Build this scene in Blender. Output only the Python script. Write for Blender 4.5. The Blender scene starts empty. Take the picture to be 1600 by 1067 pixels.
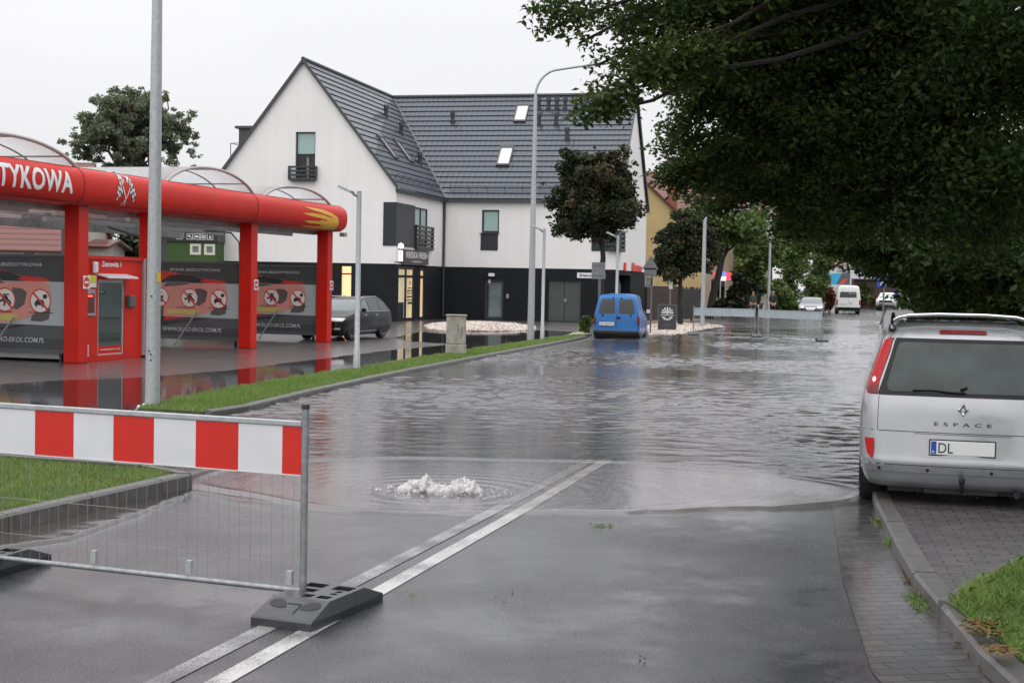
import bpy, bmesh, math, random
import numpy as np
from mathutils import Vector, Matrix, noise as mnoise
C = bpy.context.scene.collection
SC = bpy.context.scene
rad = math.radians
# ------------------------------------------------------------ camera
CAMH, FPX, PITCH, ROLL = 1.9, 2200.0, 2.355, 1.15
cam = bpy.data.cameras.new('camera'); camo = bpy.data.objects.new('camera', cam); C.objects.link(camo)
cam.sensor_width = 36.0; cam.lens = FPX/1600*36; cam.clip_start = .1; cam.clip_end = 3000
CM = Matrix.Rotation(rad(90-PITCH), 4, 'X') @ Matrix.Rotation(rad(ROLL), 4, 'Z')
camo.matrix_world = Matrix.Translation((0, 0, CAMH)) @ CM
SC.camera = camo
# ------------------------------------------------------------ sky and sun
SUN_EL, SUN_AZ = 50, 200
w = bpy.data.worlds.new('World'); SC.world = w; w.use_nodes = True
nt = w.node_tree; nt.nodes.clear()
def N(nt, t, **k):
    n = nt.nodes.new(t)
    for a, b in k.items():
        if hasattr(n, a) and not a.startswith('i_'): setattr(n, a, b)
    return n
sky = N(nt, 'ShaderNodeTexSky'); sky.sky_type = 'NISHITA'; sky.sun_disc = False
sky.sun_elevation = rad(SUN_EL); sky.sun_rotation = rad(SUN_AZ); sky.dust_density = 4
tc = N(nt, 'ShaderNodeTexCoord'); sx = N(nt, 'ShaderNodeSeparateXYZ'); nt.links.new(tc.outputs['Generated'], sx.inputs[0])
def math_(nt, op, a, b=None, c=None, clamp=False):
    n = nt.nodes.new('ShaderNodeMath'); n.operation = op; n.use_clamp = clamp
    for i, v in enumerate((a, b, c)):
        if v is None: continue
        if isinstance(v, (int, float)): n.inputs[i].default_value = v
        else: nt.links.new(v, n.inputs[i])
    return n.outputs[0]
z = math_(nt, 'MAXIMUM', sx.outputs[2], 0.0)
z2 = math_(nt, 'MULTIPLY', z, z)
g = math_(nt, 'MULTIPLY_ADD', z2, 8.0, 7.35)
g = math_(nt, 'MULTIPLY_ADD', z, 5.5, g)
mp = N(nt, 'ShaderNodeMapping'); mp.inputs['Scale'].default_value = (1.2, 1.2, 3.5); nt.links.new(tc.outputs['Generated'], mp.inputs[0])
nz = N(nt, 'ShaderNodeTexNoise'); nz.inputs['Scale'].default_value = 1.6; nz.inputs['Detail'].default_value = 4; nt.links.new(mp.outputs[0], nz.inputs[0])
cl = math_(nt, 'MULTIPLY_ADD', nz.outputs[0], .16, .92)
g = math_(nt, 'MULTIPLY', g, cl)
cc = N(nt, 'ShaderNodeCombineColor'); 
nt.links.new(math_(nt, 'MULTIPLY', g, 1.0), cc.inputs[0]); nt.links.new(math_(nt, 'MULTIPLY', g, .993), cc.inputs[1]); nt.links.new(math_(nt, 'MULTIPLY', g, 1.02), cc.inputs[2])
mx = N(nt, 'ShaderNodeMix'); mx.data_type = 'RGBA'; mx.inputs[0].default_value = .93
nt.links.new(sky.outputs[0], mx.inputs[6]); nt.links.new(cc.outputs[0], mx.inputs[7])
bg = N(nt, 'ShaderNodeBackground'); bg.inputs[1].default_value = .1; nt.links.new(mx.outputs[2], bg.inputs[0])
wo = N(nt, 'ShaderNodeOutputWorld'); nt.links.new(bg.outputs[0], wo.inputs[0])
sl = bpy.data.lights.new('sun', 'SUN'); sl.energy = .6; sl.angle = rad(110); sl.color = (1, .97, .93)
so = bpy.data.objects.new('sun', sl); C.objects.link(so)
_d = Vector((math.sin(rad(SUN_AZ))*math.cos(rad(SUN_EL)), math.cos(rad(SUN_AZ))*math.cos(rad(SUN_EL)), math.sin(rad(SUN_EL))))
so.rotation_euler = _d.to_track_quat('Z', 'Y').to_euler()
SC.view_settings.view_transform = 'Standard'; SC.view_settings.look = 'None'
SC.view_settings.exposure = 0.2; SC.view_settings.gamma = 1.0; SC.view_settings.use_curve_mapping = False
SC.cycles.max_bounces = 7; SC.cycles.transparent_max_bounces = 16
# ------------------------------------------------------------ pixel helpers (photo is 1600 x 1067)
R3 = CM.to_3x3(); EYE = Vector((0, 0, CAMH))
def ray(px, py): return R3 @ Vector(((px-800)/FPX, (533.5-py)/FPX, -1))
def G(px, py, z=0.0):
    r = ray(px, py); t = (z-CAMH)/r.z; return EYE + r*t
def AT(px, py, Y):
    r = ray(px, py); return EYE + r*(Y/r.y)
def PLN(px, py, P0, n):
    r = ray(px, py); t = (Vector(P0)-EYE).dot(n)/r.dot(n); return EYE + r*t
# ------------------------------------------------------------ materials
MT = {}
def M(name, col=(.5,.5,.5), rough=.5, metal=0., nscale=0, namt=0., bscale=0, bstr=0., bdist=.01, coat=0., coatr=.1, emit=None, estr=0., spec=.5, detail=5, col2=None, transl=0.):
    if name in MT: return MT[name]
    m = bpy.data.materials.new(name); m.use_nodes = True; MT[name] = m
    nt = m.node_tree; b = nt.nodes['Principled BSDF']
    b.inputs['Base Color'].default_value = (*col, 1); b.inputs['Roughness'].default_value = rough; b.inputs['Metallic'].default_value = metal
    b.inputs['Coat Weight'].default_value = coat; b.inputs['Coat Roughness'].default_value = coatr; b.inputs['Specular IOR Level'].default_value = spec
    geo = N(nt, 'ShaderNodeNewGeometry')
    if namt or col2:
        n = N(nt, 'ShaderNodeTexNoise'); n.inputs['Scale'].default_value = nscale or 3; n.inputs['Detail'].default_value = detail; n.inputs['Roughness'].default_value = .6
        nt.links.new(geo.outputs['Position'], n.inputs[0])
        r = N(nt, 'ShaderNodeValToRGB'); c2 = col2 or tuple(max(0, c*(1-namt)) for c in col); c1 = col if col2 else tuple(min(1, c*(1+namt)) for c in col)
        r.color_ramp.elements[0].position = .3; r.color_ramp.elements[1].position = .7
        r.color_ramp.elements[0].color = (*c2, 1); r.color_ramp.elements[1].color = (*c1, 1)
        nt.links.new(n.outputs[0], r.inputs[0]); nt.links.new(r.outputs[0], b.inputs['Base Color'])
        rr = math_(nt, 'MULTIPLY_ADD', n.outputs[0], .2, rough-.1, clamp=True); nt.links.new(rr, b.inputs['Roughness'])
    if bstr:
        n2 = N(nt, 'ShaderNodeTexNoise'); n2.inputs['Scale'].default_value = bscale; n2.inputs['Detail'].default_value = 4
        nt.links.new(geo.outputs['Position'], n2.inputs[0])
        bp = N(nt, 'ShaderNodeBump'); bp.inputs['Strength'].default_value = bstr; bp.inputs['Distance'].default_value = bdist
        nt.links.new(n2.outputs[0], bp.inputs['Height']); nt.links.new(bp.outputs[0], b.inputs['Normal'])
    if emit: b.inputs['Emission Color'].default_value = (*emit, 1); b.inputs['Emission Strength'].default_value = estr
    if transl:
        out = nt.nodes['Material Output']; tr = N(nt, 'ShaderNodeBsdfTranslucent'); tr.inputs[0].default_value = (*col, 1)
        ms = N(nt, 'ShaderNodeMixShader'); ms.inputs[0].default_value = transl
        nt.links.new(b.outputs[0], ms.inputs[1]); nt.links.new(tr.outputs[0], ms.inputs[2]); nt.links.new(ms.outputs[0], out.inputs[0])
    return m
def leafmat(name, c1, c2, c3, transl=.3):
    if name in MT: return MT[name]
    m = bpy.data.materials.new(name); m.use_nodes = True; MT[name] = m; nt = m.node_tree; b = nt.nodes['Principled BSDF']
    b.inputs['Roughness'].default_value = .55; b.inputs['Specular IOR Level'].default_value = .3
    a = N(nt, 'ShaderNodeAttribute'); a.attribute_name = 'tint'
    r = N(nt, 'ShaderNodeValToRGB'); e = r.color_ramp.elements; e[0].color = (*c1, 1); e[1].color = (*c3, 1); k = e.new(.5); k.color = (*c2, 1)
    nt.links.new(a.outputs['Fac'], r.inputs[0]); nt.links.new(r.outputs[0], b.inputs['Base Color'])
    tr = N(nt, 'ShaderNodeBsdfTranslucent'); nt.links.new(r.outputs[0], tr.inputs[0])
    ms = N(nt, 'ShaderNodeMixShader'); ms.inputs[0].default_value = transl
    nt.links.new(b.outputs[0], ms.inputs[1]); nt.links.new(tr.outputs[0], ms.inputs[2]); nt.links.new(ms.outputs[0], nt.nodes['Material Output'].inputs[0])
    return m
# ------------------------------------------------------------ objects
def tag(o, label=None, cat=None, group=None, kind=None):
    if label: o['label'] = label
    if cat: o['category'] = cat
    if group: o['group'] = group
    if kind: o['kind'] = kind
    return o
def thing(name, label, cat, loc=(0,0,0), rotz=0., group=None):
    o = bpy.data.objects.new(name, None); C.objects.link(o); o.location = loc; o.rotation_euler = (0, 0, rotz)
    o.empty_display_size = .2
    return tag(o, label, cat, group)
def copy_tree(o, parent=None):
    c = o.copy(); C.objects.link(c); c.parent = parent
    for ch in [x for x in bpy.data.objects if x.parent == o]: copy_tree(ch, c)
    return c
def root_matrix(p):
    m = Matrix.Identity(4)
    while p is not None: m = p.matrix_basis @ m; p = p.parent
    return m
class MB:
    def __init__(s, F=None): s.v = []; s.f = []; s.m = []; s.F = F; s.mi = 0
    def P(s, p):
        p = Vector(p); s.v.append(tuple(s.F @ p if s.F else p)); return len(s.v)-1
    def face(s, pts): s.f.append([s.P(p) for p in pts]); s.m.append(s.mi); return s
    def box(s, x0, x1, y0, y1, z0, z1):
        i = [s.P((x, y, z)) for z in (z0, z1) for x, y in ((x0,y0),(x1,y0),(x1,y1),(x0,y1))]
        for q in ((3,2,1,0),(4,5,6,7),(0,1,5,4),(1,2,6,5),(2,3,7,6),(3,0,4,7)): s.f.append([i[k] for k in q]); s.m.append(s.mi)
        return s
    def prism(s, poly, z0, z1, axis='z'):
        n = len(poly)
        def pt(a, b, c): return (a, b, c) if axis == 'z' else ((a, c, b) if axis == 'y' else (c, a, b))
        lo = [s.P(pt(a, b, z0)) for a, b in poly]; hi = [s.P(pt(a, b, z1)) for a, b in poly]
        s.f.append(lo[::-1]); s.f.append(hi); s.m += [s.mi]*2
        for i in range(n): j = (i+1) % n; s.f.append([lo[i], lo[j], hi[j], hi[i]]); s.m.append(s.mi)
        return s
    def tube(s, path, r, n=8, caps=True):
        path = [Vector(p) for p in path]; rs = r if isinstance(r, (list, tuple)) else [r]*len(path); rings = []
        up = Vector((0, 0, 1))
        d0 = (path[1]-path[0]).normalized()
        if abs(d0.dot(up)) > .9: up = Vector((1, 0, 0))
        a = d0.cross(up).normalized()
        for i, p in enumerate(path):
            d = (path[min(i+1, len(path)-1)]-path[max(i-1, 0)]).normalized()
            a = (a - d*a.dot(d)).normalized(); b = d.cross(a)
            rings.append([s.P(p + (a*math.cos(t)+b*math.sin(t))*rs[i]) for t in [2*math.pi*k/n for k in range(n)]])
        for A_, B_ in zip(rings, rings[1:]):
            for k in range(n): l = (k+1) % n; s.f.append([A_[k], A_[l], B_[l], B_[k]]); s.m.append(s.mi)
        if caps: s.f.append(rings[0][::-1]); s.f.append(rings[-1]); s.m += [s.mi]*2
        return s
    def lathe(s, prof, n=20, axis='z', c=(0,0,0)):
        rings = []
        for r, h in prof:
            ring = []
            for k in range(n):
                t = 2*math.pi*k/n; a, b = r*math.cos(t), r*math.sin(t)
                p = (a, b, h) if axis == 'z' else ((h, a, b) if axis == 'x' else (b, h, a))
                ring.append(s.P(Vector(p)+Vector(c)))
            rings.append(ring)
        for A_, B_ in zip(rings, rings[1:]):
            for k in range(n): l = (k+1) % n; s.f.append([A_[k], A_[l], B_[l], B_[k]]); s.m.append(s.mi)
        s.f.append(rings[0][::-1]); s.f.append(rings[-1]); s.m += [s.mi]*2
        return s
    def grid(s, fn, nu, nv):
        I = [[s.P(fn(i/nu, j/nv)) for j in range(nv+1)] for i in range(nu+1)]
        for i in range(nu):
            for j in range(nv): s.f.append([I[i][j], I[i+1][j], I[i+1][j+1], I[i][j+1]]); s.m.append(s.mi)
        return s
    def build(s, name, mats, parent=None, smooth=False, world=True, bevel=0, solid=0, bseg=1):
        me = bpy.data.meshes.new(name); vs = s.v
        if parent is not None and world:
            inv = root_matrix(parent).inverted(); vs = [tuple(inv @ Vector(v)) for v in vs]
        me.from_pydata(vs, [], s.f)
        for m in (mats if isinstance(mats, (list, tuple)) else [mats]): me.materials.append(m)
        for p, mi in zip(me.polygons, s.m): p.material_index = mi
        bm = bmesh.new(); bm.from_mesh(me); bmesh.ops.remove_doubles(bm, verts=bm.verts, dist=1e-5) if smooth else None
        if not solid: bmesh.ops.recalc_face_normals(bm, faces=bm.faces)
        bm.to_mesh(me); bm.free()
        if smooth: me.polygons.foreach_set('use_smooth', [True]*len(me.polygons))
        o = bpy.data.objects.new(name, me); C.objects.link(o); o.parent = parent
        if smooth: 
            try: me.set_sharp_from_angle(angle=rad(40))
            except Exception: pass
        if solid: k = o.modifiers.new('s', 'SOLIDIFY'); k.thickness = solid; k.offset = 0
        if bevel: k = o.modifiers.new('b', 'BEVEL'); k.width = bevel; k.segments = bseg; k.limit_method = 'ANGLE'; k.angle_limit = rad(35)
        return o
def frame(O, X, Z=Vector((0,0,1))):
    """local x along X, local z up, local y = outward away from viewer (X x Z reversed)"""
    X = Vector(X).normalized(); Z = Vector(Z).normalized(); Y = Z.cross(X)
    m = Matrix((X, Y, Z)).transposed().to_4x4(); m.translation = Vector(O); return m
def npmesh(name, V, Fq, mat, parent=None, tint=None, loc=None):
    me = bpy.data.meshes.new(name); k = Fq.shape[1]
    me.vertices.add(len(V)); me.vertices.foreach_set('co', np.ascontiguousarray(V, dtype=np.float32).ravel())
    me.loops.add(Fq.size); me.loops.foreach_set('vertex_index', Fq.astype(np.int32).ravel())
    me.polygons.add(len(Fq)); me.polygons.foreach_set('loop_start', (np.arange(len(Fq))*k).astype(np.int32))
    me.update(calc_edges=True)
    if tint is not None:
        a = me.attributes.new('tint', 'FLOAT', 'POINT'); a.data.foreach_set('value', tint.astype(np.float32))
    me.materials.append(mat); o = bpy.data.objects.new(name, me); C.objects.link(o); o.parent = parent; return o
def text_pts(s, bold=0., shear=0., spacing=1.0):
    cu = bpy.data.curves.new('text', 'FONT'); cu.body = s; cu.size = 1; cu.shear = shear; cu.offset = bold; cu.space_character = spacing; cu.resolution_u = 3
    ob = bpy.data.objects.new('text', cu); me = bpy.data.meshes.new_from_object(ob)
    v = np.array([p.co[:2] for p in me.vertices]); f = [list(p.vertices) for p in me.polygons]
    bpy.data.objects.remove(ob); bpy.data.curves.remove(cu); bpy.data.meshes.remove(me)
    v -= v.min(0); return v, f
def add_text(mb, s, x0, x1, z0, z1, y=-.004, bold=0., shear=0., fit=True, spacing=1.0):
    v, f = text_pts(s, bold, shear, spacing); mxv = v.max(0); sx_ = (x1-x0)/mxv[0]; sz = (z1-z0)/mxv[1]
    b = len(mb.v)
    for p in v: mb.P((x0+p[0]*sx_, y, z0+p[1]*sz))
    for q in f: mb.f.append([b+i for i in q]); mb.m.append(mb.mi)
    return mb
def flat(mb, pts, y): mb.face([(a, y, b) for a, b in pts]); return mb
def disc(mb, cx, cz, r, y, n=24, r2=None, ax=1.0):
    if r2 is None: flat(mb, [(cx+r*ax*math.cos(2*math.pi*k/n), cz+r*math.sin(2*math.pi*k/n)) for k in range(n)], y)
    else:
        for k in range(n):
            a, b = 2*math.pi*k/n, 2*math.pi*(k+1)/n
            flat(mb, [(cx+r*ax*math.cos(a), cz+r*math.sin(a)), (cx+r*ax*math.cos(b), cz+r*math.sin(b)), (cx+r2*ax*math.cos(b), cz+r2*math.sin(b)), (cx+r2*ax*math.cos(a), cz+r2*math.sin(a))], y)
def wall(mb, x0, x1, z0, z1, holes=(), depth=.14, cuts=(), y=0.):
    """skin in the local xz plane with reveals for the holes; cuts = (point, normal) planes whose positive side is removed"""
    xs = sorted({x0, x1, *[h[0] for h in holes], *[h[1] for h in holes]}); zs = sorted({z0, z1, *[h[2] for h in holes], *[h[3] for h in holes]})
    bm = bmesh.new()
    for a, b in zip(xs, xs[1:]):
        for c, d in zip(zs, zs[1:]):
            mx_, mz = (a+b)/2, (c+d)/2
            if any(h[0] < mx_ < h[1] and h[2] < mz < h[3] for h in holes): continue
            bm.faces.new([bm.verts.new(p) for p in ((a,y,c),(b,y,c),(b,y,d),(a,y,d))])
    for p, n in cuts:
        bmesh.ops.bisect_plane(bm, geom=bm.verts[:]+bm.edges[:]+bm.faces[:], plane_co=p, plane_no=n, clear_outer=True)
    for f in bm.faces: mb.face([v.co for v in f.verts])
    bm.free()
    for a, b, c, d in holes:
        mb.face([(a,y,c),(a,y+depth,c),(a,y+depth,d),(a,y,d)]); mb.face([(b,y,c),(b,y,d),(b,y+depth,d),(b,y+depth,c)])
        mb.face([(a,y,d),(a,y+depth,d),(b,y+depth,d),(b,y,d)]); mb.face([(a,y,c),(b,y,c),(b,y+depth,c),(a,y+depth,c)])
    return mb
# ------------------------------------------------------------ ground materials
def asphalt_mat():
    m = bpy.data.materials.new('wet_asphalt'); m.use_nodes = True; MT['asphalt'] = m; nt = m.node_tree; b = nt.nodes['Principled BSDF']
    geo = N(nt, 'ShaderNodeNewGeometry'); pos = geo.outputs['Position']
    def noise(sc, det=4, rough=.6, scale3=None):
        n = N(nt, 'ShaderNodeTexNoise'); n.inputs['Scale'].default_value = sc; n.inputs['Detail'].default_value = det; n.inputs['Roughness'].default_value = rough
        if scale3:
            mp = N(nt, 'ShaderNodeMapping'); mp.inputs['Scale'].default_value = scale3; nt.links.new(pos, mp.inputs[0]); nt.links.new(mp.outputs[0], n.inputs[0])
        else: nt.links.new(pos, n.inputs[0])
        return n.outputs[0]
    big = noise(.55, 6, .62); mid = noise(3.0, 5, .7); fine = noise(70, 3, .75)
    r = N(nt, 'ShaderNodeValToRGB'); e = r.color_ramp.elements; e[0].position = .40; e[1].position = .62
    e[0].color = (.010, .010, .011, 1); e[1].color = (.072, .074, .082, 1)
    mixn = math_(nt, 'ADD', math_(nt, 'MULTIPLY', mid, .3), math_(nt, 'MULTIPLY', fine, .7)); nt.links.new(mixn, r.inputs[0]); nt.links.new(r.outputs[0], b.inputs['Base Color'])
    wet = N(nt, 'ShaderNodeMapRange'); wet.inputs[1].default_value = .43; wet.inputs[2].default_value = .60; nt.links.new(math_(nt, 'ADD', math_(nt, 'MULTIPLY', big, .65), math_(nt, 'MULTIPLY', mid, .35)), wet.inputs[0])
    b.inputs['Roughness'].default_value = .5
    b.inputs['Specular IOR Level'].default_value = .2; ro = math_(nt, 'MULTIPLY_ADD', wet.outputs[0], .2, .5); nt.links.new(ro, b.inputs['Roughness'])
    b.inputs['Coat Weight'].default_value = 1; b.inputs['Coat IOR'].default_value = 1.36
    cr = math_(nt, 'ADD', math_(nt, 'MULTIPLY', math_(nt, 'SUBTRACT', fine, .4, clamp=True), .5), math_(nt, 'MULTIPLY_ADD', wet.outputs[0], .20, .03)); nt.links.new(cr, b.inputs['Coat Roughness'])
    bp = N(nt, 'ShaderNodeBump'); bp.inputs['Strength'].default_value = .55; bp.inputs['Distance'].default_value = .006
    gr = math_(nt, 'MULTIPLY', noise(75, 4, .8), math_(nt, 'MULTIPLY_ADD', wet.outputs[0], .8, .25))
    nt.links.new(gr, bp.inputs['Height']); nt.links.new(bp.outputs[0], b.inputs['Normal']); nt.links.new(bp.outputs[0], b.inputs['Coat Normal'])
    bp.inputs['Strength'].default_value = .5
    return m
asphalt_mat()
def paver_mat(name, ang, bw, bh, c1, c2, mortar, coat=.5, ms=.012):
    m = bpy.data.materials.new(name); m.use_nodes = True; MT[name] = m; nt = m.node_tree; b = nt.nodes['Principled BSDF']
    geo = N(nt, 'ShaderNodeNewGeometry'); mp = N(nt, 'ShaderNodeMapping'); mp.inputs['Rotation'].default_value = (0, 0, ang); nt.links.new(geo.outputs['Position'], mp.inputs[0])
    br = N(nt, 'ShaderNodeTexBrick'); br.inputs['Scale'].default_value = 1; br.inputs['Brick Width'].default_value = bw; br.inputs['Row Height'].default_value = bh
    br.inputs['Mortar Size'].default_value = ms/2; br.inputs['Mortar Smooth'].default_value = .3; br.inputs['Color1'].default_value = (*c1, 1); br.inputs['Color2'].default_value = (*c2, 1); br.inputs['Mortar'].default_value = (*mortar, 1)
    nt.links.new(mp.outputs[0], br.inputs[0])
    n = N(nt, 'ShaderNodeTexNoise'); n.inputs['Scale'].default_value = 6; n.inputs['Detail'].default_value = 8; nt.links.new(geo.outputs['Position'], n.inputs[0])
    mx = N(nt, 'ShaderNodeMix'); mx.data_type = 'RGBA'; mx.blend_type = 'MULTIPLY'; mx.inputs[0].default_value = 1; nt.links.new(br.outputs[0], mx.inputs[6])
    k = math_(nt, 'MULTIPLY_ADD', n.outputs[0], 1.1, .45); cc = N(nt, 'ShaderNodeCombineColor'); [nt.links.new(k, cc.inputs[i]) for i in range(3)]; nt.links.new(cc.outputs[0], mx.inputs[7]); nt.links.new(mx.outputs[2], b.inputs['Base Color'])
    b.inputs['Roughness'].default_value = .5; b.inputs['Coat Weight'].default_value = coat; b.inputs['Coat IOR'].default_value = 1.33
    nt.links.new(math_(nt, 'MULTIPLY_ADD', n.outputs[0], .5, -.12, clamp=True), b.inputs['Coat Roughness'])
    n3 = N(nt, 'ShaderNodeTexNoise'); n3.inputs['Scale'].default_value = 60; nt.links.new(geo.outputs['Position'], n3.inputs[0])
    h = math_(nt, 'MULTIPLY_ADD', br.outputs['Fac'], -1.0, math_(nt, 'MULTIPLY', n3.outputs[0], .25))
    bp = N(nt, 'ShaderNodeBump'); bp.inputs['Strength'].default_value = .7; bp.inputs['Distance'].default_value = .006; nt.links.new(h, bp.inputs['Height']); nt.links.new(bp.outputs[0], b.inputs['Normal']); nt.links.new(bp.outputs[0], b.inputs['Coat Normal'])
    return m
def water_mat(name, rough_amp, calm=False):
    m = bpy.data.materials.new(name); m.use_nodes = True; MT[name] = m; nt = m.node_tree; nt.nodes.remove(nt.nodes['Principled BSDF'])
    geo = N(nt, 'ShaderNodeNewGeometry'); pos = geo.outputs['Position']; out = nt.nodes['Material Output']
    def noise(s3, det, rough=.55, rot=0, dist=0):
        mp = N(nt, 'ShaderNodeMapping'); mp.inputs['Scale'].default_value = s3; mp.inputs['Rotation'].default_value = (0, 0, rot); nt.links.new(pos, mp.inputs[0])
        n = N(nt, 'ShaderNodeTexNoise'); n.inputs['Scale'].default_value = 1; n.inputs['Detail'].default_value = det; n.inputs['Roughness'].default_value = rough; n.inputs['Distortion'].default_value = dist; nt.links.new(mp.outputs[0], n.inputs[0]); return n.outputs[0]
    at = N(nt, 'ShaderNodeAttribute'); at.attribute_name = 'tint'; amp = at.outputs['Fac']
    a = noise((2.4, 4.6, 1), 2.0, .5, .15, .3); b_ = noise((7, 12, 1), 2, .5, -.3, .2); c_ = noise((22, 34, 1), 2, .5, .2)
    patch = noise((.22, .3, 1), 2, .5)
    pm = N(nt, 'ShaderNodeMapRange'); pm.inputs[1].default_value = .38; pm.inputs[2].default_value = .62; pm.inputs[3].default_value = .35; pm.inputs[4].default_value = 1.15; nt.links.new(patch, pm.inputs[0])
    h = math_(nt, 'ADD', math_(nt, 'MULTIPLY', a, .05), math_(nt, 'ADD', math_(nt, 'MULTIPLY', b_, .022), math_(nt, 'MULTIPLY', c_, .006)))
    h = math_(nt, 'MULTIPLY', h, math_(nt, 'MULTIPLY', amp, pm.outputs[0]))
    h = math_(nt, 'ADD', math_(nt, 'MULTIPLY', h, rough_amp), math_(nt, 'MULTIPLY', c_, 0.0 if calm else .002))
    bp = N(nt, 'ShaderNodeBump'); bp.inputs['Strength'].default_value = 1; bp.inputs['Distance'].default_value = 1; nt.links.new(h, bp.inputs['Height'])
    fr = N(nt, 'ShaderNodeFresnel'); fr.inputs[0].default_value = 1.33; nt.links.new(bp.outputs[0], fr.inputs['Normal'])
    gl = N(nt, 'ShaderNodeBsdfGlossy'); nt.links.new(math_(nt, 'MULTIPLY_ADD', math_(nt, 'SUBTRACT', 1.0, amp, clamp=True), 0.0 if calm else .08, .02), gl.inputs['Roughness']); gl.inputs[0].default_value = (.97, .97, 1, 1); nt.links.new(bp.outputs[0], gl.inputs['Normal'])
    tr = N(nt, 'ShaderNodeBsdfTransparent'); 
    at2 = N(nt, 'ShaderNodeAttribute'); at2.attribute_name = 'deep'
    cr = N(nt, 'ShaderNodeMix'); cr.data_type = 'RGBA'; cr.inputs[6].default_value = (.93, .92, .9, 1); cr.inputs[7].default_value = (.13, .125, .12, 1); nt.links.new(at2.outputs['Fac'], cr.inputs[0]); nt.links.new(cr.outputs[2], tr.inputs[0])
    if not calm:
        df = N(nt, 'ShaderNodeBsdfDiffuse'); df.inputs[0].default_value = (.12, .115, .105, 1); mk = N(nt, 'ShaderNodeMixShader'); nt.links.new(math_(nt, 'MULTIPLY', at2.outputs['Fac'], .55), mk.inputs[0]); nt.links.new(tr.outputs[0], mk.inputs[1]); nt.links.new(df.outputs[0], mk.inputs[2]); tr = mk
    ms = N(nt, 'ShaderNodeMixShader'); nt.links.new(math_(nt, 'MULTIPLY', fr.outputs[0], math_(nt, 'SUBTRACT', 1.0, geo.outputs['Backfacing'])), ms.inputs[0]); nt.links.new(tr.outputs[0], ms.inputs[1]); nt.links.new(gl.outputs[0], ms.inputs[2]); nt.links.new(ms.outputs[0], out.inputs[0])
    return m
M('soil', (.05,.048,.045), .7, nscale=.8, namt=.4, bscale=20, bstr=.3)
M('kerb', (.085,.082,.078), .6, nscale=9, namt=.35, bscale=60, bstr=.4, bdist=.005, coat=.5, coatr=.3)
def paint_mat(name, lo, hi, c=(.52,.52,.50)):
    m = M(name, c, .45, coat=.5, coatr=.25, bscale=160, bstr=.4, bdist=.003); nt = m.node_tree; b = nt.nodes['Principled BSDF']; geo = N(nt, 'ShaderNodeNewGeometry')
    n1 = N(nt, 'ShaderNodeTexNoise'); n1.inputs['Scale'].default_value = 110; n1.inputs['Detail'].default_value = 3; n1.inputs['Roughness'].default_value = .8; n2 = N(nt, 'ShaderNodeTexNoise'); n2.inputs['Scale'].default_value = 2.5; n2.inputs['Detail'].default_value = 5
    for n in (n1, n2): nt.links.new(geo.outputs['Position'], n.inputs[0])
    v = math_(nt, 'ADD', math_(nt, 'MULTIPLY', n1.outputs[0], .6), math_(nt, 'MULTIPLY', n2.outputs[0], .4)); r = N(nt, 'ShaderNodeValToRGB'); e = r.color_ramp.elements; e[0].position = lo; e[1].position = hi; e[0].color = (.05,.05,.052,1); e[1].color = (*c,1)
    nt.links.new(v, r.inputs[0]); nt.links.new(r.outputs[0], b.inputs['Base Color'])
paint_mat('paint', .40, .52); paint_mat('paint_worn', .45, .62, (.42,.42,.41))
M('slab', (.10,.088,.085), .35, nscale=.7, namt=.3, coat=.8, coatr=.18, bscale=40, bstr=.15, bdist=.003)
# ------------------------------------------------------------ base sheets
def sheet(name, pts, z, mat, kind='structure', label=None, cat=None):
    mb = MB(); mb.face([(p[0], p[1], z) for p in pts]); o = mb.build(name, mat); o['kind'] = kind
    return o
sheet('ground', [(-600,-60),(700,-60),(700,1500),(-600,1500)], -.16, MT['soil'])
def gp(*pp): return [G(a, b) for a, b in pp]
# kerb lines (road side edge), world xy
RK = [(2.15, 2.0), (2.28, 4.5), (2.37, 6.86), (2.63, 9.2), (3.23, 12.5), (5.2, 20), (12.0, 46.0), (19.5, 75), (36.5, 138), (64, 240)]
SK = [G(330,652), G(385,650-6), G(500,615), G(620,588), G(760,560), G(880,537), G(918,529.5)]   # strip kerb, road side
SK = [(p.x, p.y) for p in SK]
far_l = G(1060,512); 
LR = [(-9,2.0), (-9, 19)] 
road = [(-40,-3)] + [(RK[0][0], -3)] + RK + [(40, 240), (30, 160), (19.5,110), (12, 80), (7.2, 62), (3.6, 52.5), (3.0, 50)] + [(2.4, 49)] + [SK[i] for i in (5,4,3,2,1,0)] + [(-5, 17.8), (-14, 16.5), (-40, 12)]
sheet('road', road, 0.0, MT['asphalt'])
# lots on the left
lot = [(-40, 12), (-14, 16.5), (-5, 17.8)] + SK + [(3.0, 50), (3.6, 52.5), (7.2, 62), (10.5, 74), (12,90), (-45, 90), (-60, 30)]
sheet('car_wash_yard', lot, -.004, MT['slab'])
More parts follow.
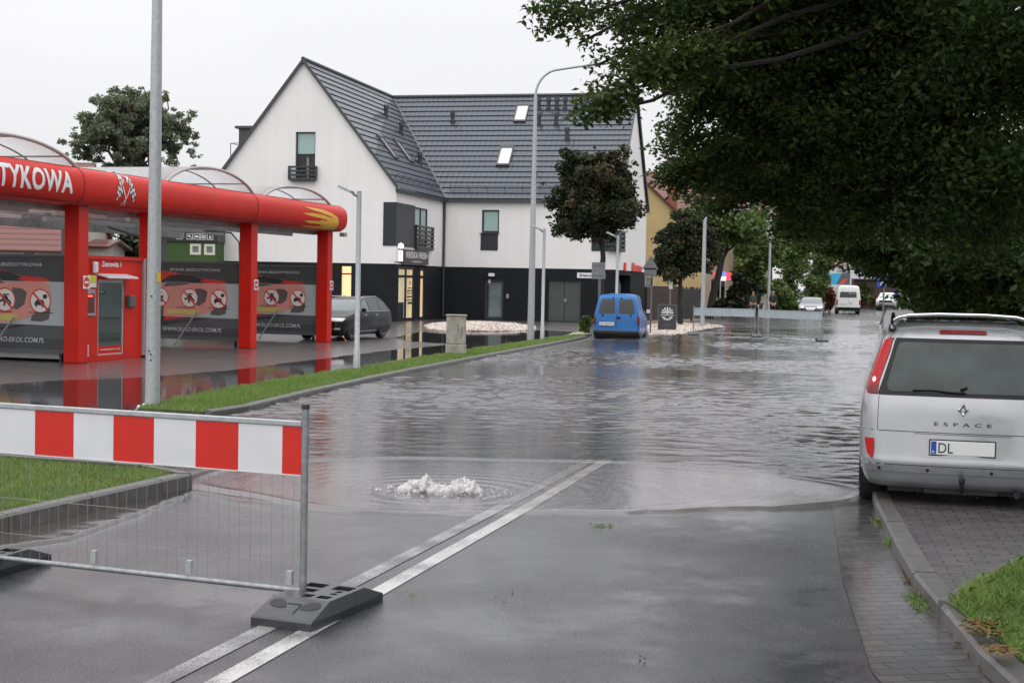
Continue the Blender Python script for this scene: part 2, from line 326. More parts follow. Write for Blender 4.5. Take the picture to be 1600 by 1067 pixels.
# gutter of setts on the right
GE = [(1.70, 3.0), (1.83, 6.96), (2.2, 9.16), (2.8, 12.1), (4.0, 16.5), (6.0, 24)]
paver_mat('gutter_setts', -.2, .22, .11, (.075,.072,.07), (.05,.05,.052), (.015,.015,.015), coat=1)
gut = [(2.0,-1), (1.6,-1)][::-1] 
gpts = [(1.6, -1)] + GE + [(6.5, 23.9)] + [(5.2,20), (3.23,12.5), (2.63,9.2), (2.37,6.86), (2.28,4.5), (2.15,2), (2.1,-1)]
sheet('gutter', gpts, .004, MT['gutter_setts'])
paver_mat('pavement_blocks', .2, .2, .1, (.085,.078,.075), (.055,.052,.053), (.018,.018,.018), coat=.35, ms=.014)
side = [(p[0]+.14, p[1]) for p in [(2.1,-3)]+RK]
sheet('pavement', side + [(90, 240), (90, -3)], .094, MT['pavement_blocks'])
sheet('turf', [(RK[0][0]+4.6,-3)]+[(p[0]+4.6+.03*p[1], p[1]) for p in RK]+[(200,240),(200,-3)], .102, M('turf_far', (.045,.062,.025), .8, nscale=1.2, namt=.4, bscale=20, bstr=.5))
def kerb(name, pts, wd, z0, z1, seg=1.0, side=1, label=None):
    """separate stones with fine joints, in one sheet of kerb"""
    P = [Vector((p[0], p[1], 0)) for p in pts]; L = [0]
    for a, b in zip(P, P[1:]): L.append(L[-1]+(b-a).length)
    def at(s):
        s = max(0, min(L[-1], s))
        for i in range(len(P)-1):
            if s <= L[i+1]: t = (s-L[i])/(L[i+1]-L[i]); return P[i].lerp(P[i+1], t), (P[i+1]-P[i]).normalized()
    mb = MB(); s = 0; rnd = random.Random(3)
    while s < L[-1]-.05:
        e = min(L[-1], s+seg-.008); a, d = at(s); b, d2 = at(e); n = Vector((d.y, -d.x, 0))*side; n2 = Vector((d2.y, -d2.x, 0))*side; dz = rnd.uniform(-.003, .003)
        ch = .02; q = []
        for p, nn in ((a, n), (b, n2)):
            q.append([p+Vector((0,0,z0)), p+Vector((0,0,z1-ch+dz)), p+nn*ch+Vector((0,0,z1+dz)), p+nn*wd+Vector((0,0,z1+dz)), p+nn*wd+Vector((0,0,z0))])
        for i in range(5): j = (i+1) % 5; mb.face([q[0][i], q[0][j], q[1][j], q[1][i]])
        mb.face(q[0]); mb.face(q[1][::-1]); s += seg
    o = mb.build(name, MT['kerb']); o['kind'] = 'structure'; return o
kerb('kerb', [(2.1,-1)]+RK[:8], .14, -.1, .105, 1.0, 1)
# lane lines
def stripe(mb, pts, wd, z=.004):
    for (a, b) in zip(pts, pts[1:]):
        a, b = Vector((a[0], a[1], 0)), Vector((b[0], b[1], 0)); d = (b-a).normalized(); n = Vector((d.y, -d.x, 0))*wd/2
        mb.face([a-n+Vector((0,0,z)), a+n+Vector((0,0,z)), b+n+Vector((0,0,z)), b-n+Vector((0,0,z))])
def gx(px, py): p = G(px, py); return (p.x, p.y)
mb = MB(); 
R1 = [gx(352,1060), gx(489,983), gx(638,898), gx(815,798), gx(905,744)]
L1 = [gx(248,1066), gx(412,983), gx(595,889), gx(752,808), gx(850,757)]
def ext(l, k=1.0):
    a, b = Vector(l[0]), Vector(l[1]); c, d = Vector(l[-2]), Vector(l[-1])
    return [tuple(a+(a-b).normalized()*4*k)] + l + [tuple(d+(d-c).normalized()*25*k)]
for l, mt in ((R1, 'paint'), (L1, 'paint_worn')): mb = MB(); stripe(mb, ext(l), .118); o = mb.build('lane_marking', MT[mt]); o['kind'] = 'structure'
# ------------------------------------------------------------ flood water and puddle
def inpoly(x, y, poly):
    c = np.zeros(x.shape, bool); n = len(poly); j = n-1
    for i in range(n):
        xi, yi = poly[i][:2]; xj, yj = poly[j][:2]
        if yi != yj:
            k = ((yi > y) != (yj > y)) & (x < (xj-xi)*(y-yi)/(yj-yi)+xi); c ^= k
        j = i
    return c
def vnoise(x, y, sc, seed=0):
    """cheap smooth value noise in numpy"""
    rs = np.random.RandomState(seed); T = rs.rand(256, 256); X = x*sc+1000; Y = y*sc+1000
    xi = np.floor(X).astype(int); yi = np.floor(Y).astype(int); fx = X-xi; fy = Y-yi; fx = fx*fx*(3-2*fx); fy = fy*fy*(3-2*fy)
    g = lambda a, b: T[a % 256, b % 256]
    return (g(xi,yi)*(1-fx)+g(xi+1,yi)*fx)*(1-fy)+(g(xi,yi+1)*(1-fx)+g(xi+1,yi+1)*fx)*fy
FOAM = G(688, 772)
def water(name, poly, z, mat, x0, x1, ys, nx, ampf, label, heightf=None):
    X, Y = np.meshgrid(np.linspace(0, 1, nx), ys, indexing='xy')
    X = x0(Y) + (x1(Y)-x0(Y))*X
    ins = inpoly(X, Y, poly)
    a, d = ampf(X, Y); H = np.zeros_like(X) if heightf is None else heightf(X, Y)
    V = np.stack([X.ravel(), Y.ravel(), (z+H).ravel()], 1); ny = len(ys)
    idx = np.arange(ny*nx).reshape(ny, nx)
    F = np.stack([idx[:-1,:-1], idx[:-1,1:], idx[1:,1:], idx[1:,:-1]], -1).reshape(-1, 4)
    keep = (ins[:-1,:-1] & ins[:-1,1:] & ins[1:,1:] & ins[1:,:-1]).ravel(); F = F[keep]
    used = np.unique(F); remap = -np.ones(len(V), int); remap[used] = np.arange(len(used)); V = V[used]; F = remap[F]
    o = npmesh(name, V, F, mat, tint=a.ravel()[used]); at = o.data.attributes.new('deep', 'FLOAT', 'POINT'); at.data.foreach_set('value', d.ravel()[used].astype(np.float32))
    o.data.polygons.foreach_set('use_smooth', [True]*len(o.data.polygons)); o['kind'] = 'structure'; return o
water_mat('flood_water', .12); water_mat('calm_water', .05, True)
EC = ((G(820,762)).x, (G(820,762)).y); ERX, ERY = 3.05, 1.75
EC = (0.12, 13.15)
def edist(X, Y):
    wob = (vnoise(X, Y, .9, 4)-.5)*.16
    return np.sqrt(((X-EC[0])/ERX)**2+((Y-EC[1])/ERY)**2)+wob
def road_amp(X, Y):
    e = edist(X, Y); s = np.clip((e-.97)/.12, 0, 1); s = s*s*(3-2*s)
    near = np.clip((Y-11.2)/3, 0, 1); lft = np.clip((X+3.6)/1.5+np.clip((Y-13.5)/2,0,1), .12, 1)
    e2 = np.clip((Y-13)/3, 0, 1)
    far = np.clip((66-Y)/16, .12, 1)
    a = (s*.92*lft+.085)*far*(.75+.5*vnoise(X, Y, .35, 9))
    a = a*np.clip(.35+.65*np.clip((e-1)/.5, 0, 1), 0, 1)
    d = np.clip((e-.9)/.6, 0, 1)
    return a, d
def road_h(X, Y):
    e = edist(X, Y); r = np.hypot(X-FOAM.x, (Y-FOAM.y))
    ring = .010*np.exp(-((e-1.0)/.022)**2) - .006*np.exp(-((e-1.05)/.03)**2)
    rip = .0060*np.sin(r*30+.5*vnoise(X,Y,2,8))*np.exp(-r*1.1)*np.clip(1.15-e, 0, 1)
    rip += .0016*np.sin(e*70+vnoise(X,Y,3,2)*5)*np.clip(1-e, 0, .5)*2*np.exp(-((e-.85)/.15)**2)
    rw = np.random.RandomState(12); W = np.zeros_like(X); wx = X+.35*vnoise(X, Y, .8, 21); wy = Y+.35*vnoise(X, Y, .7, 22)
    for i in range(80):
        lam = .16*(1.5/.16)**(rw.rand()**1.25); th = rw.normal(0, .55)+math.pi/2; k = 2*math.pi/lam
        W += (.0215/k)*np.sin(k*(wx*math.cos(th)+wy*math.sin(th))+rw.rand()*6.28)*(.35 if lam > .7 else 1)*.85
    A_ = road_amp(X, Y)[0]*(.05+1.75*vnoise(X, Y, .26, 31)**1.3)*(.6+.7*vnoise(X, Y, 1.1, 32))
    ye = np.interp(X, NEX, NEY)+(vnoise(X, Y*0, 2.2, 41)-.5)*.16+(vnoise(X, Y*0, 7, 42)-.5)*.05; dd = Y-ye
    return ring+rip+W*A_*.95-np.clip((.07-dd)/.14, 0, 1)*.034
NE_ = gp((-60,885),(0,862),(110,846),(220,806),(300,772),(400,786),(480,800),(640,806),(810,805),(985,803),(1130,798),(1290,794),(1365,790)); NEX = [p.x for p in NE_]; NEY = [p.y for p in NE_]
near_edge = gp((-60,925),(0,905),(110,885),(220,845),(300,805),(400,815),(480,825),(640,830),(810,830),(985,828),(1130,824),(1290,820),(1365,816))
wpoly = [(p.x, p.y) for p in near_edge] + [(3.26,11.9),(3.3,12.5), (5.25,20), (12.05,46)] + [(16.2,58),(17,63)] + [gx(1330,502), gx(1240,500), gx(1180,505), gx(1100,512), gx(1040,522), gx(1010,530)] + [(3.0,49.6)] + [SK[6],SK[5],SK[4],SK[3],SK[2],SK[1],SK[0]] + [gx(210,690), gx(-60,720)]
yy = np.concatenate([np.arange(9.2, 22, .03), np.arange(22, 45, .05), np.arange(45, 66, .085)])
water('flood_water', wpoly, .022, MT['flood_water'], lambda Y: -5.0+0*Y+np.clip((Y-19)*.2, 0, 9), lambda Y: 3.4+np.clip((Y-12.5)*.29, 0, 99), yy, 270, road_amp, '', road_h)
ppoly = [gx(-80,700), gx(-80,607), gx(0,600), gx(100,594), gx(215,590), gx(350,579), gx(480,563), gx(600,548), gx(704,538), gx(640,534), gx(612,528), gx(650,519), gx(850,516), gx(905,519), gx(915,525), gx(880,531), gx(760,553), gx(560,588), gx(400,616), gx(262,640), gx(330,648), gx(210,690)]
def calm_amp(X, Y): return .3+.9*vnoise(X, Y, .25, 3), .55+0*X
water('puddle', ppoly, .010, MT['calm_water'], lambda Y: -.36*Y-2, lambda Y: 4+0*Y, np.geomspace(14, 66, 260), 200, calm_amp, '')
# thin wet film patches further up the street
def film(name, pts):
    mb = MB(); mb.face([(p[0], p[1], .008) for p in pts]); o = mb.build(name, MT['calm_water']); o['kind'] = 'structure'; return o
film('puddle', [gx(1290,493), gx(1375,493.5), gx(1392,497), gx(1375,502), gx(1300,498)])
film('puddle', [gx(1385,505), gx(1400,520), gx(1372,518), gx(1330,511)])
# ------------------------------------------------------------ grass strips
M('turf', (.06,.075,.03), .8, nscale=6, namt=.4, bscale=30, bstr=.5)
leafmat('grass_blades', (.08,.15,.028), (.16,.28,.055), (.36,.40,.15), .35)
leafmat('grass_far', (.13,.22,.045), (.20,.33,.075), (.36,.42,.18), .35)
def raised(name, pts, z, mat, zb=-.05):
    mb = MB(); mb.prism([(p[0], p[1]) for p in pts], zb, z); o = mb.build(name, mat); o['kind'] = 'structure'; return o
def grass(name, poly, n, z, hmin, hmax, wd, mat, seed=1, lean=.6, dens=None):
    rs = np.random.RandomState(seed); P = np.array([(p[0], p[1]) for p in poly]); lo, hi = P.min(0), P.max(0); out = []
    while sum(len(o) for o in out) < n:
        q = lo+(hi-lo)*rs.rand(n*2, 2); k = inpoly(q[:,0], q[:,1], poly); q = q[k]
        if dens is not None: q = q[rs.rand(len(q)) < dens(q[:,0], q[:,1])]
        out.append(q)
    q = np.concatenate(out)[:n]; cl = vnoise(q[:,0], q[:,1], 2.2, seed+5)
    h = (hmin+(hmax-hmin)*rs.rand(n)**1.5)*(.55+.9*cl); a = rs.rand(n)*2*np.pi; b = rs.rand(n)*2*np.pi; ln = lean*h*rs.rand(n)
    dx, dy = np.cos(a)*wd, np.sin(a)*wd; mxx, myy = np.cos(b)*ln, np.sin(b)*ln
    zz = np.full(n, z-.005)
    V = np.stack([np.stack([q[:,0]-dx, q[:,1]-dy, zz],1), np.stack([q[:,0]+dx, q[:,1]+dy, zz],1),
                  np.stack([q[:,0]+dx*.7+mxx*.35, q[:,1]+dy*.7+myy*.35, zz+h*.6],1), np.stack([q[:,0]+mxx, q[:,1]+myy, zz+h*(1-.25*rs.rand(n))],1), np.stack([q[:,0]-dx*.7+mxx*.35, q[:,1]-dy*.7+myy*.35, zz+h*.6],1)], 1).reshape(-1, 3)
    F = np.arange(n*5).reshape(n, 5); t = np.clip(rs.rand(n)*.55+cl*.45+(rs.rand(n) > .93)*.5, 0, 1)
    o = npmesh(name, V, F, mat, tint=np.repeat(t, 5)); tag(o, kind='stuff'); return o
# near verge, left
vk = [gx(-150,870), gx(0,838), gx(100,813), gx(200,789), gx(300,764)]
vk = [(G(-150,872).x, G(-150,872).y), gx(0,838), gx(300,765)]
vtop = [gx(306,752), gx(292,733), gx(-160,668)]
kerb('kerb', [vk[0], vk[1], vk[2]], .13, -.12, .15, 1.0, -1)
kerb('kerb', [vk[2], (vk[2][0]-.25, vk[2][1]+.42), (vk[2][0]-3.5, vk[2][1]+1.5)], .12, -.12, .16, .8, -1)
def inset(p, dx, dy): return (p[0]+dx, p[1]+dy)
vg = [inset(vk[0], -.12, .05), inset(vk[1], -.12, .05), inset(vk[2], -.15, .02), (vk[2][0]-.38, vk[2][1]+.36), (vk[2][0]-3.5, vk[2][1]+1.4), (vk[0][0]-3, vk[0][1]+1.6)]
raised('verge', vg, .13, MT['turf'])
grass('verge_grass', vg, 52000, .13, .02, .055, .0028, MT['grass_blades'], 2)
# long strip between the yard and the street
def gz(px, py, z): p = G(px, py, z); return (p.x, p.y)
back = [gx(918,524), gx(880,528), gx(760,546), gx(600,573), gx(500,590), gx(400,606), gx(300,625), gx(215,645)]
sg = [inset(p, -.12, .03) for p in SK] + back
kerb('kerb', SK, .11, -.1, .10, 1.0, -1)
raised('grass_strip', sg, .07, MT['turf'])
grass('strip_grass', sg, 60000, .07, .03, .075, .006, MT['grass_far'], 5, dens=lambda x, y: np.clip(1.1-(y-19)/50, .3, 1))
# verge, right foreground
rv = [gz(1478,935,.1), gz(1530,905,.1), gz(1604,872,.1), (6.5,12.5), (9,3), (2.45,3), (2.52,6.9)]
rv = [gz(1482,945,.1), gz(1530,910,.1), gz(1620,868,.1), (8.5,12.8), (9,2), (2.42,2), (2.53,6.9)]
raised('verge', rv, .115, MT['turf'])
kerb('kerb', [gz(1482,945,.1), gz(1530,910,.1), gz(1620,868,.1), (8.5,12.8)], .06, 0, .125, 1.0, -1)
grass('verge_grass', [inset(p, .0, .0) for p in rv[:3]]+[(4.6,10.5),(4.6,5.5),(2.42,5.5),(2.53,6.9)], 52000, .115, .03, .085, .0025, MT['grass_blades'], 8, lean=1.3)
# weeds and leaf litter along the gutter
rs = random.Random(5)
leafmat('litter', (.10,.045,.015), (.16,.09,.03), (.12,.13,.03), .1)
def litter(name, centres, n, sp, size, mat, z=.01, seed=1):
    r = np.random.RandomState(seed); c = np.array([centres[i] for i in r.randint(0, len(centres), n)])[:, :2]; q = c+r.randn(n, 2)*sp
    a = r.rand(n)*6.28; s = size*(.5+r.rand(n)); V = []
    for k, (du, dv, dz) in enumerate(((1,0,0),(0,.6,.3),(-1,0,.1),(0,-.6,.25))):
        V.append(np.stack([q[:,0]+(np.cos(a)*du-np.sin(a)*dv)*s, q[:,1]+(np.sin(a)*du+np.cos(a)*dv)*s, z+np.abs(r.rand(n)*.012)+dz*s*r.rand(n)], 1))
    V = np.stack(V, 1).reshape(-1, 3); return tag(npmesh(name, V, np.arange(n*4).reshape(n, 4), mat, tint=np.repeat(r.rand(n), 4)), kind='stuff')
lc = [gx(x, y) for x, y in ((1545,1050),(1530,1030),(1515,1010),(1500,990),(1480,965),(1470,945),(1440,925),(1430,910))]
litter('leaf_litter', lc, 420, .035, .016, MT['litter'], .012, 2)
litter('leaf_litter', [gz(1535,1000,.12), gz(1560,1030,.12), gz(1525,985,.12)], 260, .05, .02, MT['litter'], .16, 4)
for c, n in ((gx(1374,818), 110), (gx(1392,850), 90), (gx(1425,935), 110), (gx(1440,950), 60)):
    grass('weeds', [(c[0]-.06,c[1]-.12),(c[0]+.05,c[1]-.12),(c[0]+.07,c[1]+.1),(c[0]-.04,c[1]+.1)], n, .0, .02, .07, .004, MT['grass_blades'], n, lean=1.5)
c = gx(942, 822)
litter('leaf_scrap', [(c[0]-.04,c[1]), (c[0]+.04,c[1]+.02), c], 60, .022, .014, MT['grass_blades'], .006, 7)
litter('road_debris', [gx(651,932), gx(784,938), gx(423,932), gx(803,925), gx(973,853), gx(1005,1030), gx(1240,1000)], 14, .02, .012, MT['litter'], .006, 3)
# ------------------------------------------------------------ upwelling water
def bubbling():
    r = thing('water_upwelling', 'white foaming water bubbling up from a flooded manhole beside the double line', 'bubbling water', (FOAM.x, FOAM.y, .02))
    m = M('foam', (.80,.79,.78), .25, coat=.6, coatr=.1, nscale=60, col2=(.50,.49,.48), bscale=110, bstr=.8, bdist=.008)
    nt = m.node_tree; ou = nt.nodes['Material Output']; t_ = N(nt, 'ShaderNodeBsdfTransparent'); x_ = N(nt, 'ShaderNodeMixShader'); x_.inputs[0].default_value = .24; nt.links.new(nt.nodes['Principled BSDF'].outputs[0], x_.inputs[1]); nt.links.new(t_.outputs[0], x_.inputs[2]); nt.links.new(x_.outputs[0], ou.inputs[0])
    V = []; rs = np.random.RandomState(4); bm = bmesh.new()
    heads = [(-.21,.0,.11,.10), (-.13,.03,.135,.10), (-.27,0,.08,.07), (.19,.02,.14,.10), (.26,.0,.11,.09), (.12,.0,.09,.08), (.0,-.02,.045,.09), (-.05,.02,.06,.08), (.05,-.03,.04,.06), (.31,.0,.05,.05), (-.33,0,.04,.05), (.22,.08,.1,.09), (-.17,.1,.09,.1)]
    for hx, hy, hz, hr in heads:
        for k in range(60):
            a = rs.rand()*6.28; q = rs.rand()**.6*1.1; x, y = hx+math.cos(a)*hr*q, hy+math.sin(a)*hr*q*1.0
            z = hz*.74*(1-q**2*.8)*(.75+.4*rs.rand()); s = .012+.017*rs.rand()**1.5
            ret = bmesh.ops.create_icosphere(bm, subdivisions=1, radius=s, matrix=Matrix.Translation((x, y, z))@Matrix.Diagonal((1, 1, 1.2+rs.rand(), 1)))
        ret = bmesh.ops.create_icosphere(bm, subdivisions=2, radius=hr*.75, matrix=Matrix.Translation((hx, hy, 0))@Matrix.Diagonal((1, 1, hz/hr*.85, 1)))
    for v in bm.verts:
        n_ = mnoise.noise_vector(v.co*28); v.co += n_*.006
    me = bpy.data.meshes.new('foam'); bm.to_mesh(me); bm.free(); me.materials.append(m)
    me.polygons.foreach_set('use_smooth', [True]*len(me.polygons))
    o = bpy.data.objects.new('foam', me); C.objects.link(o); o.parent = r
    k = o.modifiers.new('r', 'REMESH'); k.mode = 'VOXEL'; k.voxel_size = .0065; k.use_smooth_shade = True
    bm = bmesh.new()
    for k in range(160):
        a = rs.rand()*6.28; q = .3+.25*rs.rand(); x, y = math.cos(a)*q*1.25, math.sin(a)*q*.8
        bmesh.ops.create_icosphere(bm, subdivisions=1, radius=.004+.010*rs.rand()**2, matrix=Matrix.Translation((x, y, .004+.03*rs.rand()**3)))
    me = bpy.data.meshes.new('droplets'); bm.to_mesh(me); bm.free(); me.materials.append(m)
    o = bpy.data.objects.new('droplets', me); C.objects.link(o); o.parent = r; o['kind'] = 'stuff'
bubbling()
# ------------------------------------------------------------ shared materials
M('galv', (.30,.32,.33), .45, metal=.7, nscale=25, namt=.25)
M('galv_pale', (.42,.45,.46), .5, metal=.35, nscale=18, namt=.15)
M('sign_red', (.60,.016,.006), .35, nscale=3, namt=.06, coat=.2)
M('sign_white', (.68,.69,.71), .4, nscale=4, namt=.05)
M('board_back', (.40,.46,.49), .45, nscale=5, namt=.1)
M('rubber', (.028,.03,.031), .42, nscale=14, namt=.4, bscale=90, bstr=.35, bdist=.004, coat=.35, coatr=.3)
M('black', (.012,.012,.013), .45)
M('dark_plastic', (.02,.02,.022), .35)
M('wire', (.30,.31,.31), .45, metal=.5)
# ------------------------------------------------------------ barriers
def barrier(label, P0, P1, striped=True, post0=True, post1=True, group='road barriers of striped board and wire mesh'):
    P0, P1 = Vector((P0[0], P0[1], 0)), Vector((P1[0], P1[1], 0)); d = P1-P0; L = d.length
    r = thing('road_barrier', label, 'barrier', P0, math.atan2(d.y, d.x), group)
    zt, zb = 1.075, .118; s = .02
    def B(n, fn, m, par=r, sm=True, **k):
        mb = MB(); fn(mb); return mb.build(n, m, par, smooth=sm, world=False, **k)
    for x, on in ((0, post0), (L, post1)):
        if on:
            p = B('post', lambda mb: mb.tube([(x,0,.02),(x,0,1.165)], .021, 16), MT['galv'])
            B('cap', lambda mb: mb.lathe([(.0,1.19),(.020,1.19),(.0235,1.183),(.0235,1.163),(.0,1.163)], 14, c=(x,0,0)), MT['black'], p)
            B('bolt', lambda mb: mb.lathe([(0,-.028),(.006,-.028),(.006,-.02),(0,-.02)], 8, axis='y', c=(x,0,1.14)), MT['black'], p)
    B('top_rail', lambda mb: mb.box(.02, L-.02, -.015, .015, zt-.014, zt+.018), MT['galv_pale'], bevel=.005, sm=False)
    if striped:
        for x in np.arange(.16, L, .52):
            for q in (0,.045): B('rivet', lambda mb: mb.lathe([(0,-.0175),(.0055,-.0175),(.0055,-.015),(0,-.015)], 8, axis='y', c=(x+q,0,zt+.002)), MT['black'])
    B('bottom_rail', lambda mb: mb.tube([(.01,0,zb),(L-.01,0,zb)], .0165, 12), MT['galv'])
    z0, z1 = .785, zt-.016
    mb = MB(); 
    if striped:
        x = .145; col = 0; xs = [.02, x]
        while xs[-1] < L-.02: xs.append(min(L-.02, xs[-1]+.291))
        for i, (a, b) in enumerate(zip(xs, xs[1:])):
            mb.mi = 0 if i % 2 == 0 else 1; mb.box(a, b, -.006, .006, z0, z1)
    else:
        mb.mi = 0; mb.box(.02, L-.02, -.006, .006, z0, z1)
    bd = mb.build('board', [MT['sign_red'], MT['sign_white']] if striped else MT['board_back'], r, world=False)
    if striped:
        mb = MB(); mb.box(.02, L-.02, -.0085, .0085, z0-.006, z0); mb.build('board_edge', MT['sign_white'], bd, world=False)
        for x in (.06, .80, .86, 1.25, 1.6): 
            for zz in (z0+.04, z1-.04): mb = MB(); disc(mb, x, zz, .004, -.0075, 8); mb.build('screw', MT['galv'], bd, world=False)
    wr = .0013 if striped else .004
    def mesh(mb):
        for x in np.arange(.068, L-.02, .0715): mb.tube([(x,0,zb),(x,0,z0)], wr, 5)
        for zz in (.50, .278): mb.tube([(.02,-.004,zz),(L-.02,-.004,zz)], wr*1.25, 5)
    B('wire_mesh', mesh, MT['wire'])
    for x in (.09, .77, 1.45, L-.09):
        def br(mb):
            mb.box(x-.018, x-.013, -.02, .008, .15, .225); mb.box(x+.013, x+.018, -.02, .008, .15, .225); mb.box(x-.013, x+.013, .003, .008, .15, .225); mb.box(x-.013,x+.013,-.02,.003,.218,.225)
        B('bracket', br, MT['galv_pale'], sm=False)
    return r
def rubber_foot(label, c, ang, detail=True, z=0.0, leaf=False):
    r = thing('barrier_foot', label, 'barrier foot', (c[0], c[1], z), ang, 'rubber feet that hold the road barriers')
    LH, WH, H = .42, .20, .125
    mb = MB()
    # profile along length (x): low ends, sloped shoulders, flat top with openings
    hl = .20
    holes = [(-.17,-.04,-.15,-.02)] if False else []
    top = [(-.16,-.09,-.14,-.06),(-.16,-.09,-.03,.03),(.07,.17,-.15,-.03),(-.05,-.01,-.13,-.09),(.01,.05,-.13,-.09),(-.04,.04,.02,.12),(.08,.18,.03,.16)] if detail else [(-.1,.1,-.1,.1)]
    F = Matrix.Translation((0,0,H)) @ Matrix.Rotation(rad(90), 4, 'X')   # xz plane -> xy plane
    sub = MB(Matrix.Translation((0,0,H)) @ Matrix(((1,0,0,0),(0,0,1,0),(0,-1,0,0),(0,0,0,1))))
    wall(sub, -hl, hl, -WH+.02, WH-.02, top, .075); mb.v = sub.v; mb.f = sub.f; mb.m = sub.m
    for h in top: mb.face([(h[0],h[2],H-.075),(h[1],h[2],H-.075),(h[1],h[3],H-.075),(h[0],h[3],H-.075)])
    e, eh = .035, .045
    for s in (-1, 1):
        mb.face([(s*hl,-WH+.02,H),(s*hl,WH-.02,H),(s*(LH-.01),WH-.01,eh+.01),(s*(LH-.01),-WH+.01,eh+.01)])
        mb.face([(s*(LH-.01),-WH+.01,eh+.01),(s*(LH-.01),WH-.01,eh+.01),(s*LH,WH-.01,eh),(s*LH,-WH+.01,eh)])
        mb.face([(s*LH,-WH+.01,eh),(s*LH,WH-.01,eh),(s*LH,WH-.01,.0),(s*LH,-WH+.01,.0)])
        mb.face([(-hl,s*(WH-.02),H),(hl,s*(WH-.02),H),(hl+.03,s*WH,.05),(-hl-.03,s*WH,.05)])
        mb.face([(-hl-.03,s*WH,.05),(hl+.03,s*WH,.05),(LH,s*(WH-.01),.0),(-LH,s*(WH-.01),.0)])
        for q in (-1, 1): mb.face([(q*hl,s*(WH-.02),H),(q*(LH-.01),s*(WH-.01),eh+.01),(q*LH,s*(WH-.01),eh),(q*LH,s*(WH-.01),0),(q*(hl+.03),s*WH,.05)])
    mb.build('base_block', MT['rubber'], r, world=False, bevel=.006 if detail else 0)
    if detail:
        # hand hollows as flat patches with painted shadow, raised label frame, both sloping ends
        for s in (-1, 1):
            def S(t, y, o): # t 0 at top edge, 1 at low edge
                x0, z0, x1, z1 = hl, H, LH-.01, eh+.01; nx, nz = (z0-z1), (x1-x0); k = math.hypot(nx, nz); return (s*(x0+(x1-x0)*t+o*nx/k), y, z0+(z1-z0)*t+o*nz/k)
            for y in (-.1, .1):
                f = MB()
                f.face([S(.40-.27*math.sin(a)*(1 if math.sin(a) > 0 else .5), y+.055*math.cos(a)+(.02 if y > 0 else -.02)*math.sin(a), .002) for a in [2*math.pi*q/18 for q in range(18)]])
                f.build('hollow_shade', M('rubber_shade', (.017,.018,.019), .6), r, world=False)
            f = MB(); 
            for (a, b) in (((.3,-.035),(.3,.05)), ((.3,-.035),(.72,-.035))):
                f.tube([S(a[0],a[1],.001), S(b[0],b[1],.001)], .0035, 6)
            f.build('label_frame', MT['black'], r, world=False)
    return r
ra, rb = G(473,955), AT(-28, 876, 8.82)
L_, R_ = (rb.x, rb.y), (ra.x, ra.y)
bar = barrier('galvanised barrier with red and white striped board, nearest, standing across the left lane', R_, L_)
fa = math.atan2(8.70-7.69, -.93+1.2)
rubber_foot('rubber foot with leaves in its hollow, under the right post of the near striped barrier', (G(499,957).x, G(499,957).y), rad(68))
rubber_foot('black rubber foot at the left end of the near striped barrier', (L_[0]-.01, L_[1]+.08), rad(72))
p = G(503,968)
litter('leaf_litter', [(p.x-.0, p.y-.02)], 26, .014, .008, MT['litter'], .083, 11)
# the two far barriers, seen from behind
f0, f1, f2, f3 = G(1083,524), G(1179,527), G(1184,528), G(1284,534)
barrier('left far barrier showing the grey back of its board, by the gravel bed', (f0.x, f0.y), (f1.x, f1.y), False)
barrier('right far barrier showing the grey back of its board, out in the flooded lane', (f2.x, f2.y), (f3.x, f3.y), False)
for q, lb in ((f0, 'rubber foot under the left end of the two far barriers'), (((f1+f2)/2), 'rubber foot shared where the two far barriers meet'), (f3, 'rubber foot under the right end of the two far barriers')):
    rubber_foot(lb, (q.x, q.y), rad(85), False, z=.02)
# ------------------------------------------------------------ lamps and poles
def lamp_tall(label, base, H, r0, r1, arm=None, group='tall galvanised street lamps', lean=0.0):
    r = thing('street_lamp', label, 'street lamp', base, 0, group)
    mb = MB(); mb.tube([(0,0,0),(lean*.5,0,H*.5),(lean,0,H-.9)], [r0, (r0+r1)/2, r1], 20); mb.build('post', MT['galv_pale'], r, True, world=False)
    if arm:
        ax, ay = arm; path = []
        for k in range(13):
            t = k/12; a = t*math.pi/2*.93; R = .9
            path.append((lean+ax*R*(1-math.cos(a))/1.0*.9, ay*R*(1-math.cos(a))*.9, H-.9+R*math.sin(a)))
        e = path[-1]; path.append((e[0]+ax*.75, e[1]+ay*.75, e[2]+.14)); path.append((e[0]+ax*1.0, e[1]+ay*1.0, e[2]+.17))
        mb = MB(); mb.tube(path, [r1*.8]*len(path), 12); mb.build('arm', MT['galv_pale'], r, True, world=False)
        e = Vector(path[-1]); d = Vector((ax, ay, .12)).normalized(); s = Vector((-ay, ax, 0))
        mb = MB()
        def fn(u, v):
            a = v*2*math.pi; wd = .15*math.sin(math.pi*min(1, .16+u*.8))**.6; hh = .055*math.sin(math.pi*min(1, .2+u*.76))**.6
            return e + d*(u*.85-.05) + s*(math.cos(a)*wd) + Vector((0,0,1))*(math.sin(a)*hh*(1 if math.sin(a) > 0 else .5))
        mb.grid(fn, 10, 14); mb.build('luminaire', M('lamp_grey', (.16,.17,.18), .45), r, True, world=False)
    return r
q = G(238,641)
l1 = lamp_tall('tall galvanised lamp post rising out of the picture behind the near barrier', (q.x, q.y, 0), 9.0, .105, .055, (.9,.45), lean=.02)
mb = MB(); mb.box(-.2,.2,-.2,.2,0.0,.03); 
mb.build('base_plate', MT['galv'], l1, world=False)
for sx_ in (-1,1):
    for sy_ in (-1,1):
        mb = MB(); mb.lathe([(0,.02),(.03,.02),(.03,.07),(.02,.085),(0,.085)], 8, c=(sx_*.15,sy_*.15,0)); mb.build('bolt_cap', MT['sign_white'], l1, world=False)
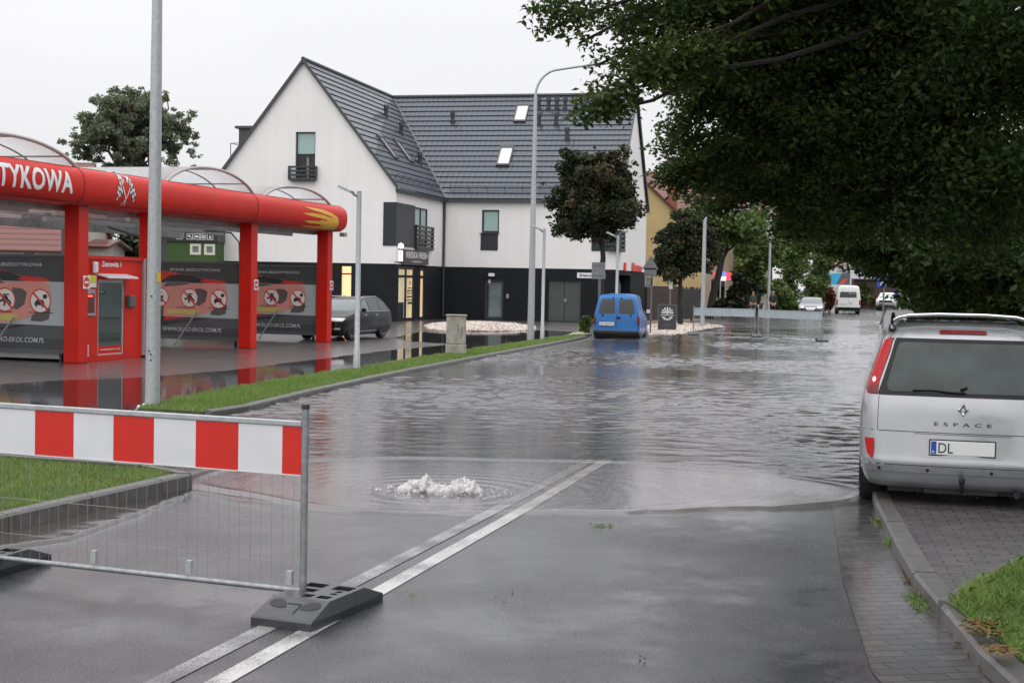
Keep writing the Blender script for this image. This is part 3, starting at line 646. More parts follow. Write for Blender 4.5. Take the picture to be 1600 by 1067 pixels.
mb = MB(); zs1, zs0 = AT(243,426,l1.location.y).z, AT(243,441,l1.location.y).z; mb.face([(.1*math.cos(a)*1.03+.01, .1*math.sin(a)*1.03, zz) for a, zz in ((-1.0,zs0),(-.3,zs0),(-.3,zs1),(-1.0,zs1))]); mb.build('sticker', M('yellow', (.65,.5,.05), .5), l1, world=False)
mb = MB(); [mb.lathe([(0,0),(.012,0),(.012,.01),(0,.01)], 8, axis='y', c=(0.0+dx,-.113,zz)) for dx, zz in ((.0,1.62),(-.03,.85),(.0,.8),(-.0,.72))]; mb.build('bolts', MT['black'], l1, world=False)
q = G(829,533)
lamp_tall('tall street lamp with curved arm between the cabinet and the blue van', (q.x, q.y, 0), AT(848,106,46.5).z, .12, .055, (1, .1), lean=.0)
def lamp_small(label, base, H):
    r = thing('yard_lamp', label, 'yard lamp', base, 0, 'short grey yard lamps with a flat head')
    mb = MB(); mb.tube([(0,0,0),(0,0,.5),(0,0,.52),(0,0,H)], [.075,.07,.055,.05], 14); mb.build('post', MT['galv_pale'], r, True, world=False)
    mb = MB(); mb.tube([(0,0,H-.12),(-.12,-.03,H-.06)], .03, 8); mb.build('bracket', MT['galv'], r, world=False)
    F = Matrix.Translation((-.24,-.06,H+.01)) @ Matrix.Rotation(rad(24), 4, 'Y')
    mb = MB(F); mb.prism([(-.2,-.08),(.1,-.1),(.16,0),(.1,.1),(-.2,.08)], -.025, .035); mb.build('lamp_head', MT['galv_pale'], r, world=False, bevel=.01)
    return r
for px, py, lb in ((557,583,'short yard lamp on the grass strip, nearest of its kind'), (847,534,'short yard lamp right beside the tall lamp with the curved arm'), (962,528,'short yard lamp behind the blue van')):
    q = G(px, py); lamp_small(lb, (q.x, q.y, 0), 3.72)
def pole(name, label, cat, px, py, ytop, r=.06, group=None):
    q = G(px, py); t = thing(name, label, cat, (q.x, q.y, 0), 0, group); zt = AT(px, ytop, q.y).z
    mb = MB(); mb.tube([(0,0,0),(0,0,zt)], [r*1.3, r], 10); mb.build('post', MT['galv_pale'], t, True, world=False); return t, q
for px, py, yt, lb in ((1097,515,344,'tall grey lamp pole behind the left far barrier'), (1200,496,300,'tall grey lamp pole in front of the far green trees')):
    t, q = pole('street_lamp', lb, 'street lamp', px, py, yt, .08)
    zt = AT(px, yt, q.y).z; mb = MB(); mb.tube([(0,0,zt),(.3,0,zt+.3),(1.4,0,zt+.5)], .05, 8); mb.build('arm', MT['galv_pale'], t, True, world=False)
    mb = MB(); mb.box(1.3,2.0,-.15,.15,zt+.45,zt+.56); mb.build('luminaire', MT['lamp_grey'], t, world=False, bevel=.03)
# ------------------------------------------------------------ car wash
c1 = G(118,567); c4 = G(506,534); D_ = Vector((c4.x-c1.x, c4.y-c1.y, 0)).normalized(); NO = Vector((D_.y, -D_.x, 0))
def S_of(px, py=500, n=0.): p = PLN(px, py, c1+NO*n, NO); return (p-c1).dot(D_)
def Z_of(px, py, n=0.): return PLN(px, py, c1+NO*n, NO).z
s1, s2, s3, s4 = 0.0, S_of(233), S_of(387), S_of(506)
FM = Matrix((D_, -NO, Vector((0,0,1)))).transposed().to_4x4(); FM.translation = Vector((c1.x, c1.y, 0))   # local: x along fascia, y inward, z up
zu = Z_of(118,322)
print('carwash cols', s1, s2, s3, s4, 'under', zu)
M('wash_red', (.55,.013,.004), .42, nscale=1.5, namt=.1, spec=.25)
M('text_white', (.75,.75,.76), .5)
M('steel_dark', (.10,.105,.11), .5, metal=.3)
M('steel_light', (.28,.29,.29), .5, metal=.2, nscale=3, namt=.3)
cw = thing('car_wash', 'red self service car wash with a rounded fascia and arched translucent roofs', 'car wash', (c1.x, c1.y, 0), 0)
def CB(name, fn, mat, par=cw, **k):
    mb = MB(FM); fn(mb); return mb.build(name, mat, par, **k)
sc_ = [-5.3, s1, s2, s3, s4]; DEP = 5.6
for i, s in enumerate(sc_):
    CB('column', lambda mb: mb.box(s-.19, s+.19, -.18, .18, -.0, zu+.05), MT['wash_red'], bevel=.015)
for s in sc_: CB('rear_column', lambda mb: mb.box(s-.12, s+.12, DEP-.12, DEP+.12, 0, zu+.05), MT['wash_red'] if abs(s-s2) < .1 else MT['steel_dark'])
zf0, zf1 = zu, zu+.80
def fascia_y(t):   # t 0..1 bottom to top around the bulge
    a = math.pi*(t-.5); ca = math.cos(a); sa = math.sin(a)
    return -.12-.42*abs(ca)**.75, (zf0+zf1)/2+(zf1-zf0)/2*(abs(sa)**.8)*(1 if sa > 0 else -1)
def fascia(mb):
    xe = s4+.42
    def fn(u, v): y, z_ = fascia_y(v); return (-14+(xe+14)*u, y, z_)
    mb.grid(fn, 24, 18)
    def endc(u, v):
        a = u*math.pi/2; y, z_ = fascia_y(v); k = math.cos(a); return (xe+.22*math.sin(a), -.12+(y+.12)*(.25+.75*k), (zf0+zf1)/2+(z_-(zf0+zf1)/2)*(.55+.45*k))
    mb.grid(endc, 5, 18)
    mb.face([endc(1, v/18) for v in range(19)])
    mb.face([(-14,.2,zf0),(xe,.2,zf0),(xe,-.12,zf0),(-14,-.12,zf0)]); mb.face([(-14,.2,zf1),(xe,.2,zf1),(xe,-.12,zf1),(-14,-.12,zf1)]); mb.face([(-14,.2,zf0),(xe,.2,zf0),(xe,.2,zf1),(-14,.2,zf1)])
fs = CB('fascia', fascia, MT['wash_red'], smooth=True)
for px in (130, 402):
    s = S_of(px, 300, .5)
    def seam(mb):
        mb.tube([(s, fascia_y(t/16)[0]-.002, fascia_y(t/16)[1]) for t in range(17)], .012, 6)
    CB('seam', seam, M('dark_red', (.12,.01,.01), .5), fs)
CB('edge_trim', lambda mb: [mb.box(-14, s4+.45, fascia_y(.12)[0]-.012, fascia_y(.12)[0]+.01, fascia_y(.12)[1]-.012, fascia_y(.12)[1]+.012), mb.box(-14, s4+.45, fascia_y(.9)[0]-.01, fascia_y(.9)[0]+.01, fascia_y(.9)[1]-.008, fascia_y(.9)[1]+.008)], MT['dark_red'], fs)
yo = -.12-.42-.012
n_f = .53
ta, tb = S_of(-4, 290, n_f), S_of(114, 290, n_f); z_lo, z_hi = Z_of(30,293,n_f), Z_of(30,257,n_f); z_lo -= .01; z_hi += .0
def curved(mb):  # bend flat lettering onto the bulge
    out = []
    for v in mb.v: out.append(v)
LOC = FM.inverted()
def on_fascia(mb, x, zc):
    t0, t1 = 0., 1.
    for _ in range(30):
        tm = (t0+t1)/2
        if fascia_y(tm)[1] < zc: t0 = tm
        else: t1 = tm
    return (x, fascia_y(t0)[0]-.008, zc)
def bend(mb):
    mb.v = [tuple(FM @ Vector(on_fascia(mb, (LOC @ Vector(v)).x, (LOC @ Vector(v)).z))) for v in mb.v]
def slice_z(mb, z0, z1, n):
    bm = bmesh.new()
    for f in mb.f:
        bm.faces.new([bm.verts.new(LOC @ Vector(mb.v[i])) for i in f])
    for k in range(1, n): bmesh.ops.bisect_plane(bm, geom=bm.verts[:]+bm.edges[:]+bm.faces[:], plane_co=(0,0,z0+(z1-z0)*k/n), plane_no=(0,0,1))
    out = MB(mb.F)
    for f in bm.faces: out.face([v.co for v in f.verts])
    bm.free(); return out
def lett(word, a, b):
    mb = MB(FM); add_text(mb, word, a, b, z_lo, z_hi, 0, bold=.03, spacing=1.05); mb = slice_z(mb, z_lo, z_hi, 14); bend(mb); mb.build('lettering', MT['text_white'], fs)
lett('TYKOWA', ta, tb)
wd_ = (tb-ta)/6; lett('BEZDO', ta-wd_*5.1, ta-wd_*.15); lett('MYJNIA', ta-wd_*12, ta-wd_*6)
# chequered flags
def flags():
    a0, a1 = S_of(176,300,n_f), S_of(217,300,n_f); zc = Z_of(197,298,n_f); W = (a1-a0)/2; cx = (a0+a1)/2
    mw, mk = MB(FM), MB(FM)
    for s in (-1, 1):
        for (ox, oz, sz, rot) in ((.50, -.02, .62, 62), (.28, .42, .5, 75)):
            for i in range(5):
                for j in range(4):
                    ca, sa = math.cos(rad(rot)), math.sin(rad(rot)); q = []
                    for u, v in ((i,j),(i+1,j),(i+1,j+1),(i,j+1)):
                        lx = (u/5-.5)*sz*.9; lz = (v/4-.5)*sz*.75+.05*math.sin(u*1.3); q.append((cx+s*(ox*W*1.0+(lx*sa*.75+lz*ca*.3)*W), zc+(oz*.9+(lz*sa-lx*ca))*W*1.25))
                    (mk if (i+j) % 2 else mw).face([(a, 0, b) for a, b in q])
        for mb_, o in ((mw, 0),): mb_.face([(cx-s*.16*W, 0, zc-.62*W), (cx-s*.10*W, 0, zc-.62*W), (cx+s*.3*W, 0, zc+.15*W), (cx+s*.24*W, 0, zc+.15*W)])
    for mb_, nm, mt in ((mw,'flag_squares','text_white'), (mk,'flag_squares','black')): mb_ = slice_z(mb_, zc-.4, zc+.4, 24); bend(mb_); mb_.build(nm, MT[mt], fs)
flags()
# flames
def flames():
    mb = MB(FM); xe = s4+.41
    for pts in ([(529,348),(515,338),(500,332),(488,328),(476,323),(490,325),(505,328),(518,333),(527,340)], [(529,352),(514,345),(500,341),(486,338),(472,333),(488,333),(504,336),(518,341),(529,347)],
                [(529,358),(512,352),(498,350),(486,349),(475,345),(488,345),(502,346),(516,348),(529,352)], [(529,359),(510,359),(492,357),(474,352),(490,353),(508,354),(529,356)], [(529,359),(505,358),(508,350),(500,344),(512,346),(506,337),(518,342),(529,346)]):
        P2 = [(min(S_of(a, b, n_f), xe), Z_of(a, b, n_f)) for a, b in pts]; zs_ = [b for a, b in P2]
        bm = bmesh.new(); f = bm.faces.new([bm.verts.new((a, 0, b)) for a, b in P2]); bmesh.ops.triangulate(bm, faces=[f])
        for k in range(1, 12): bmesh.ops.bisect_plane(bm, geom=bm.verts[:]+bm.edges[:]+bm.faces[:], plane_co=(0,0,min(zs_)+(max(zs_)-min(zs_))*k/12), plane_no=(0,0,1))
        for f in bm.faces: mb.face([(v.co.x, 0, v.co.z) for v in f.verts])
        bm.free()
    bend(mb); mb.build('flame_graphic', M('flame_yellow', (.72,.40,.04), .4), fs)
flames()
CB('rear_beam', lambda mb: mb.box(-14, s4+.3, DEP-.1, DEP+.1, zu-.05, zu+.35), MT['wash_red'])
def under(mb):
    for s in sc_ + [s4-2.7, s2+2.4, -2.6, -8, -11]: mb.box(s-.06, s+.06, .2, DEP-.1, zu+.0, zu+.16)
    for y in (1.4, 2.8, 4.2): mb.box(-14, s4+.2, y-.05, y+.05, zu-.06, zu-.001)
CB('roof_beams', under, MT['steel_light'])
def gut_(mb): mb.box(-14, s4+.25, .25, .55, zu-.1, zu+.12); mb.box(-14, s4+.2, DEP-.7, DEP-.35, zu-.25, zu+.1)
CB('gutter_pipe', gut_, MT['steel_light'])
for i in range(4):
    a = sc_[i]+.5; b = sc_[i+1]-.5
    for y in (.9, 3.2): CB('strip_lamp', lambda mb: mb.box(a, b, y-.06, y+.06, zu-.17, zu-.07), MT['galv_pale'])
# vaults
VA = []; ZARCH = [Z_of(-5,213,-.25), Z_of(-5,213,-.25), Z_of(335,268,-.25), Z_of(447,293,-.25)]
m = M('polycarbonate', (.84,.86,.86), .35, nscale=8, namt=.05, transl=.7); M('arch_tube', (.40,.38,.37), .45)
for a, b in ((-10.3, -5.3), (-5.15, -.15), (s2+.1, s3-.05), (s3+.1, s4+.1)):
    w_ = (b-a)/2; cx = (a+b)/2; rise = 1.15 if b < 5 else 1.0
    zb_ = zf1-.42; rise = (ZARCH[len(VA)]-zb_)/1.35 if len(VA) < 4 else 1; VA.append(1)
    def vf(u, v):
        t = math.pi*v; return (cx-w_*math.cos(t), -.25+u*(DEP+.6), zb_+rise*1.35*math.sin(t)**.9)
    vb = MB(FM); vb.grid(vf, 6, 22); va = vb.build('arched_roof', MT['polycarbonate'], cw, smooth=True, solid=.012)
    for u in (0, .16, .5, 1): CB('roof_hoop', lambda mb: mb.tube([Vector(vf(u, k/22))+Vector((0,0,-.01)) for k in range(23)], .04 if u == 0 else .022, 6, caps=True), MT['arch_tube'], va, smooth=True)
    for k in (.25, .5, .75): CB('roof_purlin', lambda mb: mb.tube([Vector(vf(0, k))-Vector((0,0,.03)), Vector(vf(1, k))-Vector((0,0,.03))], .02, 5), MT['arch_tube'], va)
# banners on the partitions
for n_, c_, r_ in (('ban_grey',(.052,.056,.06),.5),('ban_dark',(.018,.018,.02),.5),('ban_red',(.60,.03,.015),.5),('ban_pink',(.66,.27,.22),.5),('ban_pink2',(.40,.13,.11),.5),('ban_white',(.75,.72,.68),.5),('ban_panel',(.40,.45,.47),.5),('ban_yellow',(.55,.50,.12),.5),('ban_text',(.55,.56,.57),.5),('ban_shade',(.10,.09,.09),.5),('ban_grey2',(.08,.085,.09),.5)): M(n_, c_, r_, nscale=3, namt=.05)
BW, BZ0, BZ1 = 3.05, .28, Z_of(387,413)
BN = ['ban_grey','ban_dark','ban_red','ban_pink','ban_white','ban_panel','ban_yellow','ban_text','ban_shade','ban_pink2','ban_grey2','sign_red']
def banner(s, label):
    # local frame: x from inside to the column (left to right in view), z up, y = away from viewer
    O = FM @ Vector((s-.02, .22+BW, 0)); F = frame(O, NO)
    r = thing('wash_banner', label, 'banner', (0,0,0), 0, 'car wash banners on the bay partitions'); r.matrix_basis = F
    L = Matrix.Identity(4)
    def B(n, fn, m, par=r, **k): mb = MB(); fn(mb); return mb.build(n, m, par, world=False, **k)
    B('sheet', lambda mb: mb.box(-1.6, BW, 0, .03, BZ0, BZ1), MT['ban_grey'])
    B('frame', lambda mb: (mb.box(-1.6, BW, -.03, .06, BZ0-.09, BZ0-.002), mb.box(BW+.002, BW+.04, -.03, .06, BZ0-.09, BZ1), mb.box(-1.6, BW, -.02, .05, BZ1+.002, BZ1+.05)), MT['steel_dark'])
    for x in (.35, BW-.12): B('leg', lambda mb: mb.box(x-.03, x+.03, -.03, .05, 0, BZ0-.09), MT['black'])
    H = BZ1-BZ0
    def T(x, y): return (x/1000*BW, BZ0+(1-y/1000)*H)   # banner picture coordinates 0..1000
    mb = MB()
    def poly(pts, mi, lay):
        mb.mi = mi; bm = bmesh.new(); f = bm.faces.new([bm.verts.new((T(a,b)[0], -.002*lay, T(a,b)[1])) for a, b in pts]); bmesh.ops.triangulate(bm, faces=[f])
        for f in bm.faces: mb.face([v.co for v in f.verts])
        bm.free()
    # red car seen from its front corner, no make
    poly([(-500,140),(-100,75),(100,90),(300,120),(480,160),(620,210),(800,225),(870,260),(880,400),(860,560),(800,640),(560,720),(380,760),(200,790),(60,830),(-500,900)], 2, 1)
    poly([(-60,170),(180,165),(150,330),(60,345),(-60,350)], 1, 2)                    # side glass
    poly([(215,245),(300,170),(420,150),(540,180),(640,225),(500,300),(420,330),(230,330)], 1, 2)  # windscreen
    poly([(230,330),(420,330),(500,300),(470,250),(250,245)], 8, 3)
    poly([(-60,860),(60,830),(90,620),(160,540),(250,600),(250,760),(200,860),(120,900)], 1, 3)   # wheel
    poly([(720,640),(820,560),(880,560),(860,680),(800,720),(710,715)], 1, 3)
    poly([(560,240),(640,260),(680,300),(660,500),(600,560),(545,540),(560,400)], 1, 3)
    poly([(-500,880),(60,835),(200,870),(560,725),(720,720),(880,700),(1000,760),(1000,880),(-500,960)], 10, 1)
    # pale overlay panel: where it covers the red car the car prints pink
    poly([(60,270),(985,270),(985,745),(60,730)], 5, 4)
    poly([(160,275),(800,275),(860,300),(875,420),(860,560),(700,660),(560,720),(380,725),(90,735),(62,700),(62,500),(120,400)], 3, 5)
    poly([(230,330),(500,290),(470,272),(270,272)], 8, 6)
    poly([(90,735),(90,620),(160,540),(240,600),(240,728)], 8, 6)
    poly([(560,340),(640,350),(680,390),(660,520),(600,580),(545,560)], 8, 6)
    poly([(720,640),(820,560),(875,560),(860,680),(800,705),(710,700)], 8, 6)
    poly([(280,635),(600,640),(598,700),(280,690)], 6, 7)
    ar = 1.0
    for i, cx in enumerate((205, 500, 790)):
        X, Z = T(cx, 470+i*6); R = .265
        mb.mi = 4; disc(mb, X, Z, R, -.016, 28); mb.mi = 11; disc(mb, X, Z, R, -.0175, 28, R*.90)
        mb.mi = 1
        if i == 0: flat(mb, [(X-.09,Z-.13),(X+.07,Z-.13),(X+.10,Z+.04),(X-.12,Z+.04)], -.0185); disc(mb, X-.03, Z+.1, .02, -.0185, 10); disc(mb, X+.03, Z+.13, .015, -.0185, 10)
        if i == 1:
            disc(mb, X, Z+.02, .08, -.0185, 12); flat(mb, [(X-.15,Z-.06),(X-.07,Z-.04),(X-.07,Z+.0),(X-.15,Z+.01)], -.0185); flat(mb, [(X-.02,Z+.05),(X+.12,Z+.0),(X+.17,Z-.08),(X+.13,Z-.1),(X+.08,Z-.03),(X-.02,Z-.02)], -.0190)
            flat(mb, [(X-.06,Z+.1),(X+.1,Z+.1),(X+.1,Z+.13),(X-.06,Z+.13)], -.0185); flat(mb, [(X-.04,Z-.14),(X-.0,Z-.14),(X+.03,Z-.03),(X-.03,Z-.03)], -.0192)
        if i == 2:
            flat(mb, [(X-.14,Z-.09),(X+.1,Z-.09),(X+.1,Z-.02),(X+.06,Z+.03),(X-.08,Z+.03),(X-.14,Z-.03)], -.0185); flat(mb, [(X-.12,Z-.13),(X-.08,Z-.13),(X-.08,Z-.09),(X-.12,Z-.09)], -.0185); flat(mb, [(X+.04,Z-.13),(X+.08,Z-.13),(X+.08,Z-.09),(X+.04,Z-.09)], -.0185)
            flat(mb, [(X+.06,Z+.08),(X+.12,Z+.04),(X+.18,Z+.09),(X+.16,Z+.15),(X+.08,Z+.15)], -.0190)
        mb.mi = 11; k = .7071*R*.95; flat(mb, [(X-k-.016,Z+k-.016),(X-k+.016,Z+k+.016),(X+k+.016,Z-k+.016),(X+k-.016,Z-k-.016)], -.021)
    mb.mi = 7; a, b = T(300, 118); c, d = T(800, 70); add_text(mb, 'MYJNIA BEZDOTYKOWA', a, c, b, d+.0, -.014, bold=.01, shear=.25)
    a, b = T(240, 935); c, d = T(825, 880); add_text(mb, 'WWW.EURO-EKOL.COM.PL', a, c, b, d, -.014, bold=.01, shear=.25)
    mb.mi = 1
    for x0, x1 in ((370,560),(690,900)): a, b = T(x0, 612); c, d = T(x1, 604); flat(mb, [(a,b),(c,b),(c,d),(a,d)], -.0185)
    mb.build('printed_picture', [MT[k] for k in BN], r, world=False)
    B('prop', lambda mb: mb.tube([T2 for T2 in ((T(585,660)[0],-.06,T(585,660)[1]), (T(430,1000)[0],-.45,.03))], .022, 6), MT['galv'])
    return r
banner(s1, 'car wash banner left of the tall red column that stands left of the glass door')
banner(s3, 'car wash banner of a red car between the lamp post and the middle red column')
banner(s4, 'red car banner on the far bay, left of the end red column')
# partition walls behind the banners
# no entry signs on the columns
for s, px0, px1, y0, y1, lb in ((s1,118,134,431,451,'left of the glass door'), (s3,390,399,437,453,'on the middle red column'), (s4,508,516,439,453,'on the end red column')):
    zc = Z_of((px0+px1)/2, (y0+y1)/2, .2); O = FM @ Vector((s+.09, -.2, zc)); F = frame(O, D_)
    r = thing('no_entry_sign', 'square no entry sign '+lb, 'no entry sign', (0,0,0), 0, 'no entry signs on the red columns'); r.matrix_basis = F
    mb = MB(); mb.box(-.13,.13,0,.006,-.14,.14); mb.build('plate', MT['sign_white'], r, world=False)
    mb = MB(); mb.mi = 0; disc(mb, 0, 0, .115, -.002, 24); mb.mi = 1; flat(mb, [(-.08,-.022),(.08,-.022),(.08,.022),(-.08,.022)], -.004); mb.build('symbol', [MT['sign_red'], MT['sign_white']], r, world=False)
# technical room
rm = thing('plant_room', 'red plant room with a glass door between two red columns of the car wash', 'plant room', (c1.x, c1.y, 0), 0)
ra_, rb_ = s1+.19, s2-.34; zr = Z_of(175,402)
da, db = S_of(153), S_of(194); dz1 = Z_of(172,437); dz0 = .12
rw = MB(FM); wall(rw, ra_, rb_, 0, zr, [(da, db, dz0, dz1)], .08, y=.0)
rw.box(ra_, rb_, .10, DEP-1, zr-.08, zr-.001)
rw.face([(ra_,.0,zr),(rb_,.0,zr),(rb_,DEP-1,zr),(ra_,DEP-1,zr)]); rw.face([(rb_,0,0),(rb_,DEP-1,0),(rb_,DEP-1,zr),(rb_,0,zr)])
wl = rw.build('wall', MT['wash_red'], rm)
def RB(n, fn, m, par=rm, **k): mb = MB(FM); fn(mb); return mb.build(n, m, par, **k)
RB('interior_wall', lambda mb: (mb.face([(ra_+.03,.09,.05),(ra_+.03,4.4,.05),(ra_+.03,4.4,zr-.1),(ra_+.03,.09,zr-.1)]), mb.face([(rb_-.03,.09,.05),(rb_-.03,4.4,.05),(rb_-.03,4.4,zr-.1),(rb_-.03,.09,zr-.1)]), mb.face([(ra_,4.4,.05),(rb_,4.4,.05),(rb_,4.4,zr-.1),(ra_,4.4,zr-.1)]), mb.face([(ra_,.1,zr-.1),(rb_,.1,zr-.1),(rb_,4.4,zr-.1),(ra_,4.4,zr-.1)])), M('room_white', (.6,.62,.62), .4))
RB('interior_floor', lambda mb: mb.face([(ra_,.09,.06),(rb_,.09,.06),(rb_,4.4,.06),(ra_,4.4,.06)]), M('room_floor', (.05,.06,.065), .3))
RB('strip_lamp', lambda mb: mb.box((da+db)/2-.2, (da+db)/2-.1, .5, 4.0, zr-.17, zr-.12), M('lit', (.9,.95,1), .5, emit=(.9,.97,1), estr=4))
for k, (x, y, h) in enumerate(((da+.12,1.2,1.1),(da+.3,2.2,1.25),(da+.05,2.9,1.3),(db-.05,1.6,.8))): RB('tank', lambda mb: mb.lathe([(0,.07),(.22,.07),(.22,h),(.15,h+.1),(0,h+.1)], 14, c=(x,y,0)), M('tank_blue', (.02,.06,.25), .4) if k < 3 else MT['room_white'])
RB('pipe', lambda mb: (mb.tube([(da,.8,dz1-.4),(da,4,dz1-.4)], .06, 8), mb.tube([(db,.5,1.5),(db,4,1.5)], .04, 6), mb.tube([(db-.1,2,.1),(db-.1,2,2.2)], .04, 6)), MT['galv_pale'])
def glassm(name, tint=(.8,.85,.85), rough=.02):
    if name in MT: return MT[name]
    m = bpy.data.materials.new(name); m.use_nodes = True; MT[name] = m; nt = m.node_tree; nt.nodes.remove(nt.nodes['Principled BSDF'])
    geo = N(nt, 'ShaderNodeNewGeometry'); fr = N(nt, 'ShaderNodeFresnel'); fr.inputs[0].default_value = 1.5; gl = N(nt, 'ShaderNodeBsdfGlossy'); gl.inputs['Roughness'].default_value = rough; tr = N(nt, 'ShaderNodeBsdfTransparent'); tr.inputs[0].default_value = (*tint, 1)
    ms = N(nt, 'ShaderNodeMixShader'); nt.links.new(math_(nt, 'MULTIPLY', fr.outputs[0], math_(nt, 'SUBTRACT', 1.0, geo.outputs['Backfacing'])), ms.inputs[0]); nt.links.new(tr.outputs[0], ms.inputs[1]); nt.links.new(gl.outputs[0], ms.inputs[2]); nt.links.new(ms.outputs[0], nt.nodes['Material Output'].inputs[0]); return m
dr = RB('door', lambda mb: (mb.box(da, da+.05, .02, .07, dz0, dz1), mb.box(db-.05, db, .02, .07, dz0, dz1), mb.box(da+.05, db-.05, .02, .07, dz1-.07, dz1), mb.box(da+.05, db-.05, .02, .07, dz0, dz0+.03)), MT['galv_pale'])
RB('pane', lambda mb: mb.box(da+.05, db-.05, .04, .05, dz0+.2, dz1-.07), glassm('door_glass'), dr)
kp = RB('kick_plate', lambda mb: mb.box(da+.05, db-.05, .03, .06, dz0+.03, dz0+.2), MT['wash_red'], dr)
RB('handle', lambda mb: mb.tube([(db-.08,-.03,1.2),(db-.08,-.03,1.5)], .012, 6), MT['galv'], dr)
def tx(mb): add_text(mb, 'www.bezdotykowe.com.pl', da+.12, db-.12, dz0+.09, dz0+.15, .026)
RB('lettering', tx, MT['text_white'])
RB('lettering', lambda mb: add_text(mb, 'Ziemowita 1', S_of(158), S_of(188), Z_of(172,417), Z_of(172,408.5), -.006, bold=.02), MT['text_white'])
RB('door_canopy', lambda mb: mb.prism([(-.0, dz1+.10), (-.0,dz1+.13), (-.30, dz1+.06), (-.30, dz1+.03)], da-.05, db+.1, axis='x'), MT['sign_white'])
RB('camera_box', lambda mb: mb.box(S_of(142), S_of(148), -.10, -.001, Z_of(145,427), Z_of(145,409)), MT['sign_white'], bevel=.03)
nb = RB('notice', lambda mb: mb.box(S_of(132)+.02, S_of(149), -.02, -.001, Z_of(140,449), Z_of(140,430)), MT['sign_white'])
RB('notice_top', lambda mb: mb.box(S_of(132)+.02, S_of(148), -.026, -.0205, Z_of(140,442), Z_of(140,430)), M('lime', (.55,.60,.05), .5), nb)
pt = RB('payment_panel', lambda mb: mb.box(S_of(131)+.0, S_of(146), -.05, -.001, Z_of(140,493), Z_of(140,452)), MT['steel_light'])
RB('screen', lambda mb: mb.box(S_of(132)+.01, S_of(144), -.056, -.051, Z_of(140,489), Z_of(140,459)), M('screen_red', (.12,.01,.01), .3), pt)
RB('display', lambda mb: mb.box(S_of(132)+.02, S_of(141), -.06, -.0565, Z_of(140,464), Z_of(140,461)), M('led', (1,.1,.08), .3, emit=(1,.1,.08), estr=1.2), pt)
vt = RB('vent', lambda mb: [mb.box(S_of(131)+.01, S_of(138), -.02, -.001, zz, zz+.025) for zz in np.arange(Z_of(134,557), Z_of(134,538), .045)], MT['sign_white'])
RB('post_box', lambda mb: mb.box(S_of(196), S_of(206), -.12, -.001, Z_of(200,480), Z_of(200,462)), MT['steel_dark'], bevel=.02)
RB('roof_edge', lambda mb: mb.box(ra_, rb_, -.05, .0, zr-.06, zr+.02), MT['wash_red'])
RB('downpipe', lambda mb: mb.box(rb_+.03, rb_+.13, -.04, .06, .05, zr), MT['galv_pale'])
# hose boom
for pth, r_ in (([(s3+.3,1.5,zu-.2),(s3+1.5,1.3,zu-.2),(s3+2.0,1.3,zu-.45),(s3+2.1,1.3,zu-1.6)], .022), ([(s2+.6,1.5,zu-.3),(s2+1.8,1.3,zu-.5)], .03)): CB('hose_boom', lambda mb: mb.tube(pth, r_, 6), MT['steel_dark'])
CB('wall_lamp', lambda mb: mb.box(s4+.3, s4+.55, -.5, -.35, zu-.14, zu-.02), MT['steel_light'])
# ------------------------------------------------------------ white building
M('render_white', (.79,.78,.77), .75, nscale=.5, namt=.03, bscale=60, bstr=.15, bdist=.01)
def streaks(m):
    nt = m.node_tree; b = nt.nodes['Principled BSDF']; src = b.inputs['Base Color'].links[0].from_socket; geo = N(nt, 'ShaderNodeNewGeometry'); mp = N(nt, 'ShaderNodeMapping'); mp.inputs['Scale'].default_value = (2.2, 2.2, .12); n = N(nt, 'ShaderNodeTexNoise'); n.inputs['Scale'].default_value = 1; n.inputs['Detail'].default_value = 6; n.inputs['Roughness'].default_value = .7
    nt.links.new(geo.outputs['Position'], mp.inputs[0]); nt.links.new(mp.outputs[0], n.inputs[0]); k = math_(nt, 'MULTIPLY_ADD', n.outputs[0], .20, .88, clamp=True); cc = N(nt, 'ShaderNodeCombineColor'); [nt.links.new(k, cc.inputs[i]) for i in range(3)]
    mx = N(nt, 'ShaderNodeMix'); mx.data_type = 'RGBA'; mx.blend_type = 'MULTIPLY'; mx.inputs[0].default_value = 1; nt.links.new(src, mx.inputs[6]); nt.links.new(cc.outputs[0], mx.inputs[7]); nt.links.new(mx.outputs[2], b.inputs['Base Color'])
streaks(MT['render_white']); MT['wash_red'] and streaks(MT['wash_red'])
M('render_dark', (.012,.014,.017), .75, nscale=1.2, namt=.2, bscale=60, bstr=.15, bdist=.01, spec=.2)
M('cladding', (.034,.038,.044), .65, spec=.25, nscale=2, namt=.12)
M('frame_dark', (.022,.026,.03), .4)
M('roof_edge', (.045,.05,.055), .4)
glassm('pane_glass', (.86,.9,.9))
M('blind', (.58,.70,.67), .6); M('room_dark', (.06,.065,.075), .7); M('room_warm', (.8,.62,.42), .7, emit=(1,.74,.50), estr=.62); M('curtain', (.55,.55,.6), .8)
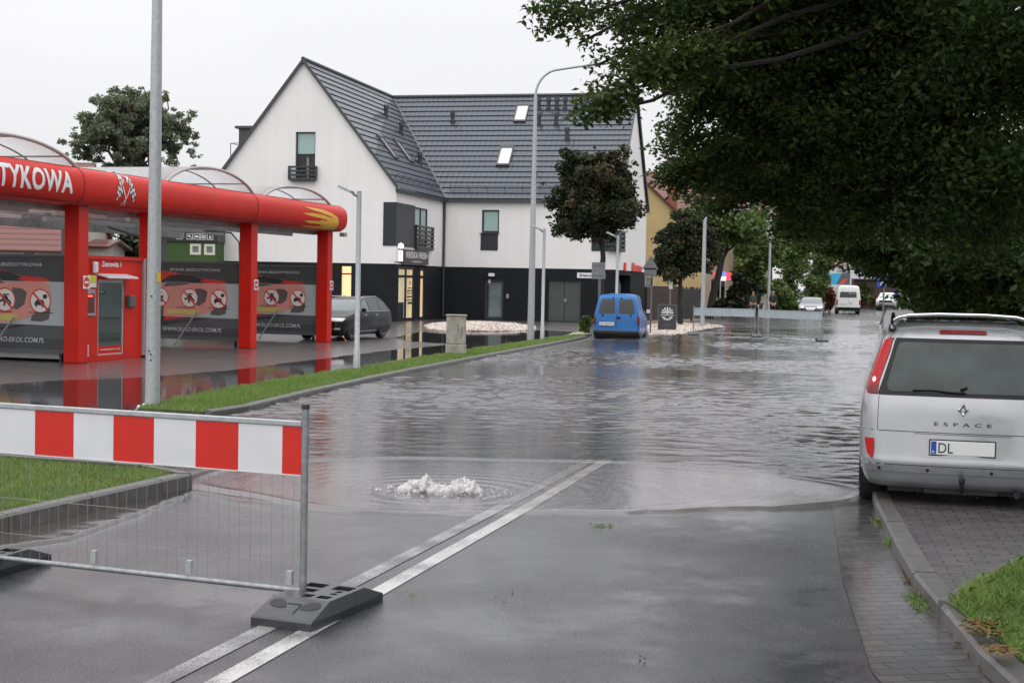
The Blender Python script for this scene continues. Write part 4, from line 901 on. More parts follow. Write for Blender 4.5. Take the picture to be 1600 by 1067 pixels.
def roof_mat():
    m = bpy.data.materials.new('roof_sheet'); m.use_nodes = True; MT['roof_sheet'] = m; nt = m.node_tree; b = nt.nodes['Principled BSDF']
    b.inputs['Base Color'].default_value = (.052,.062,.075,1); b.inputs['Roughness'].default_value = .36; b.inputs['Coat Weight'].default_value = .3
    uv = N(nt, 'ShaderNodeAttribute'); uv.attribute_name = 'alongm'
    wv = math_(nt, 'SINE', math_(nt, 'MULTIPLY', uv.outputs['Fac'], 2*math.pi/.30)); bp = N(nt, 'ShaderNodeBump'); bp.inputs['Strength'].default_value = .8; bp.inputs['Distance'].default_value = .02
    nt.links.new(wv, bp.inputs['Height']); nt.links.new(bp.outputs[0], b.inputs['Normal'])
    geo = N(nt, 'ShaderNodeNewGeometry'); n = N(nt, 'ShaderNodeTexNoise'); n.inputs['Scale'].default_value = 1.3; nt.links.new(geo.outputs['Position'], n.inputs[0])
    nt.links.new(math_(nt, 'MULTIPLY_ADD', n.outputs[0], .3, .25), b.inputs['Roughness'])
    k = math_(nt, 'MULTIPLY_ADD', wv, .12, math_(nt, 'MULTIPLY_ADD', n.outputs[0], .5, .75)); mx = N(nt, 'ShaderNodeMix'); mx.data_type = 'RGBA'; mx.blend_type = 'MULTIPLY'; mx.inputs[0].default_value = 1
    cc = N(nt, 'ShaderNodeCombineColor'); [nt.links.new(k, cc.inputs[i]) for i in range(3)]; mx.inputs[6].default_value = (.046,.058,.076,1); nt.links.new(cc.outputs[0], mx.inputs[7]); nt.links.new(mx.outputs[2], b.inputs['Base Color'])
    return m
roof_mat()
BA = G(616, 503); BV = Vector((.973, -.229, 0)).normalized(); BU = Vector((-BV.y, BV.x, 0))
FB = Matrix((BV, BU, Vector((0,0,1)))).transposed().to_4x4(); FB.translation = Vector((BA.x, BA.y, 0))
FBi = FB.inverted()
def BF(px, py, u=0.): return FBi @ PLN(px, py, BA+BU*u, BU)     # on a plane facing the street (y = u)
def BS(px, py, v=0.): return FBi @ PLN(px, py, BA+BV*v, BV)     # on a plane facing sideways (x = v)
ZB = BF(616,412.3).z; ZE = BF(614,294).z
WL = BF(342,400).x; AP = BF(475,99); ZL = BF(346,276).z; ARX = AP.x; ZR = AP.z
UB = BS(691,430).y; UM = None
vC = BF(961.5,424,UB).x; Q = BS(1008,428,vC).y-UB; UM = UB+Q/2
RR = BF(985,141,UM); ZRR = RR.z
print('building', 'band', ZB, 'eave', ZE, BF(760,306,UB).z, 'W', WL, 'left eave', ZL, 'apex', ARX, ZR, 'UB', UB, 'vC', vC, 'Q', Q, 'ridge r', ZRR, RR.x)
ZR = ZRR = (ZR+ZRR)/2-.12
bld = thing('corner_building', 'white rendered building with dark ground floor and steep dark grey roofs', 'building', (BA.x, BA.y, 0))
def BB(n, fn, m, par=bld, **k): mb = MB(FB); fn(mb); return mb.build(n, m, par, **k)
def slope_cut(x0, z0, x1, z1):  # plane through two points of xz, removes above
    d = Vector((x1-x0, 0, z1-z0)).normalized(); n = Vector((-d.z, 0, d.x)); n = n if n.z > 0 else -n; return ((x0, 0, z0), n)
# holes: gable window
h = BF(462,206.5); h2 = BF(492,283); GW = (h.x, h2.x, h2.z, h.z)
lw0, lw1 = BF(531,414), BF(549,492)
LW = (lw0.x, lw1.x, .25, BF(540,414).z)
white = MB(FB)
wall(white, WL, 0, ZB, ZR, [GW], .18, cuts=[slope_cut(0, ZE, ARX, ZR-.02), slope_cut(WL, ZL, ARX, ZR-.02)])
# side wall of the left wing (local x -> u)
SF = FB @ Matrix.Rotation(rad(90), 4, 'Z')     # local x = BU, y = -BV (into building)
def SX(px, py, v=0.): return BS(px, py, v).y, BS(px, py, v).z
a = SX(648,323); b_ = SX(667,389); SW = (a[0], b_[0], BS(657,386).z, BS(657,325).z)
ws = MB(SF); wall(ws, 0, UB, ZB, ZE, [SW], .06); white.v, off = white.v+ws.v, len(white.v); white.f += [[i+off for i in f] for f in ws.f]; white.m += ws.m
# right wing front
def RW(px, py): p = BF(px, py, UB); return p.x, p.z
a = RW(753,328); b_ = RW(779.5,364.5); WR = (a[0], b_[0], b_[1], a[1])
a = RW(925,349); b_ = RW(945,390); WR2 = (RW(952,350)[0], vC-.03, RW(950,391)[1], RW(950,350)[1])
fr_ = MB(FB @ Matrix.Translation((0, UB, 0))); wall(fr_, 0, vC, ZB, ZE, [WR, WR2], .18); off = len(white.v); white.v += fr_.v; white.f += [[i+off for i in f] for f in fr_.f]; white.m += fr_.m
# end wall of right wing
EF = FB @ Matrix.Translation((vC, UB, 0)) @ Matrix.Rotation(rad(90), 4, 'Z')
def EX(px, py): p = BS(px, py, vC); return p.y-UB, p.z
ez = EX(978,240)
EW = (EX(972,300)[0], EX(982,300)[0], EX(977,262)[1]-.6, EX(977,240)[1])
ew = MB(EF); wall(ew, 0, Q, ZB, ZR, [EW], .18, cuts=[slope_cut(0, ZE, Q/2, ZR-.02), slope_cut(Q, ZE, Q/2, ZR-.02)]); off = len(white.v); white.v += ew.v; white.f += [[i+off for i in f] for f in ew.f]; white.m += ew.m
# backs
white.face([(WL,0,ZB),(WL,UB+Q,ZB),(WL,UB+Q,ZL),(WL,0,ZL)]); white.face([(WL,UB+Q,0),(vC,UB+Q,0),(vC,UB+Q,ZE),(WL,UB+Q,ZE)])
white.build('wall', MT['render_white'], bld)
def low():
    mb = MB(FB)
    wall(mb, WL, 0, 0, ZB, [LW], .18)
    m2 = MB(SF); global D1, D2
    D1 = (SX(622,420)[0], SX(646.5,500)[0], .02, SX(634,417)[1]); D2 = (SX(656,420)[0], SX(663,500)[0], .02, SX(659,419)[1])
    wall(m2, 0, UB, 0, ZB, [D1, D2], .05)
    m3 = MB(FB @ Matrix.Translation((0, UB, 0))); global D3, D4
    D3 = (RW(756,440)[0], RW(787,440)[0], .02, RW(770,436)[1]); D4 = (RW(855,440)[0], RW(908,440)[0], .02, RW(880,438)[1])
    wall(m3, 0, vC, 0, ZB, [D3, D4], .25)
    m4 = MB(EF); global D5
    D5 = (1.2, 5.2, .02, ZB-.25); wall(m4, 0, Q, 0, ZB, [D5], .5)
    for m_ in (m2, m3, m4): off = len(mb.v); mb.v += m_.v; mb.f += [[i+off for i in f] for f in m_.f]; mb.m += m_.m
    mb.face([(WL,0,0),(WL,UB+Q,0),(WL,UB+Q,ZB),(WL,0,ZB)])
    return mb.build('ground_floor_wall', MT['render_dark'], bld)
low()
def window(F, x0, x1, z0, z1, y, parent=bld, fr=.06, mull=(), trans=(), back='room_dark', blind=None, name='window', glass='pane_glass', depth=.5):
    mb = MB(F); e = y-.04, y+.03
    mb.box(x0, x0+fr, *e, z0, z1); mb.box(x1-fr, x1, *e, z0, z1); mb.box(x0+fr, x1-fr, *e, z0, z0+fr); mb.box(x0+fr, x1-fr, *e, z1-fr, z1)
    for m_ in mull: mb.box(m_-fr/2, m_+fr/2, *e, z0+fr, z1-fr)
    for t in trans: mb.box(x0+fr, x1-fr, e[0]+.003, e[1]+.003, t-fr/2, t+fr/2)
    o = mb.build(name, MT['frame_dark'], parent)
    mb = MB(F); mb.box(x0+fr*.5, x1-fr*.5, y+.0, y+.008, z0+fr*.5, z1-fr*.5); mb.build('pane', MT[glass], o)
    mb = MB(F); mb.face([(x0,y+depth,z0),(x1,y+depth,z0),(x1,y+depth,z1),(x0,y+depth,z1)])
    for a in (x0, x1): mb.face([(a,y+.031,z0),(a,y+depth,z0),(a,y+depth,z1),(a,y+.031,z1)])
    for a in (z0, z1): mb.face([(x0,y+.031,a),(x1,y+.031,a),(x1,y+depth,a),(x0,y+depth,a)])
    mb.build('room', MT[back], o)
    if blind is not None: mb = MB(F); mb.box(x0+fr, x1-fr, y+.02, y+.024, blind, z1-fr); mb.build('blind', MT['blind'], o)
    return o
def railing(F, x0, x1, z0, z1, n, y=-.30, par=None):
    mb = MB(F); hh = (z1-z0)/(n*2-1)
    for i in range(n): mb.box(x0, x1, y, y+.03, z0+2*i*hh, z0+(2*i+1)*hh); 
    for x in (x0, x1-.04): mb.box(x, x+.04, y+.03, -.0, z0, z1)
    for i in (0, n-1): mb.box(x0, x0+.03, y+.03, 0, z0+2*i*hh, z0+(2*i+1)*hh); 
    mb.box(x0+.1, x1-.1, y, 0, z0-.06, z0-.01)
    return mb.build('balcony_railing', MT['frame_dark'], par or bld)
o = window(FB, *GW, .14, blind=GW[2]+(GW[3]-GW[2])*.56)
mb = MB(FB); [mb.box(GW[0]+f*(GW[1]-GW[0]), GW[0]+(f+.1)*(GW[1]-GW[0]), .4, .42, GW[2], GW[2]+(GW[3]-GW[2])*.5) for f in (.42, .85)]; mb.build('curtain', MT['curtain'], o)
a, b_ = BF(453,260), BF(496,282); railing(FB, a.x, b_.x, b_.z, a.z, 4, -.25)
o = window(SF, *SW, .05, mull=[SW[0]+(SW[1]-SW[0])*.5], blind=SW[2]+.3, fr=.07)
a, b_ = BS(644.5,352,-.0), BS(671,390); railing(SF, a.y+.3, b_.y+.3, BS(657,389).z, BS(657,353).z, 6, -.16)
window(FB @ Matrix.Translation((0, UB, 0)), *WR, .14, blind=WR[2]+.12, fr=.08)
R2F = FB @ Matrix.Translation((0, UB, 0))
window(R2F, *WR2, .14, fr=.08)
z_ = RW(765,391.5)[1]; mb = MB(R2F); mb.box(RW(751,380)[0], RW(778,380)[0], -.02, .0, z_, WR[2]-.04); mb.build('spandrel_panel', MT['cladding'], bld)
mb = MB(R2F); mb.box(RW(749.5,365)[0], RW(780.5,365)[0], -.07, .1, WR[2]-.04, WR[2]-.002); mb.build('sill', MT['frame_dark'], bld)
mb = MB(R2F); mb.box(RW(925,349)[0], WR2[0], -.03, .0, WR2[2]-.05, WR2[3]+.02); mb.build('spandrel_panel', MT['cladding'], bld)
railing(EF, -.3, 1.6, WR2[2], WR2[2]+1.0, 5, -.25); railing(R2F, WR2[0]-.1, vC+.28, WR2[2], WR2[2]+1.0, 5, -.25)
window(EF, *EW, .14, fr=.08)
# dark cladding wrapping the corner
ca, cz0, cz1 = BF(599,350).x, BF(608,384.2).z, BF(608,316).z
mb = MB(FB); mb.box(ca, .03, -.03, -.0, cz0, cz1); mb.build('cladding', MT['cladding'], bld)
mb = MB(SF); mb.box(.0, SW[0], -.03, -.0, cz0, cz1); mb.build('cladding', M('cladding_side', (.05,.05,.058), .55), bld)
# ground floor openings
window(FB, *LW, .12, trans=[BF(540,428).z], back='room_warm', fr=.07, depth=1.2, name='shop_window')
w1 = window(SF, *D1, .045, mull=[(D1[0]+D1[1])/2+.0], trans=[BS(634,432).z], back='room_warm', fr=.13, depth=.16, name='shop_door')
M('decal', (.10,.07,.05), .6)
mb = MB(SF); xx = (D1[0]*.22+D1[1]*.78)
for i, (zz, wd, hh) in enumerate(((1.75,.08,.16),(1.55,.35,.05),(1.42,.5,.06),(1.3,.45,.05),(1.12,.5,.08),(.98,.55,.05),(.8,.35,.12))): mb.box(xx-wd, xx+wd, .036, .040, zz, zz+hh)
mb.build('door_lettering', MT['decal'], w1)
mb = MB(SF); mb.box(D1[0]+.15, (D1[0]+D1[1])/2-.1, .08, .12, .1, .9); mb.build('counter', MT['room_dark'], w1)
window(SF, *D2, .045, trans=[BS(659,433).z], back='room_warm', fr=.14, depth=.16, name='shop_window')
M('door_glass_grey', (.30,.33,.34), .15, nscale=1.5, namt=.3); M('gate_grey', (.065,.072,.07), .5, nscale=3, namt=.15)
o = window(R2F, *D3, .2, back='room_dark', fr=.14, name='entrance_door', depth=.8)
mb = MB(R2F); mb.face([(D3[0]+.14,.5,.1),(D3[1]-.2,.5,.1),(D3[1]-.2,.5,D3[3]-.2),(D3[0]+.14,.5,D3[3]-.2)]); mb.build('hall', MT['door_glass_grey'], o)
mb = MB(R2F); mb.box(D3[0]+.2, D3[0]+.32, .15, .158, 1.9, 2.1); mb.build('door_sticker', MT['text_white'], o)
mb = MB(R2F); xm = (D4[0]+D4[1])/2
mb.box(D4[0]+.06, xm-.02, .18, .22, .03, D4[3]-.06); mb.box(xm+.02, D4[1]-.06, .18, .22, .03, D4[3]-.06)
g_ = mb.build('double_gate', MT['gate_grey'], bld)
mb = MB(R2F); mb.box(D4[0], D4[1], .225, .25, 0, D4[3]); mb.box(D4[0],D4[0]+.05,.15,.224,0,D4[3]); mb.box(D4[1]-.05,D4[1],.15,.224,0,D4[3]); mb.box(D4[0]+.05,D4[1]-.05,.15,.224,D4[3]-.05,D4[3]); mb.build('frame', MT['frame_dark'], g_)
mb = MB(R2F); mb.box(xm+.01, xm+.05, .14, .18, 1.0, 1.2); mb.tube([(xm+.03,.12,1.1),(xm+.15,.12,1.1)], .015, 6); mb.build('handle', MT['galv_pale'], g_)
lp = MB(R2F); x, zz = RW(764,431); x2, z3 = RW(773,427); lp.box(x, x2, -.12, -.001, zz-.02, z3); lp.build('door_lamp', MT['text_white'], bld)
mb = MB(R2F); x, zz = RW(793,463); mb.box(x-.07, x+.07, -.02, -.001, zz-.1, zz+.12); mb.build('intercom', MT['steel_light'], bld)
# recess at the right end
mb = MB(EF); mb.box(D5[0], D5[1], .52, .55, 0, D5[3]); e5 = mb.build('shop_front', MT['frame_dark'], bld)
mb = MB(EF); [mb.box(D5[0]+.15+k*.95, D5[0]+1.0+k*.95, .49, .5, .2, D5[3]-.4) for k in range(4)]; mb.build('pane', MT['door_glass_grey'], e5)
# roofs ---------------------------------------------------------------
ov = .12
def stepped(mb, R0, R1, E0, E1, n, alongs):
    """rows of sheet between ridge edge and eave edge, each lapping over the next; coordinates in FB frame"""
    R0, R1, E0, E1 = map(Vector, (R0, R1, E0, E1)); nrm = (R1-R0).cross(E0-R0).normalized(); nrm = nrm if nrm.z > 0 else -nrm; al = (R1-R0).normalized()
    for i in range(n):
        a, b = i/n, (i+1)/n; p0, p1 = R0.lerp(E0, a), R1.lerp(E1, a); q0, q1 = R0.lerp(E0, b), R1.lerp(E1, b); up = nrm*.055; lo = nrm*.010
        mb.face([p0+lo, p1+lo, q1+up, q0+up]); mb.face([q0+up, q1+up, q1+lo, q0+lo])
ZRo = ZR+.05; nR = 20
roofs = []
rf = MB(FB)
stepped(rf, (ARX,-ov,ZRo), (ARX,UM,ZRo), (ov,-ov,ZE), (ov,UB-ov,ZE), 19, None)
stepped(rf, (ARX,UM,ZRo), (vC+ov,UM,ZRo), (ov,UB-ov,ZE), (vC+ov,UB-ov,ZE), nR, None)
stepped(rf, (ARX,UB+Q,ZRo), (ARX,-ov,ZRo), (WL-ov,UB+Q,ZL-.08), (WL-ov,-ov,ZL-.08), 17, None)
stepped(rf, (vC+ov,UM,ZRo), (ARX,UM,ZRo), (vC+ov,UB+Q+ov,ZE), (ARX,UB+Q+ov,ZE), nR, None)
ro = rf.build('roof', MT['roof_sheet'], bld)
me = ro.data; at = me.attributes.new('alongm', 'FLOAT', 'POINT'); vals = []
nf = 19*8
for i, v in enumerate(me.vertices):
    p = FBi @ (ro.parent.matrix_basis @ v.co); vals.append(p.y if (i < 19*8 or (19+nR)*8 <= i < (19+nR+17)*8) else p.x)
at.data.foreach_set('value', vals)
def bar(mb, a, b, wd, hh): # bar along a-b
    mb.tube([a, b], wd, 6)
vb = MB(FB); 
T_ = .09
vb.tube([(ARX,-ov-.03,ZRo+.05),(ARX,UM,ZRo+.05)], .10, 8); vb.tube([(ARX,UM,ZRo+.05),(vC+ov,UM,ZRo+.05)], .10, 8)
vb.build('ridge_cap', MT['roof_edge'], ro)
vb = MB(FB); vb.tube([(ARX,UM,ZRo+.02),(ov,UB-ov,ZE+.04)], .07, 6); vb.build('valley_flashing', M('flash', (.10,.115,.12), .4), ro)
def verge(mb, a, b, t=.22, y0=0, w=.05, axis='y'):
    a, b = Vector(a), Vector(b); dz = Vector((0,0,t)); o_ = Vector((0,w,0)) if axis == 'y' else Vector((-w,0,0))
    q = [a+Vector((0,0,.09)), b+Vector((0,0,.09)), b+Vector((0,0,.09))-dz, a+Vector((0,0,.09))-dz]
    mb.face(q); mb.face([p+o_ for p in q])
    for i in range(4): j = (i+1) % 4; mb.face([q[i], q[j], q[j]+o_, q[i]+o_])
for a, b, ax in (((ARX,-ov-.05,ZRo), (ov+.02,-ov-.05,ZE), 'y'), ((ARX,-ov-.05,ZRo), (WL-ov,-ov-.05,ZL-.08), 'y'), ((vC+ov+.05,UM,ZRo), (vC+ov+.05,UB-ov,ZE), 'x'), ((vC+ov+.05,UM,ZRo), (vC+ov+.05,UB+Q+ov,ZE), 'x')):
    vb = MB(FB); verge(vb, a, b, axis=ax); vb.build('verge_board', MT['roof_edge'], ro)
vb = MB(FB); vb.box(.0, ov+.1, -ov, UB-ov-.1, ZE-.19, ZE-.02); vb.box(ov+.1, vC+ov, UB-ov-.12, UB, ZE-.19, ZE-.02); vb.build('gutter', MT['roof_edge'], ro)
vb = MB(FB); vb.tube([(.09,UB-.09,ZE-.15),(.09,UB-.09,.1)], .06, 10); vb.build('downpipe', M('pipe_brown', (.05,.045,.045), .4), bld, smooth=True)
# roof furniture on right wing front slope / left wing right slope
nR2 = Vector((0, -(ZRo-ZE), (UM-UB+ov))).normalized(); P0R = Vector((0, UB-ov, ZE)); 
def on_plane(px, py, P0l, nl):
    P0 = FB @ P0l; n = (FB.to_3x3() @ nl); r = ray(px, py); t = (P0-EYE).dot(n)/r.dot(n); return FBi @ (EYE+r*t)
nL2 = Vector(((ZRo-ZE), 0, (ov-ARX))).normalized(); P0L = Vector((ov, 0, ZE))
def rp(px, py): return on_plane(px, py, P0R, nR2)
def lp_(px, py): return on_plane(px, py, P0L, nL2)
def roof_vent(px, py, f, nl, along, label=None):
    p = f(px, py); mb = MB(FB)
    mb.lathe([(.13,-.1),(.13,.12),(.10,.15),(.10,.42),(.135,.43),(.135,.62),(.12,.66),(0,.66)], 12, c=p)
    mb.build('roof_vent', MT['frame_dark'], ro, smooth=True)
for px, py in ((707,192),(853,183) and (842,172),(857,172),(870,172),(883,172),(842,196),(869,196),(886,219),(834,273)): roof_vent(px, py, rp, nR2, None)
for px, py in ((603,184),(627,211),(656,258)): roof_vent(px, py, lp_, nL2, None)
def skylight(P4, n, open_=0.0):
    mb = MB(FB); c = [Vector(p) for p in P4]; ctr = sum(c, Vector())/4
    inn = [p.lerp(ctr, .16) for p in c]; up = n*.13
    for i in range(4):
        j = (i+1) % 4; mb.face([c[i]+up, c[j]+up, inn[j]+up, inn[i]+up]); mb.face([c[i]-up*.2, c[j]-up*.2, c[j]+up, c[i]+up]); mb.face([inn[i], inn[j], inn[j]+up, inn[i]+up])
    s = mb.build('skylight', M('sky_frame', (.075,.07,.075), .4), ro)
    mb = MB(FB); mb.face([p+up*.6 for p in inn]); mb.build('pane', M('sky_pane', (.6,.62,.64), .08, coat=1, coatr=.02), s)
for (cx, cy, hw, hh, sk) in ((815,178.5,10,13.5,6.5), (789.5,245.5,10.5,15,6)):
    P = [rp(cx-hw+sk-1, cy-hh), rp(cx+hw+sk-1, cy-hh), rp(cx+hw-sk+1, cy+hh), rp(cx-hw-sk+1, cy+hh)]; zt = P[0].z; zb2 = P[2].z
    xa, xb = (P[0].x+P[3].x)/2, (P[1].x+P[2].x)/2
    def onz(x, z): return Vector((x, UB-ov+(z-ZE)/(ZRo-ZE)*(UM-UB+ov), z))
    skylight([onz(xa, zt), onz(xb, zt), onz(xb, zb2), onz(xa, zb2)], nR2)
def onzl(y, z): return Vector((ov+(z-ZE)/(ZRo-ZE)*(ARX-ov), y, z))
for (px, py, px2, py2) in ((587,212,607,246), (612,218,632,252)):
    a, b_ = lp_(px, py), lp_(px2, py2); y0 = a.y; skylight([onzl(y0, a.z), onzl(y0+.75, a.z), onzl(y0+.75, b_.z), onzl(y0, b_.z)], nL2)
# snow guards
sg_ = MB(FB)
def guard(mb, p0, p1, nl):
    p0, p1 = Vector(p0), Vector(p1); n = int((p1-p0).length/.9); 
    for h in (.12, .24): mb.tube([p0+nl*h, p1+nl*h], .018, 5)
    for i in range(n+1): p = p0.lerp(p1, i/n); mb.tube([p, p+nl*.28], .016, 5)
za = ZE+(ZRo-ZE)*.085
guard(sg_, onzl(.5, za), onzl(UB-.4, za), nL2); 
def onzr(x, z): return Vector((x, UB-ov+(z-ZE)/(ZRo-ZE)*(UM-UB+ov), z))
guard(sg_, onzr(.3, za), onzr(vC-.2, za), nR2); sg_.build('snow_guard', MT['frame_dark'], ro)
# dormer and its railing on the left slope
d0 = BF(367,198).z; dm = MB(FB); dm.box(WL+.55, ARX-1.0, .9, 4.5, ZL-.3, d0); dm.build('dormer', MT['roof_edge'], bld)
dm = MB(FB); dm.box(WL+.4, ARX-1, .75, 4.6, d0+.001, d0+.12); dm.build('dormer_roof', MT['roof_edge'], bld)
a = BF(348,221); dm = MB(FB); dm.tube([(a.x,.9,ZL-.6),(a.x,.9,a.z),(WL+.55,.9,a.z)], .02, 5); dm.tube([(a.x,4.4,ZL-.6),(a.x,4.4,a.z),(a.x,.9,a.z)], .02, 5)
for k in range(4): dm.box(a.x, a.x+.03, .9, 4.4, ZL-.45+k*.18, ZL-.37+k*.18); dm.box(a.x+.03, WL+.5, .88, .91, ZL-.45+k*.18, ZL-.37+k*.18)
dm.box(a.x, WL+.5, .9, 4.4, ZL-.6, ZL-.5); dm.build('terrace_railing', MT['frame_dark'], bld)
# barber pole and shop sign
x0, z0 = BS(631.5,414,.16).y, BS(631,414).z; x1, z1 = BS(670,392,.16).y, BS(670,392).z
zt = BS(650,391.5).z; zbm = BS(650,413.5).z
sg2 = thing('shop_sign', 'dark shop sign with white lettering over the barber shop door', 'shop sign', (0,0,0)); sg2.matrix_basis = SF
sxx = SF.inverted()
mb = MB(); mb.box(x0, x1, -.16, -.02, zbm, zt); mb.build('sign_board', M('sign_dark', (.045,.036,.045), .45), sg2, world=False)
mb = MB(); mb.mi = 0; add_text(mb, 'KRESKA FRESH', x0+.3, x1-.25, zbm+(zt-zbm)*.42, zbm+(zt-zbm)*.86, -.165, bold=.012)
add_text(mb, 'SALON', (x0+x1)/2-.5, (x0+x1)/2+.5, zbm+(zt-zbm)*.12, zbm+(zt-zbm)*.26, -.165, bold=.015)
for s in (-1, 1): flat(mb, [((x0+x1)/2+s*.6, zbm+(zt-zbm)*.17), ((x0+x1)/2+s*1.0, zbm+(zt-zbm)*.19), ((x0+x1)/2+s*.6, zbm+(zt-zbm)*.22)], -.165)
mb.build('lettering', MT['text_white'], sg2, world=False)
bp_ = thing('barber_pole', 'lit barber pole with a glowing round globe beside the dark shop sign', 'barber pole', (0,0,0)); bp_.matrix_basis = SF
px_ = BS(625.5,398,.3); xb = px_.y; zc0, zc1 = BS(626,412).z, BS(626,381).z; Hh = zc1-zc0; rr_ = Hh*.11
M('pole_white', (.9,.9,1), .4, emit=(.93,.94,1), estr=.9); M('pole_blue', (.3,.5,.9), .4, emit=(.4,.62,1), estr=.75); M('pole_pink', (.9,.4,.5), .4, emit=(1,.6,.72), estr=.75); M('globe', (1,1,1), .4, emit=(1,.95,1), estr=1.6)
mb = MB(); c_ = (xb, -.32, 0); n = 24
for i in range(30):
    for k in range(n):
        a0, a1 = 2*math.pi*k/n, 2*math.pi*(k+1)/n; za_, zb_2 = zc0+Hh*(.1+.55*i/30), zc0+Hh*(.1+.55*(i+1)/30)
        ph = (i/30*2.5+k/n) % 1; mb.mi = 1 if ph < .14 else (2 if .5 < ph < .62 else 0)
        P = lambda a, z: (c_[0]+rr_*math.cos(a), c_[1]+rr_*math.sin(a), z); mb.face([P(a0,za_),P(a1,za_),P(a1,zb_2),P(a0,zb_2)])
mb.build('striped_cylinder', [MT['pole_white'], MT['pole_blue'], MT['pole_pink']], bp_, world=False)
mb = MB(); mb.lathe([(0,zc0),(rr_*1.1,zc0),(rr_*1.1,zc0+Hh*.099),(0,zc0+Hh*.099)], 16, c=c_); mb.lathe([(0,zc0+Hh*.651),(rr_*1.1,zc0+Hh*.651),(rr_*1.1,zc0+Hh*.73),(0,zc0+Hh*.73)], 16, c=c_); mb.box(xb-.03, xb+.03, -.3, 0, zc0+.03, zc0+.07); mb.build('cap', MT['black'], bp_, world=False)
mb = MB(); mb.lathe([(rr_*1.3*math.sin(t), zc0+Hh*.86-rr_*1.3*math.cos(t)) for t in [.15+k*(math.pi-.3)/10 for k in range(11)]], 16, c=c_); mb.build('globe', MT['globe'], bp_, True, world=False)
# street name plate and red lettering on the end wall
x, zt2 = RW(902,426); x2, zb2 = RW(935,435); r = thing('street_sign', 'white street name plate on the dark wall, half behind the grey sign back', 'street sign', (0,0,0)); r.matrix_basis = R2F
mb = MB(); mb.box(x, x2+.35, -.03, -.001, zb2, zt2); mb.build('plate', MT['text_white'], r, world=False)
mb = MB(); add_text(mb, 'Ziemowita', x+.09, x2+.2, zb2+.07, zt2-.07, -.033, bold=.03); mb.build('lettering', MT['black'], r, world=False)
r = thing('wall_lettering', 'red letters on the white end wall above the dark ground floor', 'wall sign', (0,0,0)); r.matrix_basis = EF
M('letter_red', (.75,.04,.015), .5)
a, b_ = EX(986.5,421), EX(1002.5,412); mb = MB(); add_text(mb, 'Bistro', a[0], b_[0], a[1]-.1, b_[1], -.05, bold=.05); mb.build('letters', MT['letter_red'], r, world=False)
a = EX(975,417); mb = MB(); mb.box(a[0]-.2, a[0]+.35, -.08, -.02, a[1]-.22, a[1]+.22); mb.build('red_panel', MT['letter_red'], r, world=False)
# ------------------------------------------------------------ vehicles
M('paint_silver', (.34,.35,.37), .3, metal=.55, coat=1, coatr=.06, nscale=5, namt=.07, bscale=170, bstr=.05, bdist=.003); M('paint_blue', (.004,.125,.38), .4, coat=.35, coatr=.1, spec=.3); M('paint_dark', (.008,.008,.010), .3, coat=.2, coatr=.05, spec=.25); M('paint_white', (.66,.68,.66), .35, coat=.6)
M('paint_grey', (.10,.10,.12), .3, coat=1, metal=.3); M('paint_red', (.5,.06,.05), .35, coat=.7)
M('tyre', (.018,.018,.019), .7, bscale=80, bstr=.3); M('rim', (.38,.39,.41), .35, metal=.7); M('chrome', (.7,.72,.74), .15, metal=1); M('trim_black', (.012,.012,.014), .5, spec=.3)
M('glass_car', (.010,.012,.013), .04, spec=.6); M('glass_green', (.020,.038,.034), .1, spec=.45, nscale=2.2, namt=.7, bscale=260, bstr=.12, bdist=.002); M('glass_light', (.14,.18,.18), .08)
M('lens_red', (.42,.006,.008), .2, spec=.3); M('lens_dark_red', (.16,.008,.010), .2, spec=.4); M('lens_clear', (.75,.72,.72), .12, coat=1, coatr=.02); M('plate_white', (.68,.69,.68), .4); M('eu_blue', (.01,.06,.42), .4)
